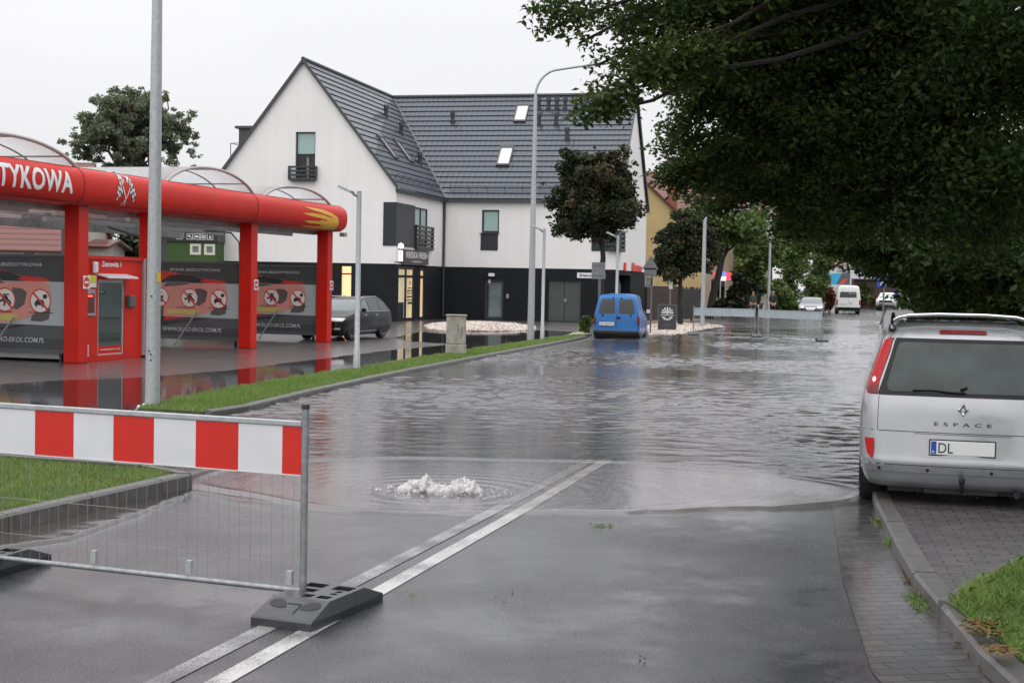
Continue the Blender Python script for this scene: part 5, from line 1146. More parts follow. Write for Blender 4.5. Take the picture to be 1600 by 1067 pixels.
class Body:
    """stack of rounded plan outlines: rows of (z, half width, y rear, y front, rear radius, front radius)"""
    def __init__(s, rows, bow_r=.06, bow_f=.12): s.rows = rows; s.br = bow_r; s.bf = bow_f
    def at(s, z):
        R = s.rows
        if z <= R[0][0]: return R[0][1:]
        for i in range(len(R)-1):
            if z <= R[i+1][0]:
                t = (z-R[i][0])/(R[i+1][0]-R[i][0]); p0 = R[max(i-1,0)]; p1 = R[i]; p2 = R[i+1]; p3 = R[min(i+2, len(R)-1)]; out = []
                h = p2[0]-p1[0]
                for k in range(1, 6):
                    sec = (p2[k]-p1[k])/h; s0 = (p1[k]-p0[k])/(p1[0]-p0[0]) if i > 0 else sec; s1 = (p3[k]-p2[k])/(p3[0]-p2[0]) if i+2 < len(R) else sec
                    m1 = 0 if s0*sec <= 0 else 2*s0*sec/(s0+sec); m2 = 0 if s1*sec <= 0 else 2*s1*sec/(s1+sec)
                    t2, t3 = t*t, t*t*t; out.append((2*t3-3*t2+1)*p1[k]+(t3-2*t2+t)*h*m1+(-2*t3+3*t2)*p2[k]+(t3-t2)*h*m2)
                return tuple(out)
        return R[-1][1:]
    def outline(s, z, nr=5, nc=7, ns=14, off=0.):
        w, yr, yf, rr, rf = s.at(z); w += off; yr -= off; yf += off; pts = []
        rr = min(rr, w*.95); rf = min(rf, w*.95)
        yb = lambda x: yr + s.br*(x/w)**2; ybf = lambda x: yf - s.bf*(x/w)**2
        for i in range(nr): x = (w-rr)*i/nr; pts.append((x, yb(x)))
        y0 = yb(w-rr)
        for i in range(nc): a = math.pi/2*i/nc; pts.append((w-rr+rr*math.sin(a), y0+rr*(1-math.cos(a))))
        ya = y0+rr; yc = ybf(w-rf)-rf
        for i in range(ns): pts.append((w, ya+(yc-ya)*i/ns))
        for i in range(nc): a = math.pi/2*i/nc; pts.append((w-rf+rf*math.cos(a), yc+rf*math.sin(a)))
        for i in range(nr+1): x = (w-rf)*(1-i/nr); pts.append((x, ybf(x)))
        return pts
    def rear_y(s, x, z, off=0.):
        w, yr, yf, rr, rf = s.at(z); w += off; yr -= off; x = min(abs(x), w-1e-4); rr = min(rr, w*.95)
        if x <= w-rr: return yr + s.br*(x/w)**2
        y0 = yr + s.br*((w-rr)/w)**2; q = (x-(w-rr))/rr; return y0+rr*(1-math.sqrt(max(0, 1-q*q)))
    def front_y(s, x, z, off=0.):
        w, yr, yf, rr, rf = s.at(z); w += off; yf += off; x = min(abs(x), w-1e-4); rf = min(rf, w*.95)
        if x <= w-rf: return yf - s.bf*(x/w)**2
        y0 = yf - s.bf*((w-rf)/w)**2; q = (x-(w-rf))/rf; return y0-rf*(1-math.sqrt(max(0, 1-q*q)))
    def mesh(s, name, mat, parent, zs=None, **k):
        rings = []; mb = MB()
        for z in zs:
            o = s.outline(z, **k); full = o + [(-x, y) for x, y in o[::-1][1:-1]]; rings.append([mb.P((x, y, z)) for x, y in full])
        n = len(rings[0])
        for A_, B_ in zip(rings, rings[1:]):
            for i in range(n): j = (i+1) % n; mb.f.append([A_[i], A_[j], B_[j], B_[i]]); mb.m.append(0)
        h = n//2
        for R_ in (rings[0], rings[-1]):   # cap as strips between mirrored points
            for i in range(h): a, b = R_[i], R_[i+1]; c, d = R_[(n-i-1) % n], R_[(n-i) % n]; q = [a, b, c, d]; q = list(dict.fromkeys(q)); 
            for i in range(0, h):
                q = list(dict.fromkeys([R_[i], R_[i+1], R_[(n-i-1) % n], R_[(n-i) % n]]))
                if len(q) >= 3: mb.f.append(q); mb.m.append(0)
        o = mb.build(name, mat, parent, world=False, smooth=True); return o
    def patch(s, name, mat, parent, rows, face='rear', off=.004, nx=12, side=1, nzs=3, skirt=.012):
        """rows of (z, a, b): a..b is x for rear/front faces and y for side faces"""
        R = []
        for (z0, a0, b0), (z1, a1, b1) in zip(rows, rows[1:]):
            for k in range(nzs): t = k/nzs; R.append((z0+(z1-z0)*t, a0+(a1-a0)*t, b0+(b1-b0)*t))
        R.append(rows[-1]); mb = MB(); G_ = []
        def pt(z, c, o):
            if face == 'rear': return (c, s.rear_y(c, z, o), z)
            if face == 'front': return (c, s.front_y(c, z, o), z)
            return (side*(s.at(z)[0]+o), c, z)
        I = []; 
        for z, a, b in R: I.append([mb.P(pt(z, a+(b-a)*i/nx, off)) for i in range(nx+1)])
        for A_, B_ in zip(I, I[1:]):
            for i in range(nx): mb.f.append([A_[i], A_[i+1], B_[i+1], B_[i]]); mb.m.append(0)
        bd = [(R[0][0], R[0][1]+(R[0][2]-R[0][1])*i/nx, I[0][i]) for i in range(nx+1)] + [(R[j][0], R[j][2], I[j][nx]) for j in range(1, len(R))] + [(R[-1][0], R[-1][1]+(R[-1][2]-R[-1][1])*i/nx, I[-1][i]) for i in range(nx-1, -1, -1)] + [(R[j][0], R[j][1], I[j][0]) for j in range(len(R)-2, 0, -1)]
        lo = [mb.P(pt(z, c, off-skirt)) for z, c, _ in bd]
        for i in range(len(bd)): j = (i+1) % len(bd); mb.f.append([bd[i][2], bd[j][2], lo[j], lo[i]]); mb.m.append(0)
        return mb.build(name, mat, parent, world=False, smooth=True)
def wheel(par, x, y, r, wd, rimmat='rim', spokes=5, hub=True):
    mb = MB(); s = 1 if x > 0 else -1; c = (x-s*wd/2, y, r)
    mb.lathe([(r*.62,-wd/2),(r*.93,-wd/2),(r,-wd*.36),(r,wd*.36),(r*.93,wd/2),(r*.62,wd/2)], 28, axis='x', c=c)
    t = mb.build('wheel', MT['tyre'], par, world=False, smooth=True)
    mb = MB(); X = x+s*.002
    mb.lathe([(0,-.02*s),(r*.62,-.02*s),(r*.62,.0),(r*.57,.0),(r*.54,-.018*s),(0,-.018*s)], 24, axis='x', c=(X,y,r))
    for k in range(spokes):
        a = 2*math.pi*k/spokes+.3; d = Vector((0, math.cos(a), math.sin(a))); e = Vector((0, -math.sin(a), math.cos(a)))
        p = Vector((X, y, r)); w_ = r*.085
        mb.face([p-e*w_+d*r*.08, p+e*w_+d*r*.08, p+e*w_*.8+d*r*.57, p-e*w_*.8+d*r*.57])
    mb.build('rim', MT[rimmat], t, world=False); return t
def arch(par, x, y, r):
    s = 1 if x > 0 else -1; mb = MB(); n = 16
    mb.prism([(y+r*1.17*math.cos(a), r+r*1.17*math.sin(a)) for a in [math.pi*k/n for k in range(n+1)]]+[(y-r*1.17, r*.6), (y+r*1.17, r*.6)], x-s*.3, x+s*.003, axis='x'); mb.build('wheel_arch', MT['trim_black'], par, world=False)
def place(root, P, head, sc=1.): root.location = P; root.rotation_euler = (0, 0, -head); root.scale = (sc,)*3
# --- silver people carrier, close by
def silver_mpv():
    r = thing('people_carrier', 'silver people carrier seen from behind, parked half on the pavement at right', 'car')
    B = Body([(.24,.76,.10,4.45,.26,.3),(.30,.80,.035,4.52,.25,.3),(.40,.83,.0,4.6,.24,.35),(.47,.845,-.012,4.62,.23,.35),(.52,.85,.0,4.62,.22,.35),(.70,.855,.03,4.6,.2,.35),(.80,.855,.045,4.5,.19,.35),(.92,.845,.065,4.2,.18,.35),(1.03,.825,.10,3.8,.17,.35),(1.2,.775,.18,3.4,.17,.4),(1.4,.71,.29,3.0,.18,.4),(1.53,.665,.37,2.75,.2,.4),(1.60,.62,.44,2.6,.24,.4),(1.645,.54,.54,2.4,.3,.4),(1.665,.42,.72,2.2,.3,.35),(1.67,.3,.95,2.0,.25,.25)], bow_r=.07)
    B.mesh('body', MT['paint_silver'], r, zs=np.linspace(.24, 1.67, 90), nr=8, nc=10)
    P = lambda n, m, rows, **k: B.patch(n, MT[m], k.pop('par', r), rows, **k)
    # dark rear screen surround and glass
    g = P('rear_screen', 'trim_black', [(1.035,-.70,.70),(1.06,-.705,.705),(1.2,-.66,.66),(1.4,-.60,.60),(1.50,-.575,.575),(1.525,-.56,.56)], nx=24, off=.004)
    gl = P('pane', 'glass_green', [(1.068,-.60,.60),(1.085,-.625,.625),(1.12,-.635,.635),(1.3,-.59,.59),(1.44,-.55,.55),(1.475,-.535,.535),(1.49,-.50,.50)], nx=20, off=.009, par=g)
    mb = MB(); mb.tube([(x, B.rear_y(x, z, .022), z) for x, z in ((.02,1.075),(-.1,1.078),(-.25,1.09),(-.42,1.085))], .007, 6); mb.tube([(.0, B.rear_y(0,1.08,.022), 1.08),(-.02, B.rear_y(0,1.10,.03), 1.105),(.03, B.rear_y(0,1.12,.02), 1.12)], .012, 6); mb.build('rear_wiper', MT['trim_black'], g, world=False)
    for s in (-1, 1):
        lt = P('tail_light', 'lens_red', [(1.045,s*.705,s*.80),(1.08,s*.712,s*.808),(1.16,s*.70,s*.785),(1.3,s*.655,s*.742),(1.42,s*.615,s*.70),(1.50,s*.60,s*.66),(1.525,s*.585,s*.615)], off=.010, nx=8)
        P('reversing_lens', 'lens_clear', [(1.14,s*.738,s*.750),(1.15,s*.728,s*.760),(1.172,s*.726,s*.758),(1.185,s*.733,s*.748)], off=.0145, nx=4, par=lt)
        P('lower_lens', 'lens_dark_red', [(1.047,s*.71,s*.795),(1.085,s*.718,s*.80),(1.115,s*.712,s*.79)], off=.0135, nx=4, par=lt)
        P('reflector', 'lens_red', [(.49,s*.742,s*.752),(.53,s*.735,s*.785),(.62,s*.73,s*.805),(.66,s*.735,s*.808)], off=.008, nx=6)
    hl = P('brake_light', 'lens_dark_red', [(1.572,-.19,.19),(1.583,-.2,.2),(1.602,-.19,.19)], off=.012, nx=8)
    # shut lines
    for s in (-1, 1): P('shut_line', 'trim_black', [(.735,s*.700,s*.705),(.9,s*.700,s*.705),(1.03,s*.695,s*.700)], off=.0015, nx=1, skirt=.004)
    for rows in ([(.728,-.82,.82),(.734,-.82,.82)], [(.443,-.83,.83),(.449,-.83,.83)]): P('shut_line', 'trim_black', rows, off=.0015, nx=24, skirt=.004, nzs=1)
    P('bumper_strip', 'paint_silver', [(.385,-.83,.83),(.395,-.835,.835),(.43,-.835,.835),(.44,-.83,.83)], off=.014, nx=28)
    for x in (-.68,-.28,.24,.66):
        mb = MB(); y = B.rear_y(x,.41,.014); mb.lathe([(0,-.006),(.014,-.006),(.016,.004),(0,.004)], 12, axis='y', c=(x,y,.41)); mb.build('sensor', MT['trim_black'], r, world=False)
    # number plate recess: darker pressed panel with plate
    rc = P('plate_recess', 'paint_silver', [(.525,-.33,.33),(.545,-.345,.345),(.69,-.39,.39),(.715,-.39,.39)], off=-.0005+.004, nx=12)
    P('recess_edge', 'trim_black', [(.716,-.395,.395),(.720,-.395,.395)], off=.004, nx=8, nzs=1, par=rc)
    y = B.rear_y(.26,.6)-.022
    mb = MB(); mb.box(-.262,.262,y,y+.012,.548,.668); np_ = mb.build('number_plate', MT['plate_white'], r, world=False, bevel=.003)
    mb = MB(); mb.box(-.272,.272,y+.004,y+.02,.538,.678); mb.build('plate_holder', MT['trim_black'], np_, world=False)
    mb = MB(); mb.box(-.256,-.212,y-.001,y,.553,.663); mb.build('blue_band', MT['eu_blue'], np_, world=False)
    mb = MB(); add_text(mb, 'DL', -.195,-.075,.565,.65, y-.002, bold=.0); mb.build('characters', MT['black'], np_, world=False)
    mb = MB(); add_text(mb, 'PL', -.247,-.222,.562,.582, y-.002, bold=.01); mb.build('country_letters', MT['text_white'], np_, world=False)
    # diamond badge
    zb_ = .935; yb = B.rear_y(0, zb_)-.012
    mb = MB(); o4 = [(0,.062),(.048,0),(0,-.062),(-.048,0)]; i4 = [(0,.030),(.020,0),(0,-.030),(-.020,0)]
    for k in range(4):
        j = (k+1) % 4; a, b = o4[k], o4[j]; c, d = i4[j], i4[k]; ma = ((a[0]+d[0])/2, (a[1]+d[1])/2); mb2 = ((b[0]+c[0])/2, (b[1]+c[1])/2)
        pp = lambda q, e: (q[0], yb-e, zb_+q[1])
        mb.face([pp(a,0),pp(b,0),pp(mb2,.014),pp(ma,.014)]); mb.face([pp(ma,.014),pp(mb2,.014),pp(c,0),pp(d,0)]); mb.face([pp(a,0),pp(b,0),(b[0],yb+.02,zb_+b[1]),(a[0],yb+.02,zb_+a[1])])
    mb.build('badge', MT['chrome'], r, world=False)
    mb = MB(); v = add_text(mb, 'ESPACE', -.235, .235, .792, .822, 0, bold=.012, spacing=1.9); mb.v = [(x, B.rear_y(x, z)-.005, z) for x, y_, z in mb.v]; mb.build('model_lettering', MT['trim_black'], r, world=False)
    # roof bars, rails and dark roof panel
    for s in (-1, 1):
        mb = MB(); mb.tube([(s*.60,.50,1.60),(s*.60,.56,1.645),(s*.595,.72,1.69),(s*.58,1.6,1.715),(s*.56,2.5,1.69),(s*.56,2.7,1.64)], .018, 8); mb.build('roof_rail', MT['chrome'], r, True, world=False)
        mb = MB(); mb.box(s*.60-.03,s*.60+.03,.50,.72,1.58,1.625); mb.build('rail_foot', MT['trim_black'], r, world=False, bevel=.01)
    mb = MB(); mb.tube([(-.60,.66,1.66),(-.54,.62,1.70),(-.45,.60,1.722),(-.2,.59,1.735),(.2,.59,1.735),(.45,.60,1.722),(.54,.62,1.70),(.60,.66,1.66)], .017, 8); mb.build('roof_bar', MT['chrome'], r, True, world=False)
    mb = MB(); mb.box(-.48,.48,.80,2.4,1.66,1.682); mb.build('glass_roof', MT['glass_car'], r, world=False, bevel=.01)
    # sides
    for s in (-1, 1):
        P('side_window', 'glass_car', [(1.06,.45,3.3),(1.2,.52,3.15),(1.4,.62,2.85),(1.5,.7,2.7)], face='side', side=s, off=.004)
        for y in (.98, 3.75): arch(r, s*.848, y, .33); wheel(r, s*.845, y, .33, .22)
    P('windscreen', 'glass_car', [(1.06,-.7,.7),(1.5,-.6,.6)], face='front')
    mb = MB(); mb.box(-.6,.6,.3,4.2,.18,.3); mb.box(-.3,.3,.12,.3,.20,.27); mb.build('underbody', MT['black'], r, world=False)
    mb = MB(); mb.tube([(.0,.2,.25),(.0,-.07,.25),(.0,-.09,.28),(.0,-.09,.33)], .018, 8); mb.lathe([(.02,.32),(.026,.335),(.026,.355),(.015,.375),(0,.378)], 12, c=(0,-.09,0)); mb.build('tow_ball', MT['trim_black'], r, True, world=False)
    mb = MB(); mb.tube([(.45,.4,.24),(.45,.02,.23)], .03, 8); mb.build('exhaust', MT['black'], r, world=False)
    return r
mpv = silver_mpv(); c = AT(1500, 700, 11.75); place(mpv, (c.x+.02, c.y, -.005), math.atan2(1.0, 3.9), .985)
# --- generic smaller cars
def small_car(name, label, cat, rows, paint, L, W, H, belt, wr, wy, rear='hatch', bow_r=.06, bow_f=.15, group=None, glass='glass_car', wsg='glass_light', det=True):
    r = thing(name, label, cat, group=group); B = Body(rows, bow_r, bow_f); B.mesh('body', MT[paint], r, zs=np.linspace(rows[0][0], rows[-1][0], 46), nr=4, nc=6, ns=12)
    for s in (-1, 1):
        for y in wy: arch(r, s*(W+.0), y, wr); wheel(r, s*(W-.0), y, wr, .21)
    mb = MB(); mb.box(-W+.2, W-.2, .25, L-.3, rows[0][0]-.06, rows[0][0]+.1); mb.build('underbody', MT['black'], r, world=False)
    return r, B
# dark estate
rows = [(.22,.82,.14,4.55,.25,.35),(.34,.88,.03,4.66,.24,.4),(.5,.905,.0,4.7,.22,.42),(.68,.91,.01,4.68,.2,.42),(.80,.905,.03,4.52,.2,.45),(.88,.90,.05,4.15,.2,.45),(.94,.89,.08,3.75,.2,.45),(.99,.87,.11,3.45,.2,.4),(1.1,.825,.22,3.2,.2,.4),(1.25,.76,.38,2.85,.2,.4),(1.37,.70,.52,2.5,.22,.4),(1.43,.62,.64,2.25,.25,.4),(1.46,.5,.8,2.0,.25,.3),(1.47,.35,1.0,1.8,.2,.2)]
est, B = small_car('estate_car', 'dark metallic estate car parked beside the end red column of the car wash', 'car', rows, 'paint_dark', 4.7, .895, 1.47, .97, .335, (.95, 3.74))
B.patch('windscreen', MT['glass_light'], est, [(1.0,-.74,.74),(1.1,-.7,.7),(1.25,-.64,.64),(1.37,-.57,.57)], face='front')
B.patch('rear_screen', MT['glass_car'], est, [(1.02,-.7,.7),(1.35,-.58,.58)], face='rear')
for s in (-1, 1):
    B.patch('side_window', MT['glass_light'], est, [(1.0,2.25,3.1),(1.1,2.25,2.95),(1.25,2.25,2.65),(1.35,2.25,2.42)], face='side', side=s, off=.005)
    B.patch('side_window', MT['glass_car'], est, [(1.0,1.3,2.18),(1.34,1.3,2.18)], face='side', side=s, off=.005)
    B.patch('side_window', MT['glass_car'], est, [(1.02,.5,1.24),(1.2,.62,1.24),(1.32,.78,1.24)], face='side', side=s, off=.005)
    B.patch('headlight', MT['lens_clear'], est, [(.66,s*.42,s*.84),(.72,s*.40,s*.87),(.77,s*.48,s*.86)], face='front', off=.008)
    B.patch('fog_light', MT['chrome'], est, [(.38,s*.5,s*.78),(.44,s*.5,s*.78)], face='front', off=.008)
    B.patch('tail_light', MT['lens_dark_red'], est, [(.8,s*.5,s*.87),(.93,s*.48,s*.86)], face='rear', off=.008)
    B.patch('door_line', MT['chrome'], est, [(.975,.5,3.15),(.985,.5,3.15)], face='side', side=s, off=.006, nzs=1)
    B.patch('sill_trim', MT['chrome'], est, [(.29,1.3,3.35),(.305,1.3,3.35)], face='side', side=s, off=.006, nzs=1)
    for y in (1.27, 2.22, 3.3): B.patch('shut_line', MT['black'], est, [(.3,y-.006,y+.006),(.6,y-.006,y+.006),(.97,y-.006,y+.006)], face='side', side=s, off=.002, nx=1, skirt=.003)
    mb = MB(); mb.prism([(s*.90,2.95),(s*1.06,2.92),(s*1.08,3.06),(s*.92,3.08)], .96, 1.10); mb.build('door_mirror', MT['paint_dark'], est, world=False, bevel=.03)
    mb = MB(); mb.tube([(s*.60,.8,1.44),(s*.6,1.0,1.475),(s*.6,2.2,1.475),(s*.62,2.4,1.43)], .014, 6); mb.build('roof_rail', MT['chrome'], est, world=False)
    for y in (1.55, 2.55): B.patch('handle', MT['chrome'], est, [(.84,y,y+.2),(.86,y,y+.2)], face='side', side=s, off=.02, nzs=1)
B.patch('grille', MT['chrome'], est, [(.58,-.45,.45),(.60,-.48,.48),(.62,-.48,.48)], face='front', off=.008); B.patch('grille', MT['trim_black'], est, [(.63,-.45,.45),(.74,-.4,.4)], face='front', off=.006); B.patch('grille', MT['trim_black'], est, [(.3,-.5,.5),(.45,-.55,.55)], face='front', off=.006)
a, b_ = G(549,531.5), G(599,528); hd = math.atan2(a.x-b_.x, a.y-b_.y); sc_e = .93; hd = math.atan2(-.30, -1)
# rear axle at y=.95, right side x=+.9 faces the viewer when heading towards the camera ... left side (x=-.9) is the visible one
f = Vector((math.sin(hd), math.cos(hd), 0)); sdv = Vector((math.cos(hd), -math.sin(hd), 0))
rear_wheel = b_; est_o = rear_wheel - f*.95*sc_e + sdv*.9*sc_e
est_side = -1
place(est, est_o, hd, sc_e)
# blue van
rows = [(.22,.74,.06,4.1,.14,.3),(.32,.79,.0,4.2,.13,.3),(.46,.82,-.03,4.25,.12,.35),(.50,.825,.0,4.25,.12,.35),(.7,.83,.02,4.2,.12,.35),(.9,.825,.03,3.95,.12,.35),(1.0,.815,.05,3.55,.12,.35),(1.08,.80,.06,3.3,.12,.35),(1.3,.755,.10,3.0,.13,.3),(1.55,.70,.16,2.65,.15,.3),(1.7,.655,.22,2.4,.18,.3),(1.77,.58,.3,2.2,.22,.3),(1.8,.45,.42,2.0,.22,.3),(1.81,.3,.6,1.8,.2,.2)]
van, B = small_car('compact_van', 'bright blue compact van with twin rear doors standing in the flood water', 'van', rows, 'paint_blue', 4.2, .815, 1.8, 1.1, .30, (.75, 3.45), bow_r=.03)
for s in (-1, 1):
    rw_ = B.patch('rear_window', MT['glass_car'], van, [(1.10,s*.10,s*.60),(1.13,s*.075,s*.64),(1.3,s*.07,s*.615),(1.55,s*.07,s*.565),(1.62,s*.10,s*.52)], face='rear', off=.006)
    B.patch('door_panel', MT['paint_blue'], van, [(.53,s*.01,s*.72),(.6,s*.01,s*.735),(1.0,s*.01,s*.70),(1.3,s*.01,s*.66),(1.6,s*.01,s*.59),(1.68,s*.01,s*.54)], face='rear', off=.003)
    B.patch('tail_light', MT['lens_dark_red'], van, [(.70,s*.745,s*.825),(.8,s*.74,s*.825),(1.0,s*.735,s*.81),(1.03,s*.74,s*.80)], face='rear', off=.01)
    mb = MB(); mb.box(s*.5-.02,s*.5+.02,-.02+.06,.1,1.0,1.09); mb.build('hinge', MT['trim_black'], van, world=False)
    B.patch('side_window', MT['glass_car'], van, [(1.1,2.15,3.1),(1.3,2.15,2.85),(1.55,2.15,2.5),(1.6,2.2,2.42)], face='side', side=s, off=.005)
    mb = MB(); mb.prism([(s*.82,2.95),(s*1.02,2.90),(s*1.04,3.06),(s*.85,3.1)], 1.06, 1.26); mr = mb.build('door_mirror', MT['trim_black'], van, world=False, bevel=.04)
    mb = MB(); mb.box(s*.86 if s > 0 else s*1.0, s*1.0 if s > 0 else s*.86, 2.885,2.905,1.09,1.23); mb.build('mirror_glass', MT['lens_clear'], mr, world=False)
    for y in (2.05, 3.15): B.patch('shut_line', MT['black'], van, [(.4,y-.006,y+.006),(1.05,y-.006,y+.006)], face='side', side=s, off=.002, nx=1, skirt=.003)
B.patch('bumper', MT['trim_black'], van, [(.23,-.78,.78),(.3,-.80,.80),(.48,-.82,.82),(.505,-.82,.82)], face='rear', off=.02, nx=20)
B.patch('plate_recess', M('blue_shade', (.008,.10,.3), .4, coat=.6), van, [(.83,-.62,.62),(.87,-.62,.62)], face='rear', off=.005)  # no real hollow: its shade is a strip of darker blue
mb = MB(); mb.box(-.60,-.08,-.04,-.01,.68,.80); np_ = mb.build('number_plate', MT['plate_white'], van, world=False)
mb = MB(); add_text(mb, 'DL 93AWF', -.56,-.11,.70,.78,-.042, bold=.0); mb.build('characters', MT['black'], np_, world=False)
mb = MB(); mb.box(-.0,.13,-.02,.03,.93,1.0); mb.build('door_handle', MT['trim_black'], van, world=False, bevel=.01)
mb = MB(); mb.box(.003,-.003,-.0,.0,.5,.5)
B.patch('shut_line', MT['black'], van, [(.53,-.006,.006),(1.7,-.006,.006)], face='rear', off=.004, nx=1, skirt=.003)
B.patch('windscreen', MT['glass_car'], van, [(1.1,-.7,.7),(1.6,-.6,.6)], face='front')
mb = MB(); [mb.tube([(s*.15,.17,1.62),(s*.15,.15,1.68)], .02, 5) for s in (-1,1)]; mb.build('washer_jet', MT['trim_black'], van, world=False)
c = G(962,534, -.10); place(van, (c.x, c.y-.1, -.20), math.atan2(.165, 1), 1.0)
# dark hatchback facing us, further up the street
rows = [(.2,.8,.1,4.2,.25,.35),(.35,.87,.0,4.32,.22,.4),(.6,.885,.0,4.32,.2,.45),(.76,.88,.02,4.15,.2,.45),(.86,.87,.05,3.75,.2,.45),(.94,.85,.1,3.35,.2,.4),(1.15,.77,.3,2.9,.2,.4),(1.32,.69,.55,2.4,.2,.4),(1.40,.58,.8,2.0,.25,.35),(1.43,.38,1.1,1.7,.2,.2)]
hb, B = small_car('hatchback_car', 'dark grey hatchback facing the viewer, left of the white panel van', 'car', rows, 'paint_grey', 4.3, .875, 1.43, .95, .32, (.85, 3.4))
B.patch('windscreen', MT['glass_light'], hb, [(.96,-.72,.72),(1.15,-.66,.66),(1.3,-.58,.58)], face='front')
for s in (-1, 1):
    B.patch('side_window', MT['glass_car'], hb, [(.96,1.0,3.0),(1.15,1.1,2.6),(1.28,1.3,2.3)], face='side', side=s, off=.005)
    B.patch('headlight', MT['lens_clear'], hb, [(.62,s*.5,s*.82),(.72,s*.45,s*.84),(.78,s*.5,s*.82)], face='front', off=.008)
    mb = MB(); mb.box(min(s*.9,s*1.05), max(s*.9,s*1.05), 2.7,2.85,.92,1.05); mb.build('door_mirror', MT['paint_grey'], hb, world=False, bevel=.03)
B.patch('grille', MT['chrome'], hb, [(.56,-.3,.3),(.66,-.36,.36)], face='front', off=.008); B.patch('bumper_grille', MT['trim_black'], hb, [(.28,-.7,.7),(.45,-.72,.72)], face='front', off=.008)
mb = MB(); mb.box(-.26,.26,4.325,4.35,.46,.56); mb.build('number_plate', MT['plate_white'], hb, world=False)
c = G(1268,496); hd = math.atan2(-.12, -1)
def heading_place(o, px, py, vx, vy, y_ref, sc=1.):
    """stand the car so that its point (0, y_ref) is at the pixel, nose pointing along (vx, vy)"""
    h = math.atan2(vx, vy); f = Vector((math.sin(h), math.cos(h), 0)); c = G(px, py); p = c - f*y_ref*sc; place(o, p, h, sc)
heading_place(hb, 1266, 495, -.33+.08, -1, 4.2, .96)
# white panel van
rows = [(.3,.85,.1,5.2,.12,.3),(.45,.93,.0,5.3,.1,.3),(.6,.96,.0,5.3,.1,.35),(1.0,.965,.02,5.1,.1,.4),(1.2,.96,.03,4.6,.1,.4),(1.35,.95,.04,4.2,.1,.4),(1.9,.88,.09,3.6,.12,.35),(2.1,.85,.13,3.2,.15,.3),(2.25,.80,.18,2.6,.18,.3),(2.33,.7,.25,2.3,.2,.3),(2.36,.5,.4,2.0,.2,.25)]
pv, B = small_car('panel_van', 'white high roof panel van parked beyond the flood, seen from behind', 'van', rows, 'paint_white', 5.3, .955, 2.36, 1.35, .35, (1.1, 4.3), bow_r=.02)
B.patch('rear_window', MT['glass_car'], pv, [(1.35,-.70,.62),(1.4,-.72,.65),(1.78,-.68,.62),(1.82,-.64,.58)], face='rear', off=.006)
mb = MB(); add_text(mb, 'Serwis', .02,.55,1.66,1.74,.05); mb.build('lettering', MT['text_white'], pv, world=False)
for s in (-1, 1): B.patch('tail_light', MT['lens_red'], pv, [(.75,s*.84,s*.96),(1.15,s*.84,s*.955)], face='rear', off=.008); B.patch('side_window', MT['glass_car'], pv, [(1.35,3.2,4.1),(1.8,3.2,3.65)], face='side', side=s, off=.006)
B.patch('bumper', MT['trim_black'], pv, [(.32,-.9,.9),(.55,-.95,.95)], face='rear', off=.02, nx=16)
B.patch('shut_line', MT['black'], pv, [(.55,.0,.012),(2.2,.0,.012)], face='rear', off=.003, nx=1, skirt=.003); 
for x in (-.3,): mb = MB(); mb.box(-.66,-.14,-.03,.02,.82,.94); mb.build('number_plate', MT['plate_white'], pv, world=False)
mb = MB(); mb.box(.1,.24,-.02,.03,.86,.92); mb.build('door_handle', MT['trim_black'], pv, world=False)
heading_place(pv, 1325, 490.5, .20, 1, .3, .97)
# silver pickup facing us
rows = [(.35,.82,.1,4.6,.15,.3),(.5,.9,.0,4.75,.12,.3),(.75,.92,.0,4.78,.12,.35),(1.0,.915,.02,4.65,.12,.35),(1.08,.90,.05,4.2,.12,.35),(1.15,.86,1.0,3.6,.12,.3),(1.4,.78,1.4,3.1,.15,.3),(1.6,.7,1.7,2.7,.2,.3),(1.66,.5,1.9,2.5,.2,.25)]
pk, B = small_car('pickup_truck', 'pale pickup truck with a chrome front parked beyond the white panel van', 'pickup truck', rows, 'paint_white', 4.7, .90, 1.66, 1.1, .36, (.9, 3.8))
B.patch('windscreen', MT['glass_light'], pk, [(1.16,-.7,.7),(1.56,-.6,.6)], face='front'); B.patch('grille', MT['trim_black'], pk, [(.72,-.8,.8),(.95,-.8,.8)], face='front', off=.01); B.patch('bumper', MT['chrome'], pk, [(.5,-.85,.85),(.66,-.88,.88)], face='front', off=.03); B.patch('lower_grille', MT['trim_black'], pk, [(.38,-.7,.7),(.47,-.75,.75)], face='front', off=.02)
for s in (-1, 1): B.patch('side_window', MT['glass_car'], pk, [(1.16,1.7,3.2),(1.5,1.8,2.8)], face='side', side=s, off=.006); B.patch('headlight', MT['lens_clear'], pk, [(.78,s*.6,s*.86),(.92,s*.6,s*.86)], face='front', off=.02)
heading_place(pk, 1384, 485, -.35, -1, 4.4, 1.05)
# two cars down the street behind the silver people carrier
rows = [(.2,.8,.1,4.1,.22,.35),(.4,.86,.0,4.2,.2,.4),(.75,.87,.02,4.05,.2,.4),(.92,.85,.06,3.4,.2,.4),(1.2,.75,.25,2.9,.2,.35),(1.4,.64,.45,2.4,.22,.35),(1.47,.45,.7,2.0,.2,.25)]
wc, B = small_car('white_car', 'white car whose roof just shows over the roof rail of the silver people carrier', 'car', rows, 'paint_white', 4.2, .86, 1.47, .95, .31, (.8, 3.3))
B.patch('rear_screen', MT['glass_car'], wc, [(.95,-.7,.7),(1.38,-.56,.56)], face='rear')
for s in (-1, 1): B.patch('side_window', MT['glass_car'], wc, [(.95,.7,3.0),(1.3,.9,2.5)], face='side', side=s, off=.005); B.patch('tail_light', MT['lens_red'], wc, [(.7,s*.6,s*.85),(.9,s*.6,s*.84)], face='rear', off=.008)
heading_place(wc, 1462, 516, .29, 1, .3, 1.0)
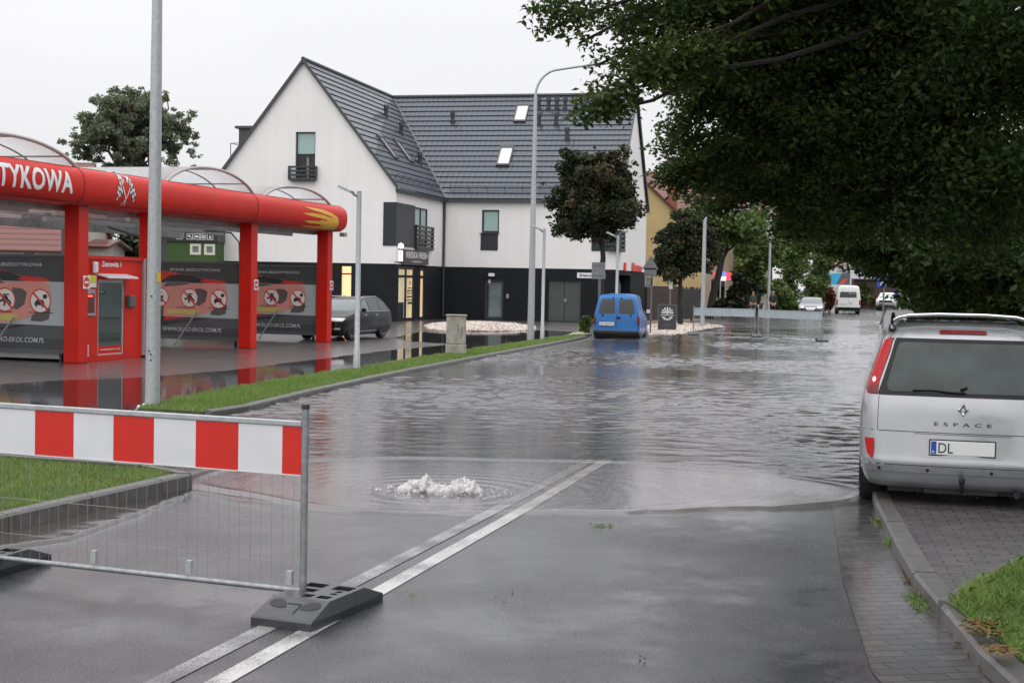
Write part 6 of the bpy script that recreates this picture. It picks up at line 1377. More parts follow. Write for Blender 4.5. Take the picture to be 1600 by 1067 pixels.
rc_, B = small_car('red_car', 'small red car beyond the white car at the end of the street', 'car', rows, 'paint_red', 4.2, .86, 1.47, .95, .31, (.8, 3.3))
B.patch('windscreen', MT['glass_light'], rc_, [(.95,-.7,.7),(1.35,-.56,.56)], face='front')
for s in (-1, 1): B.patch('headlight', MT['lens_clear'], rc_, [(.62,s*.5,s*.82),(.76,s*.5,s*.82)], face='front', off=.008)
heading_place(rc_, 1470, 490, -.29, -1, 3.9, 1.0)
# ------------------------------------------------------------ trees and plants
M('bark', (.06,.05,.04), .8, nscale=6, namt=.35, bscale=18, bstr=.6, bdist=.02); M('bark_dark', (.028,.024,.02), .85, nscale=6, namt=.3, bscale=18, bstr=.6)
def leaves(name, centres, radii, n, size, mat, parent=None, seed=1, droop=.25, asp=.45, tintbase=None, world=True, wts=None):
    """centres (k,3), radii (k,3): n leaf faces scattered through the clumps, each a folded four-sided blade"""
    r = np.random.RandomState(seed); k = len(centres); c = np.asarray(centres, float); q = np.asarray(radii, float)
    vol = q.prod(1)**.67; vol = vol if wts is None else vol*np.asarray(wts); idx = r.choice(k, n, p=vol/vol.sum()); d = r.randn(n, 3); d /= np.linalg.norm(d, axis=1)[:,None]; d *= (r.rand(n)**.45)[:,None]
    p = c[idx]+d*q[idx]
    a = r.rand(n)*2*np.pi; el = (r.rand(n)-.5)*1.4-droop; s = size*(.6+.8*r.rand(n))
    u = np.stack([np.cos(a)*np.cos(el), np.sin(a)*np.cos(el), np.sin(el)], 1); v = np.cross(u, r.randn(n, 3)); v /= np.linalg.norm(v, axis=1)[:,None]+1e-9
    w_ = np.cross(u, v)
    V = np.stack([p, p+u*s[:,None]*.45+v*(s*asp)[:,None]+w_*(s*.12)[:,None], p+u*s[:,None], p+u*s[:,None]*.45-v*(s*asp)[:,None]+w_*(s*.12)[:,None]], 1).reshape(-1, 3)
    tb = (r.rand(k) if tintbase is None else np.asarray(tintbase))[idx]; t = np.clip(tb*.6+r.rand(n)*.4, 0, 1)
    if parent is not None and world: V = V-np.array(root_matrix(parent).translation)
    return npmesh(name, V, np.arange(n*4).reshape(n, 4), mat, parent, tint=np.repeat(t, 4))
def limb(mb, a, b, r0, r1, rnd, n=6, sag=.0, wig=.06, nseg=6):
    a, b = Vector(a), Vector(b); L = (b-a).length; path = []
    for i in range(nseg+1):
        t = i/nseg; p = a.lerp(b, t); p.z += sag*L*4*t*(1-t)
        if 0 < i < nseg: p += Vector((rnd.uniform(-1,1), rnd.uniform(-1,1), rnd.uniform(-1,1)))*L*wig
        path.append(p)
    mb.tube(path, [r0+(r1-r0)*i/nseg for i in range(nseg+1)], n); return path
def tree(name, label, cat, base, trunk_top, crowns, nclump, nleaf, size, mat, r0=.12, seed=1, clump=.28, group=None, droop=.25, bark='bark', forks=9, shell=.5, squash=.8):
    """crowns: list of (centre, radii) ellipsoids in world space"""
    t = thing(name, label, cat, base, 0, group); rnd = random.Random(seed); r = np.random.RandomState(seed); cs = []; rs_ = []; base = Vector(base); tt = Vector(trunk_top)
    vols = np.array([c[1][0]*c[1][1]*c[1][2] for c in crowns])**.8
    for i in range(nclump):
        c, q = crowns[r.choice(len(crowns), p=vols/vols.sum())]; d = r.randn(3); d /= np.linalg.norm(d); f = shell+(1-shell)*r.rand() if r.rand() < .75 else r.rand()**.5
        f *= .82+.3*mnoise.noise(Vector(d*1.7)+Vector((seed*3.1,0,0)))
        cs.append(np.array(c)+d*np.array(q)*f); m = (q[0]*q[1]*q[2])**(1/3)*clump*(.6+.8*r.rand()); rs_.append((m, m, m*squash))
    mb = MB(); limb(mb, base-Vector((0,0,.15)), tt, r0*1.15, r0*.72, rnd, 9, wig=.015)
    order = sorted(range(len(cs)), key=lambda i: -np.linalg.norm(cs[i]-np.array(tt)))
    for i in order[:forks]:
        p = limb(mb, tt-Vector((0,0,rnd.uniform(0,.5)*r0*5)), Vector(cs[i]), r0*.36, r0*.05, rnd, 6, .06, .05)
        for k in range(3):
            j = rnd.randrange(len(cs)); q = p[rnd.randint(2, 4)]
            if (Vector(cs[j])-q).length < max(x[1][0] for x in crowns)*.9: limb(mb, q, Vector(cs[j]), r0*.2, r0*.04, rnd, 5, .04, .05, 4)
    mb.build('trunk', MT[bark], t, smooth=True)
    leaves('crown', cs, rs_, nleaf, size, mat, t, seed, droop); return t
leafmat('leaf_maple', (.018,.030,.013), (.036,.050,.020), (.10,.075,.04), .25)
leafmat('leaf_green', (.025,.045,.012), (.05,.085,.022), (.12,.15,.035), .3)
leafmat('leaf_big', (.020,.042,.012), (.046,.085,.020), (.14,.165,.035), .38)
leafmat('leaf_hazed', (.11,.14,.09), (.17,.21,.13), (.24,.27,.17), .4)  # leaf colours lightened, distance haze put into the colour
leafmat('leaf_light', (.06,.10,.03), (.11,.17,.05), (.20,.24,.08), .3)
leafmat('leaf_darkbush', (.012,.020,.012), (.024,.036,.018), (.05,.06,.03), .15)
leafmat('leaf_red', (.12,.04,.02), (.18,.07,.03), (.16,.12,.04), .25)
def E(px, py, D, rx, rz, ry=None): # ellipsoid from pixel centre, pixel radii
    c = AT(px, py, D); k = D/FPX; return ((c.x, c.y, c.z), (rx*k, (ry or rx)*k, rz*k))
q = G(941,523)
D = q.y
tree('ornamental_maple', 'round crowned tree with dark purplish leaves behind the blue van', 'tree', (q.x,q.y,0), AT(941,378,D), [E(938,358,D,44,30), E(930,302,D,84,74), E(912,338,D,70,44), E(965,335,D,48,46), E(905,265,D,46,40), E(958,255,D,36,34), E(1003,305,D,18,30), E(862,330,D,22,26), E(880,235,D,14,16), E(925,232,D,18,20), E(985,262,D,16,20), E(850,290,D,12,14)], 250, 42000, .12, MT['leaf_maple'], .13, 3, clump=.22, bark='bark_dark', shell=.4)
q = G(1063,512); D = q.y
tree('ornamental_maple', 'small dark leaved tree above the black advertising board', 'tree', (q.x,q.y,0), AT(1063,430,D), [E(1062,395,D,44,48), E(1080,360,D,34,32), E(1038,415,D,24,22), E(1090,420,D,26,24), E(1035,375,D,18,24), E(1065,350,D,34,26), E(1108,385,D,26,40)], 170, 26000, .12, MT['leaf_maple'], .12, 5, clump=.28, bark='bark_dark')
q = G(1108,494); D = q.y
tree('leaning_tree', 'tree with a dark trunk leaning to the right behind the left far barrier', 'tree', (q.x,q.y,0), AT(1131,392,D), [E(1150,350,D,60,34), E(1105,345,D,42,30), E(1165,392,D,26,24), E(1118,405,D,18,26), E(1075,345,D,30,22)], 120, 9500, .24, MT['leaf_light'], .26, 7, clump=.3, bark='bark_dark')
# far left tree
D = 92; b0 = AT(208, 470, D)
tree('tall_tree', 'tall airy tree rising behind the arched roofs of the car wash', 'tree', (b0.x,D,0), AT(212,330,D), [E(208,205,D,96,60), E(148,210,D,54,54), E(272,212,D,52,56), E(210,162,D,72,34), E(124,250,D,34,30), E(298,250,D,30,32), E(215,265,D,70,36)], 460, 40000, .16, MT['leaf_hazed'], .45, 9, clump=.11, forks=26, shell=.3)
# conifers and hedge behind the wash
for i, (px, top, w_, D, lb) in enumerate(((160,352,24,74,'dark evergreen behind the glass door plant room, left one'), (195,345,34,70,'dark evergreen seen between the red columns, right one'), (225,352,22,78,'dark evergreen half behind the near lamp post'))):
    b0 = AT(px, 470, D); tree('evergreen_tree', lb, 'tree', (b0.x,D,0), AT(px,top+20,D), [E(px,top+30,D,w_*.6,26), E(px,top+62,D,w_,34)], 60, 3200, .3, MT['leaf_darkbush'], .2, 20+i, clump=.35, forks=4, bark='bark_dark')
# background greenery on the right of the street
bg = [ (1155,500,96, [(1160,455,22,34),(1150,476,22,20),(1172,462,22,26)], 'leaf_darkbush', 'dark bushy tree behind the left far barrier'),
       (1185,488,102, [(1182,400,40,52),(1168,360,24,36),(1190,450,30,30)], 'leaf_light', 'mid green tree left of the tall pole by the bystanders'),
       (1240,488,126, [(1235,405,46,66),(1262,370,38,40),(1285,420,20,50),(1225,455,32,30),(1262,445,20,32)], 'leaf_light', 'light green tree right of the tall pole'),
       (1275,488,118, [(1278,440,22,34),(1290,400,24,24)], 'leaf_light', 'light green tree beside the billboard'),
       (1215,492,112, [(1216,460,24,24),(1228,478,24,12)], 'leaf_light', 'yellowish bush under the light green trees'),
       (1205,460,150, [(1205,340,70,60),(1260,350,50,50),(1150,350,30,40)], 'leaf_green', 'tall far tree behind the light green trees')]
for i, (px, py, D, cr, mt, lb) in enumerate(bg):
    b0 = AT(px, py, D); tree('broadleaf_tree', lb, 'tree', (b0.x,D,0), AT(px, cr[0][1]+20, D), [E(a,b,D,c,d) for a,b,c,d in cr], 110, 9000, .26, MT[mt], .2, 40+i, clump=.26, forks=7, group='trees beside the far street')
def bush(name, label, px, py, D, blobs, n, size, mt, seed=1, group=None, cat='bush'):
    b0 = AT(px, py, D); b = thing(name, label, cat, (b0.x, D, 0), 0, group); cs, rr = zip(*[E(*((a, c_, D)+(rx, rz))) for a, c_, rx, rz in blobs]); r = np.random.RandomState(seed); C_, R_ = [], []
    for c_, q_ in zip(cs, rr):
        for k in range(14): d = r.randn(3); d /= np.linalg.norm(d); C_.append(np.array(c_)+d*np.array(q_)*.62*(.6+.6*r.rand())); R_.append(np.array(q_)*.42)
    leaves('foliage', C_, R_, n, size, MT[mt], b, seed, 0)
    mb = MB(); rnd = random.Random(seed)
    for k in range(5): limb(mb, (b0.x+rnd.uniform(-.1,.1), D, -.1), Vector(C_[rnd.randrange(len(C_))]), .03, .01, rnd, 5)
    mb.build('stems', MT['bark_dark'], b); return b
q = G(915,522); bush('shrub', 'small yellow green shrub on the kerb left of the blue van', 915, 522, q.y, [(910,505,6,8),(917,500,7,8),(914,515,9,6),(919,511,5,6)], 900, .11, 'leaf_light', 3)
bush('hedge_bush', 'low rounded green bush, left one right of the pickup truck', 1410, 484, 140, [(1408,472,15,9),(1418,476,12,7)], 1400, .25, 'leaf_light', 4, 'round bushes beside the far street')
bush('hedge_bush', 'rounded green bush, right one right of the pickup truck', 1442, 482, 150, [(1441,470,13,11),(1450,474,10,8)], 1400, .25, 'leaf_light', 5, 'round bushes beside the far street')
bush('red_bush', 'reddish brown bush between the dark hatchback and the white panel van', 1296, 490, 118, [(1296,468,9,18),(1291,478,9,10)], 900, .3, 'leaf_red', 6)
bush('hedge_bush', 'dark bush in front of the far building under the leaning tree', 1130, 494, 92, [(1128,480,12,14),(1145,482,12,12),(1158,478,10,14)], 1600, .25, 'leaf_darkbush', 7, 'dark bushes under the leaning tree')
bush('yellow_tree', 'small yellow green tree behind the blue pedestrian sign', 1400, 480, 160, [(1400,442,14,8),(1404,452,10,8)], 700, .35, 'leaf_light', 8)
bush('hedge_bush', 'green hedge behind the white panel van', 1345, 485, 150, [(1350,452,14,10),(1340,468,20,12),(1365,470,14,10)], 1500, .3, 'leaf_green', 9, 'hedge bushes by the grey roofed kiosk')
bush('hedge_bush', 'low dark hedge behind the dark hatchback and the bystanders', 1230, 492, 112, [(1195,484,24,12),(1235,482,26,13),(1262,482,20,12)], 2600, .25, 'leaf_green', 10)
# ---- the big trees on the right
def poly_sample(poly, n, r):
    P = np.array(poly, float); lo, hi = P.min(0), P.max(0); out = np.zeros((0,2))
    while len(out) < n: q_ = lo+(hi-lo)*r.rand(n*2, 2); out = np.concatenate([out, q_[inpoly(q_[:,0], q_[:,1], poly)]])
    return out[:n]
def big_tree(label, trunk, H, sprays, fill, nleaf, size, seed, rt=.35, mt='leaf_big'):
    """sprays: (px, py, D, radius m, count) outer drooping twigs; fill: list of (centre, radii, clumps) of crown volume"""
    t = thing('overhanging_tree', label, 'tree', (trunk[0], trunk[1], .1), 0, 'big trees overhanging the street on the right'); rnd = random.Random(seed); r = np.random.RandomState(seed); cs, rr, tb, wt = [], [], [], []
    mb = MB(); top = Vector((trunk[0]-.4, trunk[1], H)); fork = Vector((trunk[0], trunk[1], H*.45)); limb(mb, (trunk[0], trunk[1], -.1), fork, rt, rt*.8, rnd, 12, wig=.02); limb(mb, fork, top, rt*.8, rt*.3, rnd, 8, wig=.05)
    limbs = []
    for px, py, D, rd, cnt, ln in sprays:
        tip = AT(px, py, D); root = fork.lerp(top, rnd.uniform(.05,.6)); d = (tip-root); path = []
        n = 12
        for i in range(n+1):
            u = i/n; p = root.lerp(tip, u); p.z += d.length*.16*4*u*(1-u)*.8*(1-u*.3); path.append(p + (Vector((rnd.uniform(-1,1), rnd.uniform(-1,1), rnd.uniform(-1,1)))*.10 if 0 < i < n else Vector()))
        mb.tube(path, [rt*.28*(1-.9*(i/n)**.6)+.006 for i in range(n+1)], 6); limbs.append(path)
        dirv = (path[-1]-path[-4]).normalized()
        for k in range(cnt):
            u = 1-ln*rnd.random()**.9; i = min(n-1, int(u*n)); p = path[i].lerp(path[i+1], u*n-i); s = rd*(.35+.65*(1-u)/max(ln,.01)) if rnd.random() < .8 else rd
            off = Vector((rnd.gauss(0,1), rnd.gauss(0,1), rnd.gauss(0,.7)-.2))*s*.75; c = p+off; cs.append(tuple(c)); m = .12+.12*rnd.random(); rr.append((m*1.5, m*1.5, m*.75)); tb.append(.3+.6*rnd.random()); wt.append(2.4 if px > 1130 else 1.45)
            if off.length > .15 and rnd.random() < .85: mb.tube([p, p.lerp(c, .5)+Vector((0,0,.04)), c], [.010,.007,.003], 4, caps=False)
    for c, q_, n in fill:
        for k in range(n):
            d = r.randn(3); d /= np.linalg.norm(d); f = r.rand()**.4; cs.append(tuple(np.array(c)+d*np.array(q_)*f)); m = .3+.25*r.rand(); rr.append((m*1.3, m*1.3, m*.6)); tb.append(r.rand()*.6); wt.append(1)
    mb.build('trunk', MT['bark_dark'], t, smooth=True)
    leaves('crown', cs, rr, nleaf, size, MT[mt], t, seed, .35, .24, tintbase=tb, wts=wt); return t
rs = random.Random(11)
sprays = []
# boundary twigs of the near tree (photo outline of its left side)
for px, py, D, rd, cnt, ln in ((852,48,15,.30,34,.30),(880,22,15.5,.45,40,.34),(905,68,15,.36,34,.28),(868,5,15,.4,26,.3),(938,100,15,.36,34,.26),(930,165,14.5,.26,34,.2),(955,150,14.5,.30,30,.22),(915,182,14.5,.12,10,.05),(985,118,15,.34,16,.18),(960,40,16,.5,36,.34),(1000,20,16,.6,34,.34),(1010,85,15.5,.36,10,.15),(1040,60,16,.5,20,.25),(1060,10,15,.6,50,.4),
    (1060,110,16,.34,14,.12),(1052,150,17,.36,22,.12),(1048,205,17,.34,34,.18),(1035,232,17,.24,20,.12),(1060,185,17.5,.4,34,.2),(1085,170,17,.5,44,.26),(1100,110,16,.6,50,.3),(1120,60,16,.7,56,.36),(1110,240,18,.5,44,.2),(1140,200,17,.6,50,.25),
    (1048,262,18,.24,24,.10),(1055,296,18,.30,30,.12),(1042,280,18,.20,18,.08),(1080,306,19,.34,34,.12),(1105,280,19,.5,44,.16),(1140,308,20,.4,40,.12),(1170,285,19,.5,46,.18),(1200,314,20,.42,40,.12),(1112,330,20,.22,20,.08),(1235,350,20,.4,36,.12),(1255,330,21,.45,36,.12),(1290,372,21,.35,30,.1),
    (1180,120,16,.8,56,.3),(1160,20,15,.8,56,.35),(1230,180,17,.8,56,.3),(1240,70,16,.8,56,.3),(1220,260,18,.8,56,.25),(1290,330,19,.7,50,.2),(1300,230,17,.8,50,.3)):
    sprays.append((px, py, D, rd*(.62 if px < 1130 else 1), int(cnt*(.75 if px < 1130 else 1)), ln*(.75 if px < 1130 else 1)))
fill1 = []
for px, py, D, rx in ((1210,60,18,60),(1310,60,17,110),(1420,60,16,140),(1540,60,15,140),(1230,180,18,60),(1310,180,17,100),(1410,180,17,130),(1530,180,16,140),(1240,262,19,50),(1330,285,18,80),(1440,290,17,120),(1550,300,16,120),(1165,262,20,36)):
    c = AT(px, py, D); k = D/FPX; fill1.append(((c.x,c.y,c.z), (rx*k, 2.2, rx*k*.8), 70))
fill1 += [((4.4,14,6.4), (3.6,2.6,.7), 170), ((7.5,15,8.8), (6.5,4.5,2.2), 420), ((3.4,14.5,7.2), (3.2,3.0,.8), 130), ((8.5,11.5,6.4), (3.8,2.6,1.7), 160)]  # crown above the view, added to block light and darken reflections
big_tree('nearest big tree whose dark crown overhangs the silver people carrier and the street', (8.6,16.5), 8.5, sprays, fill1, 330000, .078, 4)
fill2 = []
for px, py, D, rx in ((1330,350,27,60),(1400,365,26,80),(1480,370,25,100),(1570,380,24,100),(1470,420,28,50),(1520,440,26,80),(1590,450,24,60),(1300,320,28,50),(1390,400,30,30),(1270,305,30,40),(1340,300,27,90),(1460,300,26,90),(1560,300,25,90)):
    c = AT(px, py, D); k = D/FPX; fill2.append(((c.x,c.y,c.z), (rx*k, 2.6, rx*k*.62), 60))
fill2 += [((13.5,27,7.5), (6.5,6,3.0), 300)]
sp2 = [(1290,375,27,.5,30,.15),(1320,392,27,.4,30,.12),(1350,400,28,.4,30,.12),(1375,412,28,.4,34,.12),(1405,430,28,.35,34,.12),(1415,410,28,.6,40,.15),(1432,448,28,.35,34,.1),(1455,460,28,.4,34,.1),(1480,470,27,.6,36,.1),(1500,478,26,.6,40,.1),(1530,475,25,.7,40,.1),(1570,480,24,.7,40,.1),(1262,375,28,.5,30,.12)]
big_tree('second big tree filling the dark gap above the silver people carrier', (13.6,28), 9.5, sp2, fill2, 100000, .14, 8)
fill3 = []
for px, py, D, rx in ((1480,440,44,60),(1540,450,40,70),(1600,440,38,70),(1520,400,44,80),(1600,380,40,80)):
    c = AT(px, py, D); k = D/FPX; fill3.append(((c.x,c.y,c.z), (rx*k, 3, rx*k*.7), 60))
big_tree('third big tree further along the right side of the street', (19.5,44), 10, [(1490,476,44,.7,30,.1),(1520,484,42,.8,30,.1),(1560,488,40,.8,30,.1)], fill3, 24000, .26, 12)
bush('hedge_bush', 'dark undergrowth under the big trees behind the silver people carrier', 1560, 520, 36, [(1500,490,30,22),(1545,492,34,26),(1590,494,34,26),(1640,494,34,30)], 6000, .16, 'leaf_darkbush', 31)
# unseen trees added beside and behind the camera for shade and dark reflections
for i, (x, y, h_) in enumerate(((9.0,3.4,9.5),(1.5,-17,9))):
    tree('broadleaf_tree', ('added unseen tree beside the silver people carrier, there for shade and dark reflections','added unseen tree far behind the viewer, there for dark reflections')[i], 'tree', (x,y,0), (x,y,h_*.5), [((x,y,h_*.75),(3.6,3.0,2.4))], 60, 6000, .28, MT['leaf_green'], .2, 60+i, clump=.3)
hd = thing('hedge', 'long clipped hedge along the right side of the pavement behind the big trees', 'hedge', (13,10,0)); hc = [(8.6+.34*y+math.sin(y*.7)*.3, y, 1.2) for y in np.arange(13, 75, .8)]
leaves('foliage', hc, [(.75,.7,1.15)]*len(hc), 15000, .19, MT['leaf_green'], hd, 77, 0)
# ------------------------------------------------------------ gravel beds
leafmat('pebbles', (.30,.24,.20), (.48,.40,.34), (.66,.60,.54), 0)
def gravel(pts, n, size, zmax, seed):
    P = [gx(a, b) for a, b in pts]; r = np.random.RandomState(seed); A_ = np.array(P); lo, hi = A_.min(0), A_.max(0); out = np.zeros((0,2))
    while len(out) < n: q_ = lo+(hi-lo)*r.rand(n*2,2); out = np.concatenate([out, q_[inpoly(q_[:,0], q_[:,1], P)]])
    q_ = out[:n]; ctr = A_.mean(0); dd = np.hypot((q_[:,0]-ctr[0])/((hi-lo)[0]/2), (q_[:,1]-ctr[1])/((hi-lo)[1]/2)); z_ = zmax*np.clip(1-dd**2, .1, 1)
    O = np.array([(1,0,0),(-1,0,0),(0,1,0),(0,-1,0),(0,0,1),(0,0,-1)], float); s = size*(.5+r.rand(n)); V = (O[None]*(.7+.6*r.rand(n,6,1)))*s[:,None,None]; V[:,:,2] *= .7; V += np.stack([q_[:,0], q_[:,1], z_], 1)[:,None]
    F = np.array([(0,2,4),(2,1,4),(1,3,4),(3,0,4),(2,0,5),(1,2,5),(3,1,5),(0,3,5)]); Fq = (F[None]+(np.arange(n)*6)[:,None,None]).reshape(-1,3)
    tag(npmesh('gravel', V.reshape(-1,3), Fq, MT['pebbles'], tint=np.repeat(r.rand(n), 6)), kind='stuff')
    ring = MB(); n_ = len(P); c = (ctr[0], ctr[1], zmax*.8)
    for i in range(n_): ring.face([(P[i][0],P[i][1],.01),(P[(i+1)%n_][0],P[(i+1)%n_][1],.01),c])
    tag(ring.build('gravel_bed', M('gravel_base', (.36,.30,.26), .8, nscale=20, namt=.3)), kind='structure')
gravel([(664,510),(690,505.5),(740,504.5),(800,506),(836,512),(834,517),(770,518.5),(700,517.5),(670,515)], 5200, .075, .16, 1)
gravel([(1015,524),(1012,511),(1040,508),(1090,507),(1128,510),(1130,513),(1095,519),(1060,523)], 4200, .075, .12, 2)
gravel([(880,526),(915,521),(922,524),(905,529)], 700, .05, .08, 3)
# ------------------------------------------------------------ street furniture
M('concrete', (.34,.33,.28), .75, nscale=5, namt=.3, bscale=40, bstr=.3)
q = G(712,557); D = q.y; zt = AT(713,492,D).z; r = thing('utility_cabinet', 'grey concrete electricity cabinet standing on the grass strip', 'utility cabinet', (q.x,q.y,0), rad(-8))
mb = MB(); mb.box(-.25,.25,-.14,.14,-.1,zt*.30); mb.build('plinth', MT['concrete'], r, world=False, bevel=.01)
mb = MB(); mb.box(-.235,.235,-.13,.13,zt*.30+.01,zt-.03); mb.build('cabinet', MT['concrete'], r, world=False, bevel=.012)
mb = MB(); mb.box(-.26,.26,-.15,.15,zt-.03,zt+.01); mb.build('lid', MT['concrete'], r, world=False, bevel=.01)
mb = MB(); mb.box(.06,.08,-.135,-.131,zt*.6,zt*.78); mb.box(.17,.18,-.135,-.131,zt*.45,zt*.75); mb.build('door_slots', MT['black'], r, world=False)
M('sign_grey', (.20,.205,.215), .5, metal=.2, nscale=2, namt=.1); M('pole_grey', (.14,.14,.145), .5)
def signpole(label, px, py, ytop, plates, r=.035, group=None):
    q = G(px, py); D = q.y; t = thing('road_sign', label, 'road sign', (q.x,q.y,0), 0, group); zt = AT(px, ytop, D).z
    mb = MB(); mb.tube([(0,0,-.1),(0,0,zt)], r, 8); mb.build('post', MT['pole_grey'], t, True, world=False)
    k = D/FPX
    for nm, shape, cx, cy, hw, hh, mt in plates:
        c = AT(cx, cy, D); x = c.x-q.x; z_ = c.z; mb = MB(); w_, h_ = hw*k, hh*k
        if shape == 'rect': mb.box(x-w_, x+w_, -.06, -.045, z_-h_, z_+h_)
        elif shape == 'tri': mb.prism([(x-w_, z_-h_), (x+w_, z_-h_), (x+w_*.93, z_-h_*.86), (x+w_*.06, z_+h_), (x-w_*.06, z_+h_), (x-w_*.93, z_-h_*.86)], -.06, -.045, axis='y')
        o = mb.build(nm, MT[mt], t, world=False)
        if shape == 'rect' and mt == 'sign_grey': mb = MB(); [mb.box(x-w_*.9, x+w_*.9, -.069, -.0605, zz-.02, zz+.02) for zz in (z_-h_*.6, z_+h_*.6)]; mb.build('rail', MT['pole_grey'], o, world=False)
    return t
signpole('square grey back of a road sign in front of the dark tree trunk', 935, 526, 410, [('plate','rect',935,423,10.5,13,'sign_grey')], .045)
signpole('triangular and rectangular road signs seen from behind, right of the blue van', 1016, 523, 402, [('plate','tri',1016,411,13,10,'sign_grey'),('plate','rect',1016,425.5,9.5,6.5,'sign_grey'),('plate','rect',1014,441,5.5,8,'sign_grey'),('plate','rect',1018.5,441,1.3,7,'sign_white')])
signpole('small white road sign on a thin pole behind the black advertising board', 1046, 512, 428, [('plate','rect',1048,444,3,7.5,'sign_white')], .045)
signpole('grey backed sign on a thin pole beside the bystander in green', 1171, 490, 432, [('plate','rect',1173,444,8,8,'sign_grey')], .04)
# pedestrian crossing sign
t = signpole('blue pedestrian crossing sign with a white triangle on a thin pole in the wet street', 1379, 516, 430, [('plate','rect',1379,440,9,8.5,'eu_blue')], .04)
q = G(1379,516); k = q.y/FPX; c = AT(1379,440,q.y)
mb = MB(); X, Z = 0, c.z
mb.mi = 0; flat(mb, [(X-7*k,Z-5.5*k),(X+7*k,Z-5.5*k),(X,Z+6.5*k)], -.064); mb.mi = 1
disc(mb, X+.3*k, Z+2.6*k, .9*k, -.067, 8); flat(mb, [(X-.6*k,Z-1*k),(X+.9*k,Z-1*k),(X+1*k,Z+1.8*k),(X-.4*k,Z+1.8*k)], -.067); flat(mb, [(X-2*k,Z-4.5*k),(X-1*k,Z-4.5*k),(X+.6*k,Z-1*k),(X-.6*k,Z-1*k)], -.067); flat(mb, [(X+1.2*k,Z-4.5*k),(X+2.2*k,Z-4.5*k),(X+.9*k,Z-1*k),(X,Z-1*k)], -.067)
mb.build('pictogram', [MT['sign_white'], MT['black']], [x for x in bpy.data.objects if x.parent == t and x.name.startswith('plate')][0].parent, world=False)
q = G(1400,486); sgn = signpole('small light blue sign beside the pickup truck', 1400, 486, 455, [('plate','rect',1400,459,3,6,'eu_blue')], .05)
# advertising board
q = G(1042,518.5); D = q.y; k = D/FPX; wb, hb_ = 13.5*k, 40*k
r = thing('advertising_board', 'black pavement advertising board with a white crown like emblem on the gravel', 'advertising board', (q.x,q.y,.05), rad(-6))
mb = MB(); mb.box(-wb,wb,-.03,.0,.06,hb_); mb.build('panel', M('board_black', (.045,.047,.055), .5), r, world=False)
mb = MB(); mb.box(-wb-.03,-wb,-.04,.02,0,hb_+.03); mb.box(wb,wb+.03,-.04,.02,0,hb_+.03); mb.box(-wb,wb,-.04,.02,hb_,hb_+.03); mb.box(-wb,wb,-.04,.02,.03,.06); mb.build('frame', MT['pole_grey'], r, world=False)
mb = MB(); u = wb*.72; zc = hb_*.66
for i in range(7):
    a = math.pi*(i+.5)/7; r0_, r1_ = u*.35, u*(.92+.12*math.sin(a)); aa = .16
    flat(mb, [(r0_*math.cos(a-aa), zc+r0_*math.sin(a-aa)), (r1_*math.cos(a-aa*.7), zc+r1_*math.sin(a-aa*.7)*.95), (r1_*1.1*math.cos(a), zc+r1_*1.1*math.sin(a)), (r1_*math.cos(a+aa*.7), zc+r1_*math.sin(a+aa*.7)*.95), (r0_*math.cos(a+aa), zc+r0_*math.sin(a+aa))], -.034)
disc(mb, 0, zc+u*.15, u*.2, -.034, 12)
add_text(mb, 'BARBERSHOP', -u*1.05, u*1.05, zc-u*.30, zc-u*.12, -.034, bold=.02)
for i in range(5):
    a = -math.pi*(i+.5)/5; r1_ = u*.85; flat(mb, [(r1_*.5*math.cos(a-.2), zc-u*.42+r1_*.4*math.sin(a-.2)), (r1_*math.cos(a-.22), zc-u*.42+r1_*.75*math.sin(a-.22)), (r1_*math.cos(a+.22), zc-u*.42+r1_*.75*math.sin(a+.22)), (r1_*.5*math.cos(a+.2), zc-u*.42+r1_*.4*math.sin(a+.2))], -.034)
mb.build('emblem', MT['text_white'], r, world=False)
mb = MB(); [mb.box(-u*f, u*f, -.034, -.033, zz, zz+.015) for f, zz in ((.5,.22),(.55,.27),(.3,.17))]; mb.build('small_print', MT['pole_grey'], r, world=False)
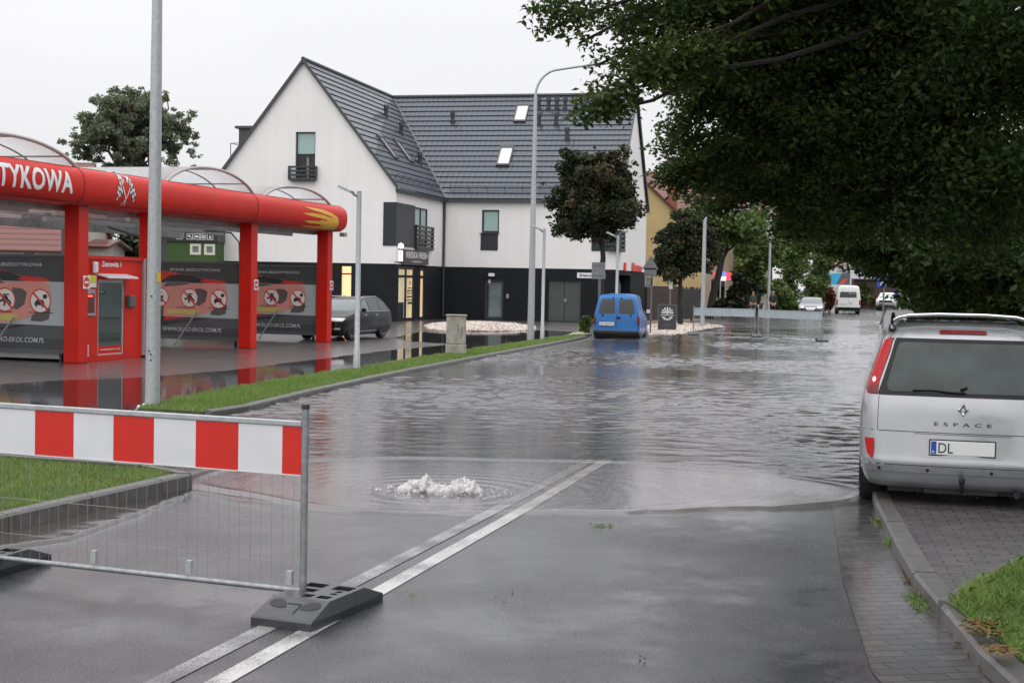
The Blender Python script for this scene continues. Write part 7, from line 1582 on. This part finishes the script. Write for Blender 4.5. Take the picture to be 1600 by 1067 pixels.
# ------------------------------------------------------------ background buildings
M('wall_yellow', (.48,.36,.17), .8, nscale=1, namt=.1); M('wall_cream', (.50,.42,.30), .8, nscale=.6, namt=.1); M('wall_pale', (.45,.42,.38), .8, nscale=1, namt=.15); M('wall_green', (.045,.09,.022), .8); M('wall_brown', (.07,.04,.03), .8)
M('fence_brown', (.035,.016,.012), .7, nscale=3, namt=.3); M('sheet_roof', (.26,.27,.29), .4, nscale=2, namt=.2); M('brick_red', (.25,.09,.06), .8)
def tile_mat():
    m = bpy.data.materials.new('red_tiles'); m.use_nodes = True; MT['red_tiles'] = m; nt = m.node_tree; b = nt.nodes['Principled BSDF']
    geo = N(nt, 'ShaderNodeNewGeometry'); sp = N(nt, 'ShaderNodeSeparateXYZ'); nt.links.new(geo.outputs['Position'], sp.inputs[0])
    wv = math_(nt, 'FRACT', math_(nt, 'MULTIPLY', sp.outputs[2], 4.2)); n = N(nt, 'ShaderNodeTexNoise'); n.inputs['Scale'].default_value = 2; nt.links.new(geo.outputs['Position'], n.inputs[0])
    r = N(nt, 'ShaderNodeValToRGB'); r.color_ramp.elements[0].color = (.05,.011,.009,1); r.color_ramp.elements[1].color = (.17,.045,.035,1); r.color_ramp.elements[0].position = .1; r.color_ramp.elements[1].position = .45
    nt.links.new(math_(nt, 'MULTIPLY', wv, math_(nt, 'ADD', n.outputs[0], .5)), r.inputs[0]); nt.links.new(r.outputs[0], b.inputs['Base Color']); b.inputs['Roughness'].default_value = .35; b.inputs['Coat Weight'].default_value = .12; b.inputs['Coat Roughness'].default_value = .3
    bp = N(nt, 'ShaderNodeBump'); bp.inputs['Strength'].default_value = .8; bp.inputs['Distance'].default_value = .05; nt.links.new(wv, bp.inputs['Height']); nt.links.new(bp.outputs[0], b.inputs['Normal'])
tile_mat()
def house(name, label, O, ang, W, Dp, he, hr, wallm, roofm, ridge='x', wins=(), ov=.3, chim=None, cat='house', wm='room_dark'):
    """box with a gable roof; local x along the front, front at y=0"""
    r = thing(name, label, cat, (O[0], O[1], 0), ang); F = Matrix.Translation((O[0],O[1],0)) @ Matrix.Rotation(ang, 4, 'Z')
    mb = MB(F); holes = [(a,b,c,d) for a,b,c,d in wins]; wall(mb, 0, W, 0, he, holes, .12)
    mb.face([(0,0,0),(0,Dp,0),(0,Dp,he),(0,0,he)]); mb.face([(W,0,0),(W,Dp,0),(W,Dp,he),(W,0,he)]); mb.face([(0,Dp,0),(W,Dp,0),(W,Dp,he),(0,Dp,he)])
    if ridge == 'y': mb.face([(0,0,he),(W,0,he),(W/2,0,hr)]); mb.face([(0,Dp,he),(W,Dp,he),(W/2,Dp,hr)])
    else: mb.face([(0,0,he),(0,Dp,he),(0,Dp/2,hr)]); mb.face([(W,0,he),(W,Dp,he),(W,Dp/2,hr)])
    mb.build('wall', MT[wallm], r)
    def slab(mb, a, b, c, d, t=.12): # ridge a-b, eave d-c
        q = [Vector(x) for x in (a,b,c,d)]; n = (q[1]-q[0]).cross(q[3]-q[0]).normalized(); n = n if n.z > 0 else -n; u = [p+n*t for p in q]; mb.face(u); mb.face(q)
        for i in range(4): j = (i+1)%4; mb.face([q[i],q[j],u[j],u[i]])
    mb = MB(F); s = (hr-he)/((W if ridge == 'y' else Dp)/2)
    if ridge == 'y':
        slab(mb, (W/2,-ov,hr),(W/2,Dp+ov,hr),(W+ov,Dp+ov,he-s*ov),(W+ov,-ov,he-s*ov)); slab(mb, (W/2,Dp+ov,hr),(W/2,-ov,hr),(-ov,-ov,he-s*ov),(-ov,Dp+ov,he-s*ov))
    else:
        slab(mb, (-ov,Dp/2,hr),(W+ov,Dp/2,hr),(W+ov,-ov,he-s*ov),(-ov,-ov,he-s*ov)); slab(mb, (W+ov,Dp/2,hr),(-ov,Dp/2,hr),(-ov,Dp+ov,he-s*ov),(W+ov,Dp+ov,he-s*ov))
    rf = mb.build('roof', MT[roofm], r)
    if chim: mb = MB(F); x, y, z0, z1 = chim; mb.box(x-.3,x+.3,y-.3,y+.3,z0,z1); mb.box(x-.36,x+.36,y-.36,y+.36,z1+.001,z1+.12); mb.build('chimney', MT['brick_red'], rf)
    for a,b,c,d in wins:
        mb = MB(F); t = .07; e = (.03,.09); mb.box(a,a+t,*e,c,d); mb.box(b-t,b,*e,c,d); mb.box(a+t,b-t,*e,c,c+t); mb.box(a+t,b-t,*e,d-t,d); w_ = mb.build('window', MT['sign_white'], r)
        mb = MB(F); mb.face([(a,.08,c),(b,.08,c),(b,.08,d),(a,.08,d)]); mb.build('pane', MT['glass_car'], w_)
    return r
# yellow house
yp = AT(1008,470,90); x0_ = AT(985,450,90).x; x1_ = AT(1098,450,90).x; ap = AT(1022,262,90).z
house('yellow_house', 'yellow house with a red tiled roof behind the white building', (x0_-4.2, 90), rad(4), x1_-x0_+4.2, 9, AT(1098,372,90).z, AT(990,272,90).z, 'wall_yellow', 'red_tiles', 'y', [(x1_-x0_-2+4.6,x1_-x0_-2+5.4,3.5,4.9)], ov=.2, chim=((x1_-x0_)*.5+5.4,5,6,AT(1007,250,95).z))
ch = house('red_roof_house', 'house with a bright wet red roof beyond the yellow house', (AT(1000,450,104).x, 104), rad(2), 9.5, 9, AT(1060,330,104).z, AT(1020,262,104).z, 'wall_pale', 'red_tiles', 'x', [(2,3,3,4.2),(6,7,3,4.2)])
# cream building with advert
cx0, cx1 = AT(1096,450,104).x, AT(1142,450,104).x
house('cream_building', 'narrow cream building behind the leaning tree', (cx0, 103), rad(3), cx1-cx0, 2.5, AT(1130,362,104).z, AT(1130,330,104).z, 'wall_cream', 'sheet_roof', 'x', [(cx1-cx0-1.2,cx1-cx0-.5,.9,2.6),(cx1-cx0-1.3,cx1-cx0-.5,4.4,6.0),(.5,1.3,1,2.6)], cat='building')
r = thing('lit_shop_sign', 'small lit red and blue sign on the corner of the cream building', 'shop sign', AT(1129,431,101.5)); 
[MB().box(a, b, 0, .2, -.3, .25).build('red_panel', M('lit_red', (.8,.05,.08), .4, emit=(1,.08,.12), estr=.7), r, world=False) for a, b in ((-.6,-.251),(.251,.6))]; mb = MB(); mb.box(-.25,.25,0,.2,-.05,.3); mb.build('blue_panel', M('lit_blue', (.1,.2,.9), .4, emit=(.15,.3,1), estr=.8), r, world=False); mb = MB(); mb.box(-.25,.25,0,.2,-.35,-.05); mb.build('white_panel', MT['pole_white'], r, world=False)
# fences
def fence(name, label, p0, p1, h, mat, group=None, gap=0, boards=.14):
    a, b = Vector((p0[0],p0[1],0)), Vector((p1[0],p1[1],0)); d = b-a; L = d.length; r = thing(name, label, 'fence', a, math.atan2(d.y,d.x), group)
    mb = MB(); 
    if gap == 0:
        z_ = .1
        while z_ < h: mb.box(0, L, 0, .03, z_, z_+boards-.003); z_ += boards
    else:
        x = 0
        while x < L: mb.box(x, x+boards-gap, 0, .03, .1, h*(1+.04*math.sin(x*9))); x += boards
    mb.build('boards', mat, r, world=False)
    x = 0
    while x <= L+.01: mb = MB(); mb.box(x-.05, x+.05, .035, .13, 0, h+.05); mb.build('post', MT['black'], r, world=False); x += L/max(1, round(L/2.2))
    return r
f0, f1 = gx(1003,503), gx(1058,500)
e0 = FB @ Vector((vC, UB+1, 0))
fence('wooden_fence', 'dark brown horizontal board fence right of the white building', gx(1010,504), gx(1062,502), AT(1030,449,G(1030,503).y).z, MT['fence_brown'])
fence('slatted_fence', 'black upright slat fence behind the tall pole and left far barrier', gx(1064,502), gx(1100,500), AT(1080,450,G(1080,501).y).z, M('fence_black', (.018,.016,.016), .6), gap=.05, boards=.2)
# billboard and kiosk
q0, q1 = AT(1252,450,136), AT(1330,450,136); r = thing('billboard', 'billboard with a pale blue and red picture above the white panel van', 'billboard', (q0.x,136,0))
zb0, zb1 = AT(1290,449,136).z, AT(1290,419,136).z; Wb = q1.x-q0.x
mb = MB(); mb.box(0,Wb,0,.15,zb0,zb1); mb.build('panel', M('panel_white', (.55,.57,.58), .5), r, world=False)
mb = MB(); mb.mi = 0; flat(mb, [(Wb*.35,zb0+.3),(Wb*.72,zb0+.3),(Wb*.80,zb0+1.4),(Wb*.45,zb0+1.3)], -.01); mb.mi = 1; flat(mb, [(Wb*.7,zb0+.3),(Wb*.97,zb0+.3),(Wb*.97,zb1-.3),(Wb*.8,zb1-.5)], -.012); mb.mi = 2; flat(mb, [(Wb*.74,zb0+.3),(Wb*.84,zb0+.3),(Wb*.93,zb0+.9),(Wb*.84,zb0+.8)], -.014)
mb.mi = 3; add_text(mb, 'CARGO', Wb*.7, Wb*.93, zb1-.38, zb1-.12, -.012, bold=.02)
mb.build('printed_picture', [M('cyan', (.04,.38,.62), .5), M('pic_dark', (.10,.10,.11), .5), M('pic_red', (.6,.08,.05), .5), MT['black']], r, world=False)
for x in (.6, Wb-.6): mb = MB(); mb.box(x-.1,x+.1,.16,.3,0,zb1); mb.build('post', MT['steel_dark'], r, world=False)
k0 = AT(1334,450,150); house('kiosk', 'brown kiosk with a pale grey sheet metal roof behind the blue crossing sign', (k0.x, 150), rad(-8), 4.4, 5, AT(1360,432,150).z, AT(1340,410,150).z+.3, 'wall_brown', 'sheet_roof', 'x', ov=.5, cat='kiosk')
h0 = AT(1290,450,175); house('far_house', 'far pale house with a red roof above the billboard', (h0.x, 175), rad(3), 6, 8, AT(1300,425,175).z, AT(1300,405,175).z, 'wall_pale', 'red_tiles', 'x')
h0 = AT(1395,450,190); house('far_house', 'far white house glimpsed through the leaves right of the kiosk', (h0.x, 190), rad(0), 7, 8, AT(1400,425,190).z, AT(1400,400,190).z, 'wall_pale', 'red_tiles', 'y')
# left background
h0 = AT(-60,450,60); h1 = AT(102,450,60)
house('red_roof_house', 'pale house with a red tiled roof seen under the canopy at far left', (h0.x, 60), rad(3), h1.x-h0.x, 8, AT(60,388,60).z, AT(60,318,60).z+2, 'wall_pale', 'red_tiles', 'x', [(h1.x-h0.x-1.9,h1.x-h0.x-1.3,2.0,2.9),(h1.x-h0.x-3.7,h1.x-h0.x-3.3,2.1,2.8)], ov=.2)
h0 = AT(112,450,63); h1 = AT(160,450,63)
house('low_shed', 'low pale shed with a red roof edge left of the evergreens', (h0.x, 63), rad(2), h1.x-h0.x, 4, AT(130,387,63).z, AT(130,376,63).z, 'wall_pale', 'red_tiles', 'x', cat='shed')
gz0, gz1 = AT(258,450,66), AT(338,450,66); Wg = gz1.x-gz0.x
r = thing('green_building', 'dark green service building with two small white windows and pictograms', 'building', (gz0.x,66,0)); zt = AT(300,350,66).z; zs = AT(300,378,66).z; wl_ = [(a-gz0.x,b-gz0.x,c,d) for a,b,c,d in ((AT(297,390,66).x, AT(314,390,66).x, AT(300,398,66).z, AT(300,381,66).z),(AT(319,390,66).x, AT(336,390,66).x, AT(300,398,66).z, AT(300,381,66).z))]
FG = Matrix.Translation((gz0.x,66,0)); mb = MB(FG); wall(mb, 0, Wg, 0, zs, wl_, .1); mb.box(0,Wg,.12,6,0,zs-.01); mb.build('wall', MT['wall_green'], r)
mb = MB(FG); mb.box(-.05,Wg+.05,-.08,6,zs+.002,zt); bdn = mb.build('fascia', MT['black'], r)
for a,b,c,d in wl_:
    mb = MB(FG); t = .11; mb.box(a,a+t,-.02,.06,c,d); mb.box(b-t,b,-.02,.06,c,d); mb.box(a+t,b-t,-.02,.06,c,c+t); mb.box(a+t,b-t,-.02,.06,d-t,d); w_ = mb.build('window', M('win_cream', (.6,.58,.5), .5), r); mb = MB(FG); mb.face([(a,.05,c),(b,.05,c),(b,.05,d),(a,.05,d)]); mb.build('pane', MT['glass_light'], w_)
kk = 66/FPX; zc = AT(310,370,66).z
mb = MB(FG)
for i, px in enumerate((281,297,308,318,329)):
    x = AT(px,370,66).x-gz0.x; h_ = 4.6*kk
    for a in ((x-h_,x+h_,zc-h_,zc-h_+.02),(x-h_,x+h_,zc+h_-.02,zc+h_),(x-h_,x-h_+.02,zc-h_+.02,zc+h_-.02),(x+h_-.02,x+h_,zc-h_+.02,zc+h_-.02)): mb.box(a[0],a[1],-.09,-.081,a[2],a[3])
    if i in (0,3): disc(mb, x, zc, h_*.6, -.085, 14, h_*.3)
    elif i == 1: disc(mb, x-h_*.2, zc+h_*.2, h_*.35, -.085, 10); flat(mb, [(x,zc),(x+h_*.1,zc+h_*.15),(x+h_*.7,zc-h_*.5),(x+h_*.55,zc-h_*.65)], -.086)
    elif i == 2: flat(mb, [(x-h_*.6,zc-h_*.3),(x+h_*.6,zc-h_*.3),(x+h_*.6,zc),(x+h_*.3,zc+h_*.4),(x-h_*.3,zc+h_*.4),(x-h_*.6,zc)], -.085)
    else: disc(mb, x, zc+h_*.45, h_*.18, -.085, 8); flat(mb, [(x-h_*.4,zc-h_*.6),(x-h_*.15,zc-h_*.6),(x+.0,zc-h_*.1),(x+h_*.2,zc-h_*.6),(x+h_*.45,zc-h_*.6),(x+h_*.2,zc+h_*.2),(x-h_*.2,zc+h_*.2)], -.086)
mb.build('pictograms', MT['text_white'], bdn)
# ------------------------------------------------------------ people
def person(label, px, py, H, top, bottom, hair, pose='stand', sleeves=None, face=180, pxD=None):
    q = G(px, py) if pxD is None else AT(px, py, pxD); r = thing('person', label, 'person', (q.x, q.y, 0), rad(face), 'people standing behind the far barriers'); s = H/1.75
    def skin(name, verts, edges, radii, mat, par):
        me = bpy.data.meshes.new(name); me.from_pydata([tuple(Vector(v)*s) for v in verts], edges, []); me.materials.append(mat); o = bpy.data.objects.new(name, me); C.objects.link(o); o.parent = par
        k = o.modifiers.new('k', 'SKIN'); k.use_smooth_shade = True; o.modifiers.new('sub', 'SUBSURF').levels = 1
        for i, rd_ in enumerate(radii): me.skin_vertices[0].data[i].radius = (rd_[0]*s, rd_[1]*s) if isinstance(rd_, tuple) else (rd_*s, rd_*s)
        me.skin_vertices[0].data[0].use_root = True; return o
    hy = .12 if pose == 'hands_front' else 0
    V = [(0,0,.95),(0,.01,1.12),(0,0,1.32),(0,0,1.44),(0,.01,1.52),(0,.03,1.62),(0,.02,1.71)]; E_ = [(0,1),(1,2),(2,3),(3,4),(4,5),(5,6)]; Rr = [(.15,.11),(.14,.10),(.17,.11),(.09,.07),(.055,.055),(.078,.095),(.06,.07)]
    for sd in (-1, 1):
        b = len(V); V += [(sd*.17,0,1.41),(sd*.22,.0,1.18),(sd*(.20 if not hy else .14),.05+hy,.97),(sd*(.19 if not hy else .06),.08+hy*1.4,.90)]; E_ += [(2,b),(b,b+1),(b+1,b+2),(b+2,b+3)]; Rr += [.062,.05,.038,.036]
        h = b+3
        for f_, (dx, dy, L_) in enumerate(((.035,.0,.07),(.018,.01,.085),(.0,.015,.09),(-.018,.012,.08),(-.04,.03,.05))):
            e = len(V); V += [(V[h][0]+sd*dx*.6, V[h][1]+dy, V[h][2]-.05), (V[h][0]+sd*dx, V[h][1]+dy*1.5, V[h][2]-.05-L_*.6)]; E_ += [(h,e),(e,e+1)]; Rr += [.011,.009]
        l = len(V); V += [(sd*.10,0,.88),(sd*.11,.02,.50),(sd*.11,0,.10),(sd*.12,.14,.04)]; E_ += [(0,l),(l,l+1),(l+1,l+2),(l+2,l+3)]; Rr += [.10,.068,.045,.04]
    body = skin('body', V, E_, Rr, MT['skin_tone'], r)
    # clothes follow the body
    jv = [(0,0,.90),(0,.01,1.12),(0,0,1.32),(0,0,1.45)]; je = [(0,1),(1,2),(2,3)]; jr = [(.175,.135),(.165,.125),(.19,.13),(.10,.085)]
    for sd in (-1, 1): b = len(jv); jv += [(sd*.17,0,1.41),(sd*.22,.0,1.18),(sd*(.20 if not hy else .14),.05+hy,.99)]; je += [(2,b),(b,b+1),(b+1,b+2)]; jr += [.078,.064,.05]
    skin('jacket', jv, je, jr, top, r)
    if sleeves:
        for sd in (-1, 1): skin('sleeve', [(sd*.19,0,1.38),(sd*.225,0,1.18),(sd*.20,.05+hy,.98)], [(0,1),(1,2)], [.085,.07,.055], sleeves, r)
    tv = [(0,0,.97)]; te = []; tr_ = [(.165,.125)]
    for sd in (-1, 1): b = len(tv); tv += [(sd*.10,0,.86),(sd*.11,.02,.50),(sd*.11,0,.12)]; te += [(0,b),(b,b+1),(b+1,b+2)]; tr_ += [.115,.085,.065]
    skin('trousers', tv, te, tr_, bottom, r)
    skin('hair', [(0,-.02,1.60),(0,-.015,1.70),(0,.02,1.745)], [(0,1),(1,2)], [(.075,.07),(.085,.095),(.06,.07)], hair, r)
    mb = MB()
    for sd in (-1,1): mb.lathe([(0,0),(.009,0),(.009,.004),(0,.004)], 8, axis='y', c=(sd*.03*s,.118*s,1.645*s))
    mb.box(-.022*s,.022*s,.118*s,.124*s,1.585*s,1.592*s); mb.build('face', MT['black'], body, world=False)
    mb = MB(); mb.prism([(-.012*s,.11*s),(.012*s,.11*s),(0,.142*s)], 1.60*s, 1.645*s); mb.build('nose', MT['skin_tone'], body, world=False)
    return r
M('skin_tone', (.42,.24,.17), .6); M('hair_dark', (.03,.022,.018), .7); M('cloth_black', (.018,.018,.02), .8); M('cloth_green', (.03,.05,.045), .8); M('cloth_navy', (.03,.03,.045), .8); M('cloth_white', (.6,.6,.62), .8); M('cloth_grey', (.07,.07,.075), .8)
person('person in a dark green jacket standing behind the left far barrier', 1176, 497, 1.72, MT['cloth_green'], MT['cloth_grey'], MT['hair_dark'])
person('child in a navy vest with white sleeves standing behind the gap between the far barriers', 1188.5, 501, 1.22, MT['cloth_navy'], MT['cloth_navy'], MT['hair_dark'], sleeves=MT['cloth_white'])
person('person in black with hands held together beside the tall pole', 1207, 498, 1.78, MT['cloth_black'], MT['cloth_black'], MT['hair_dark'], pose='hands_front')
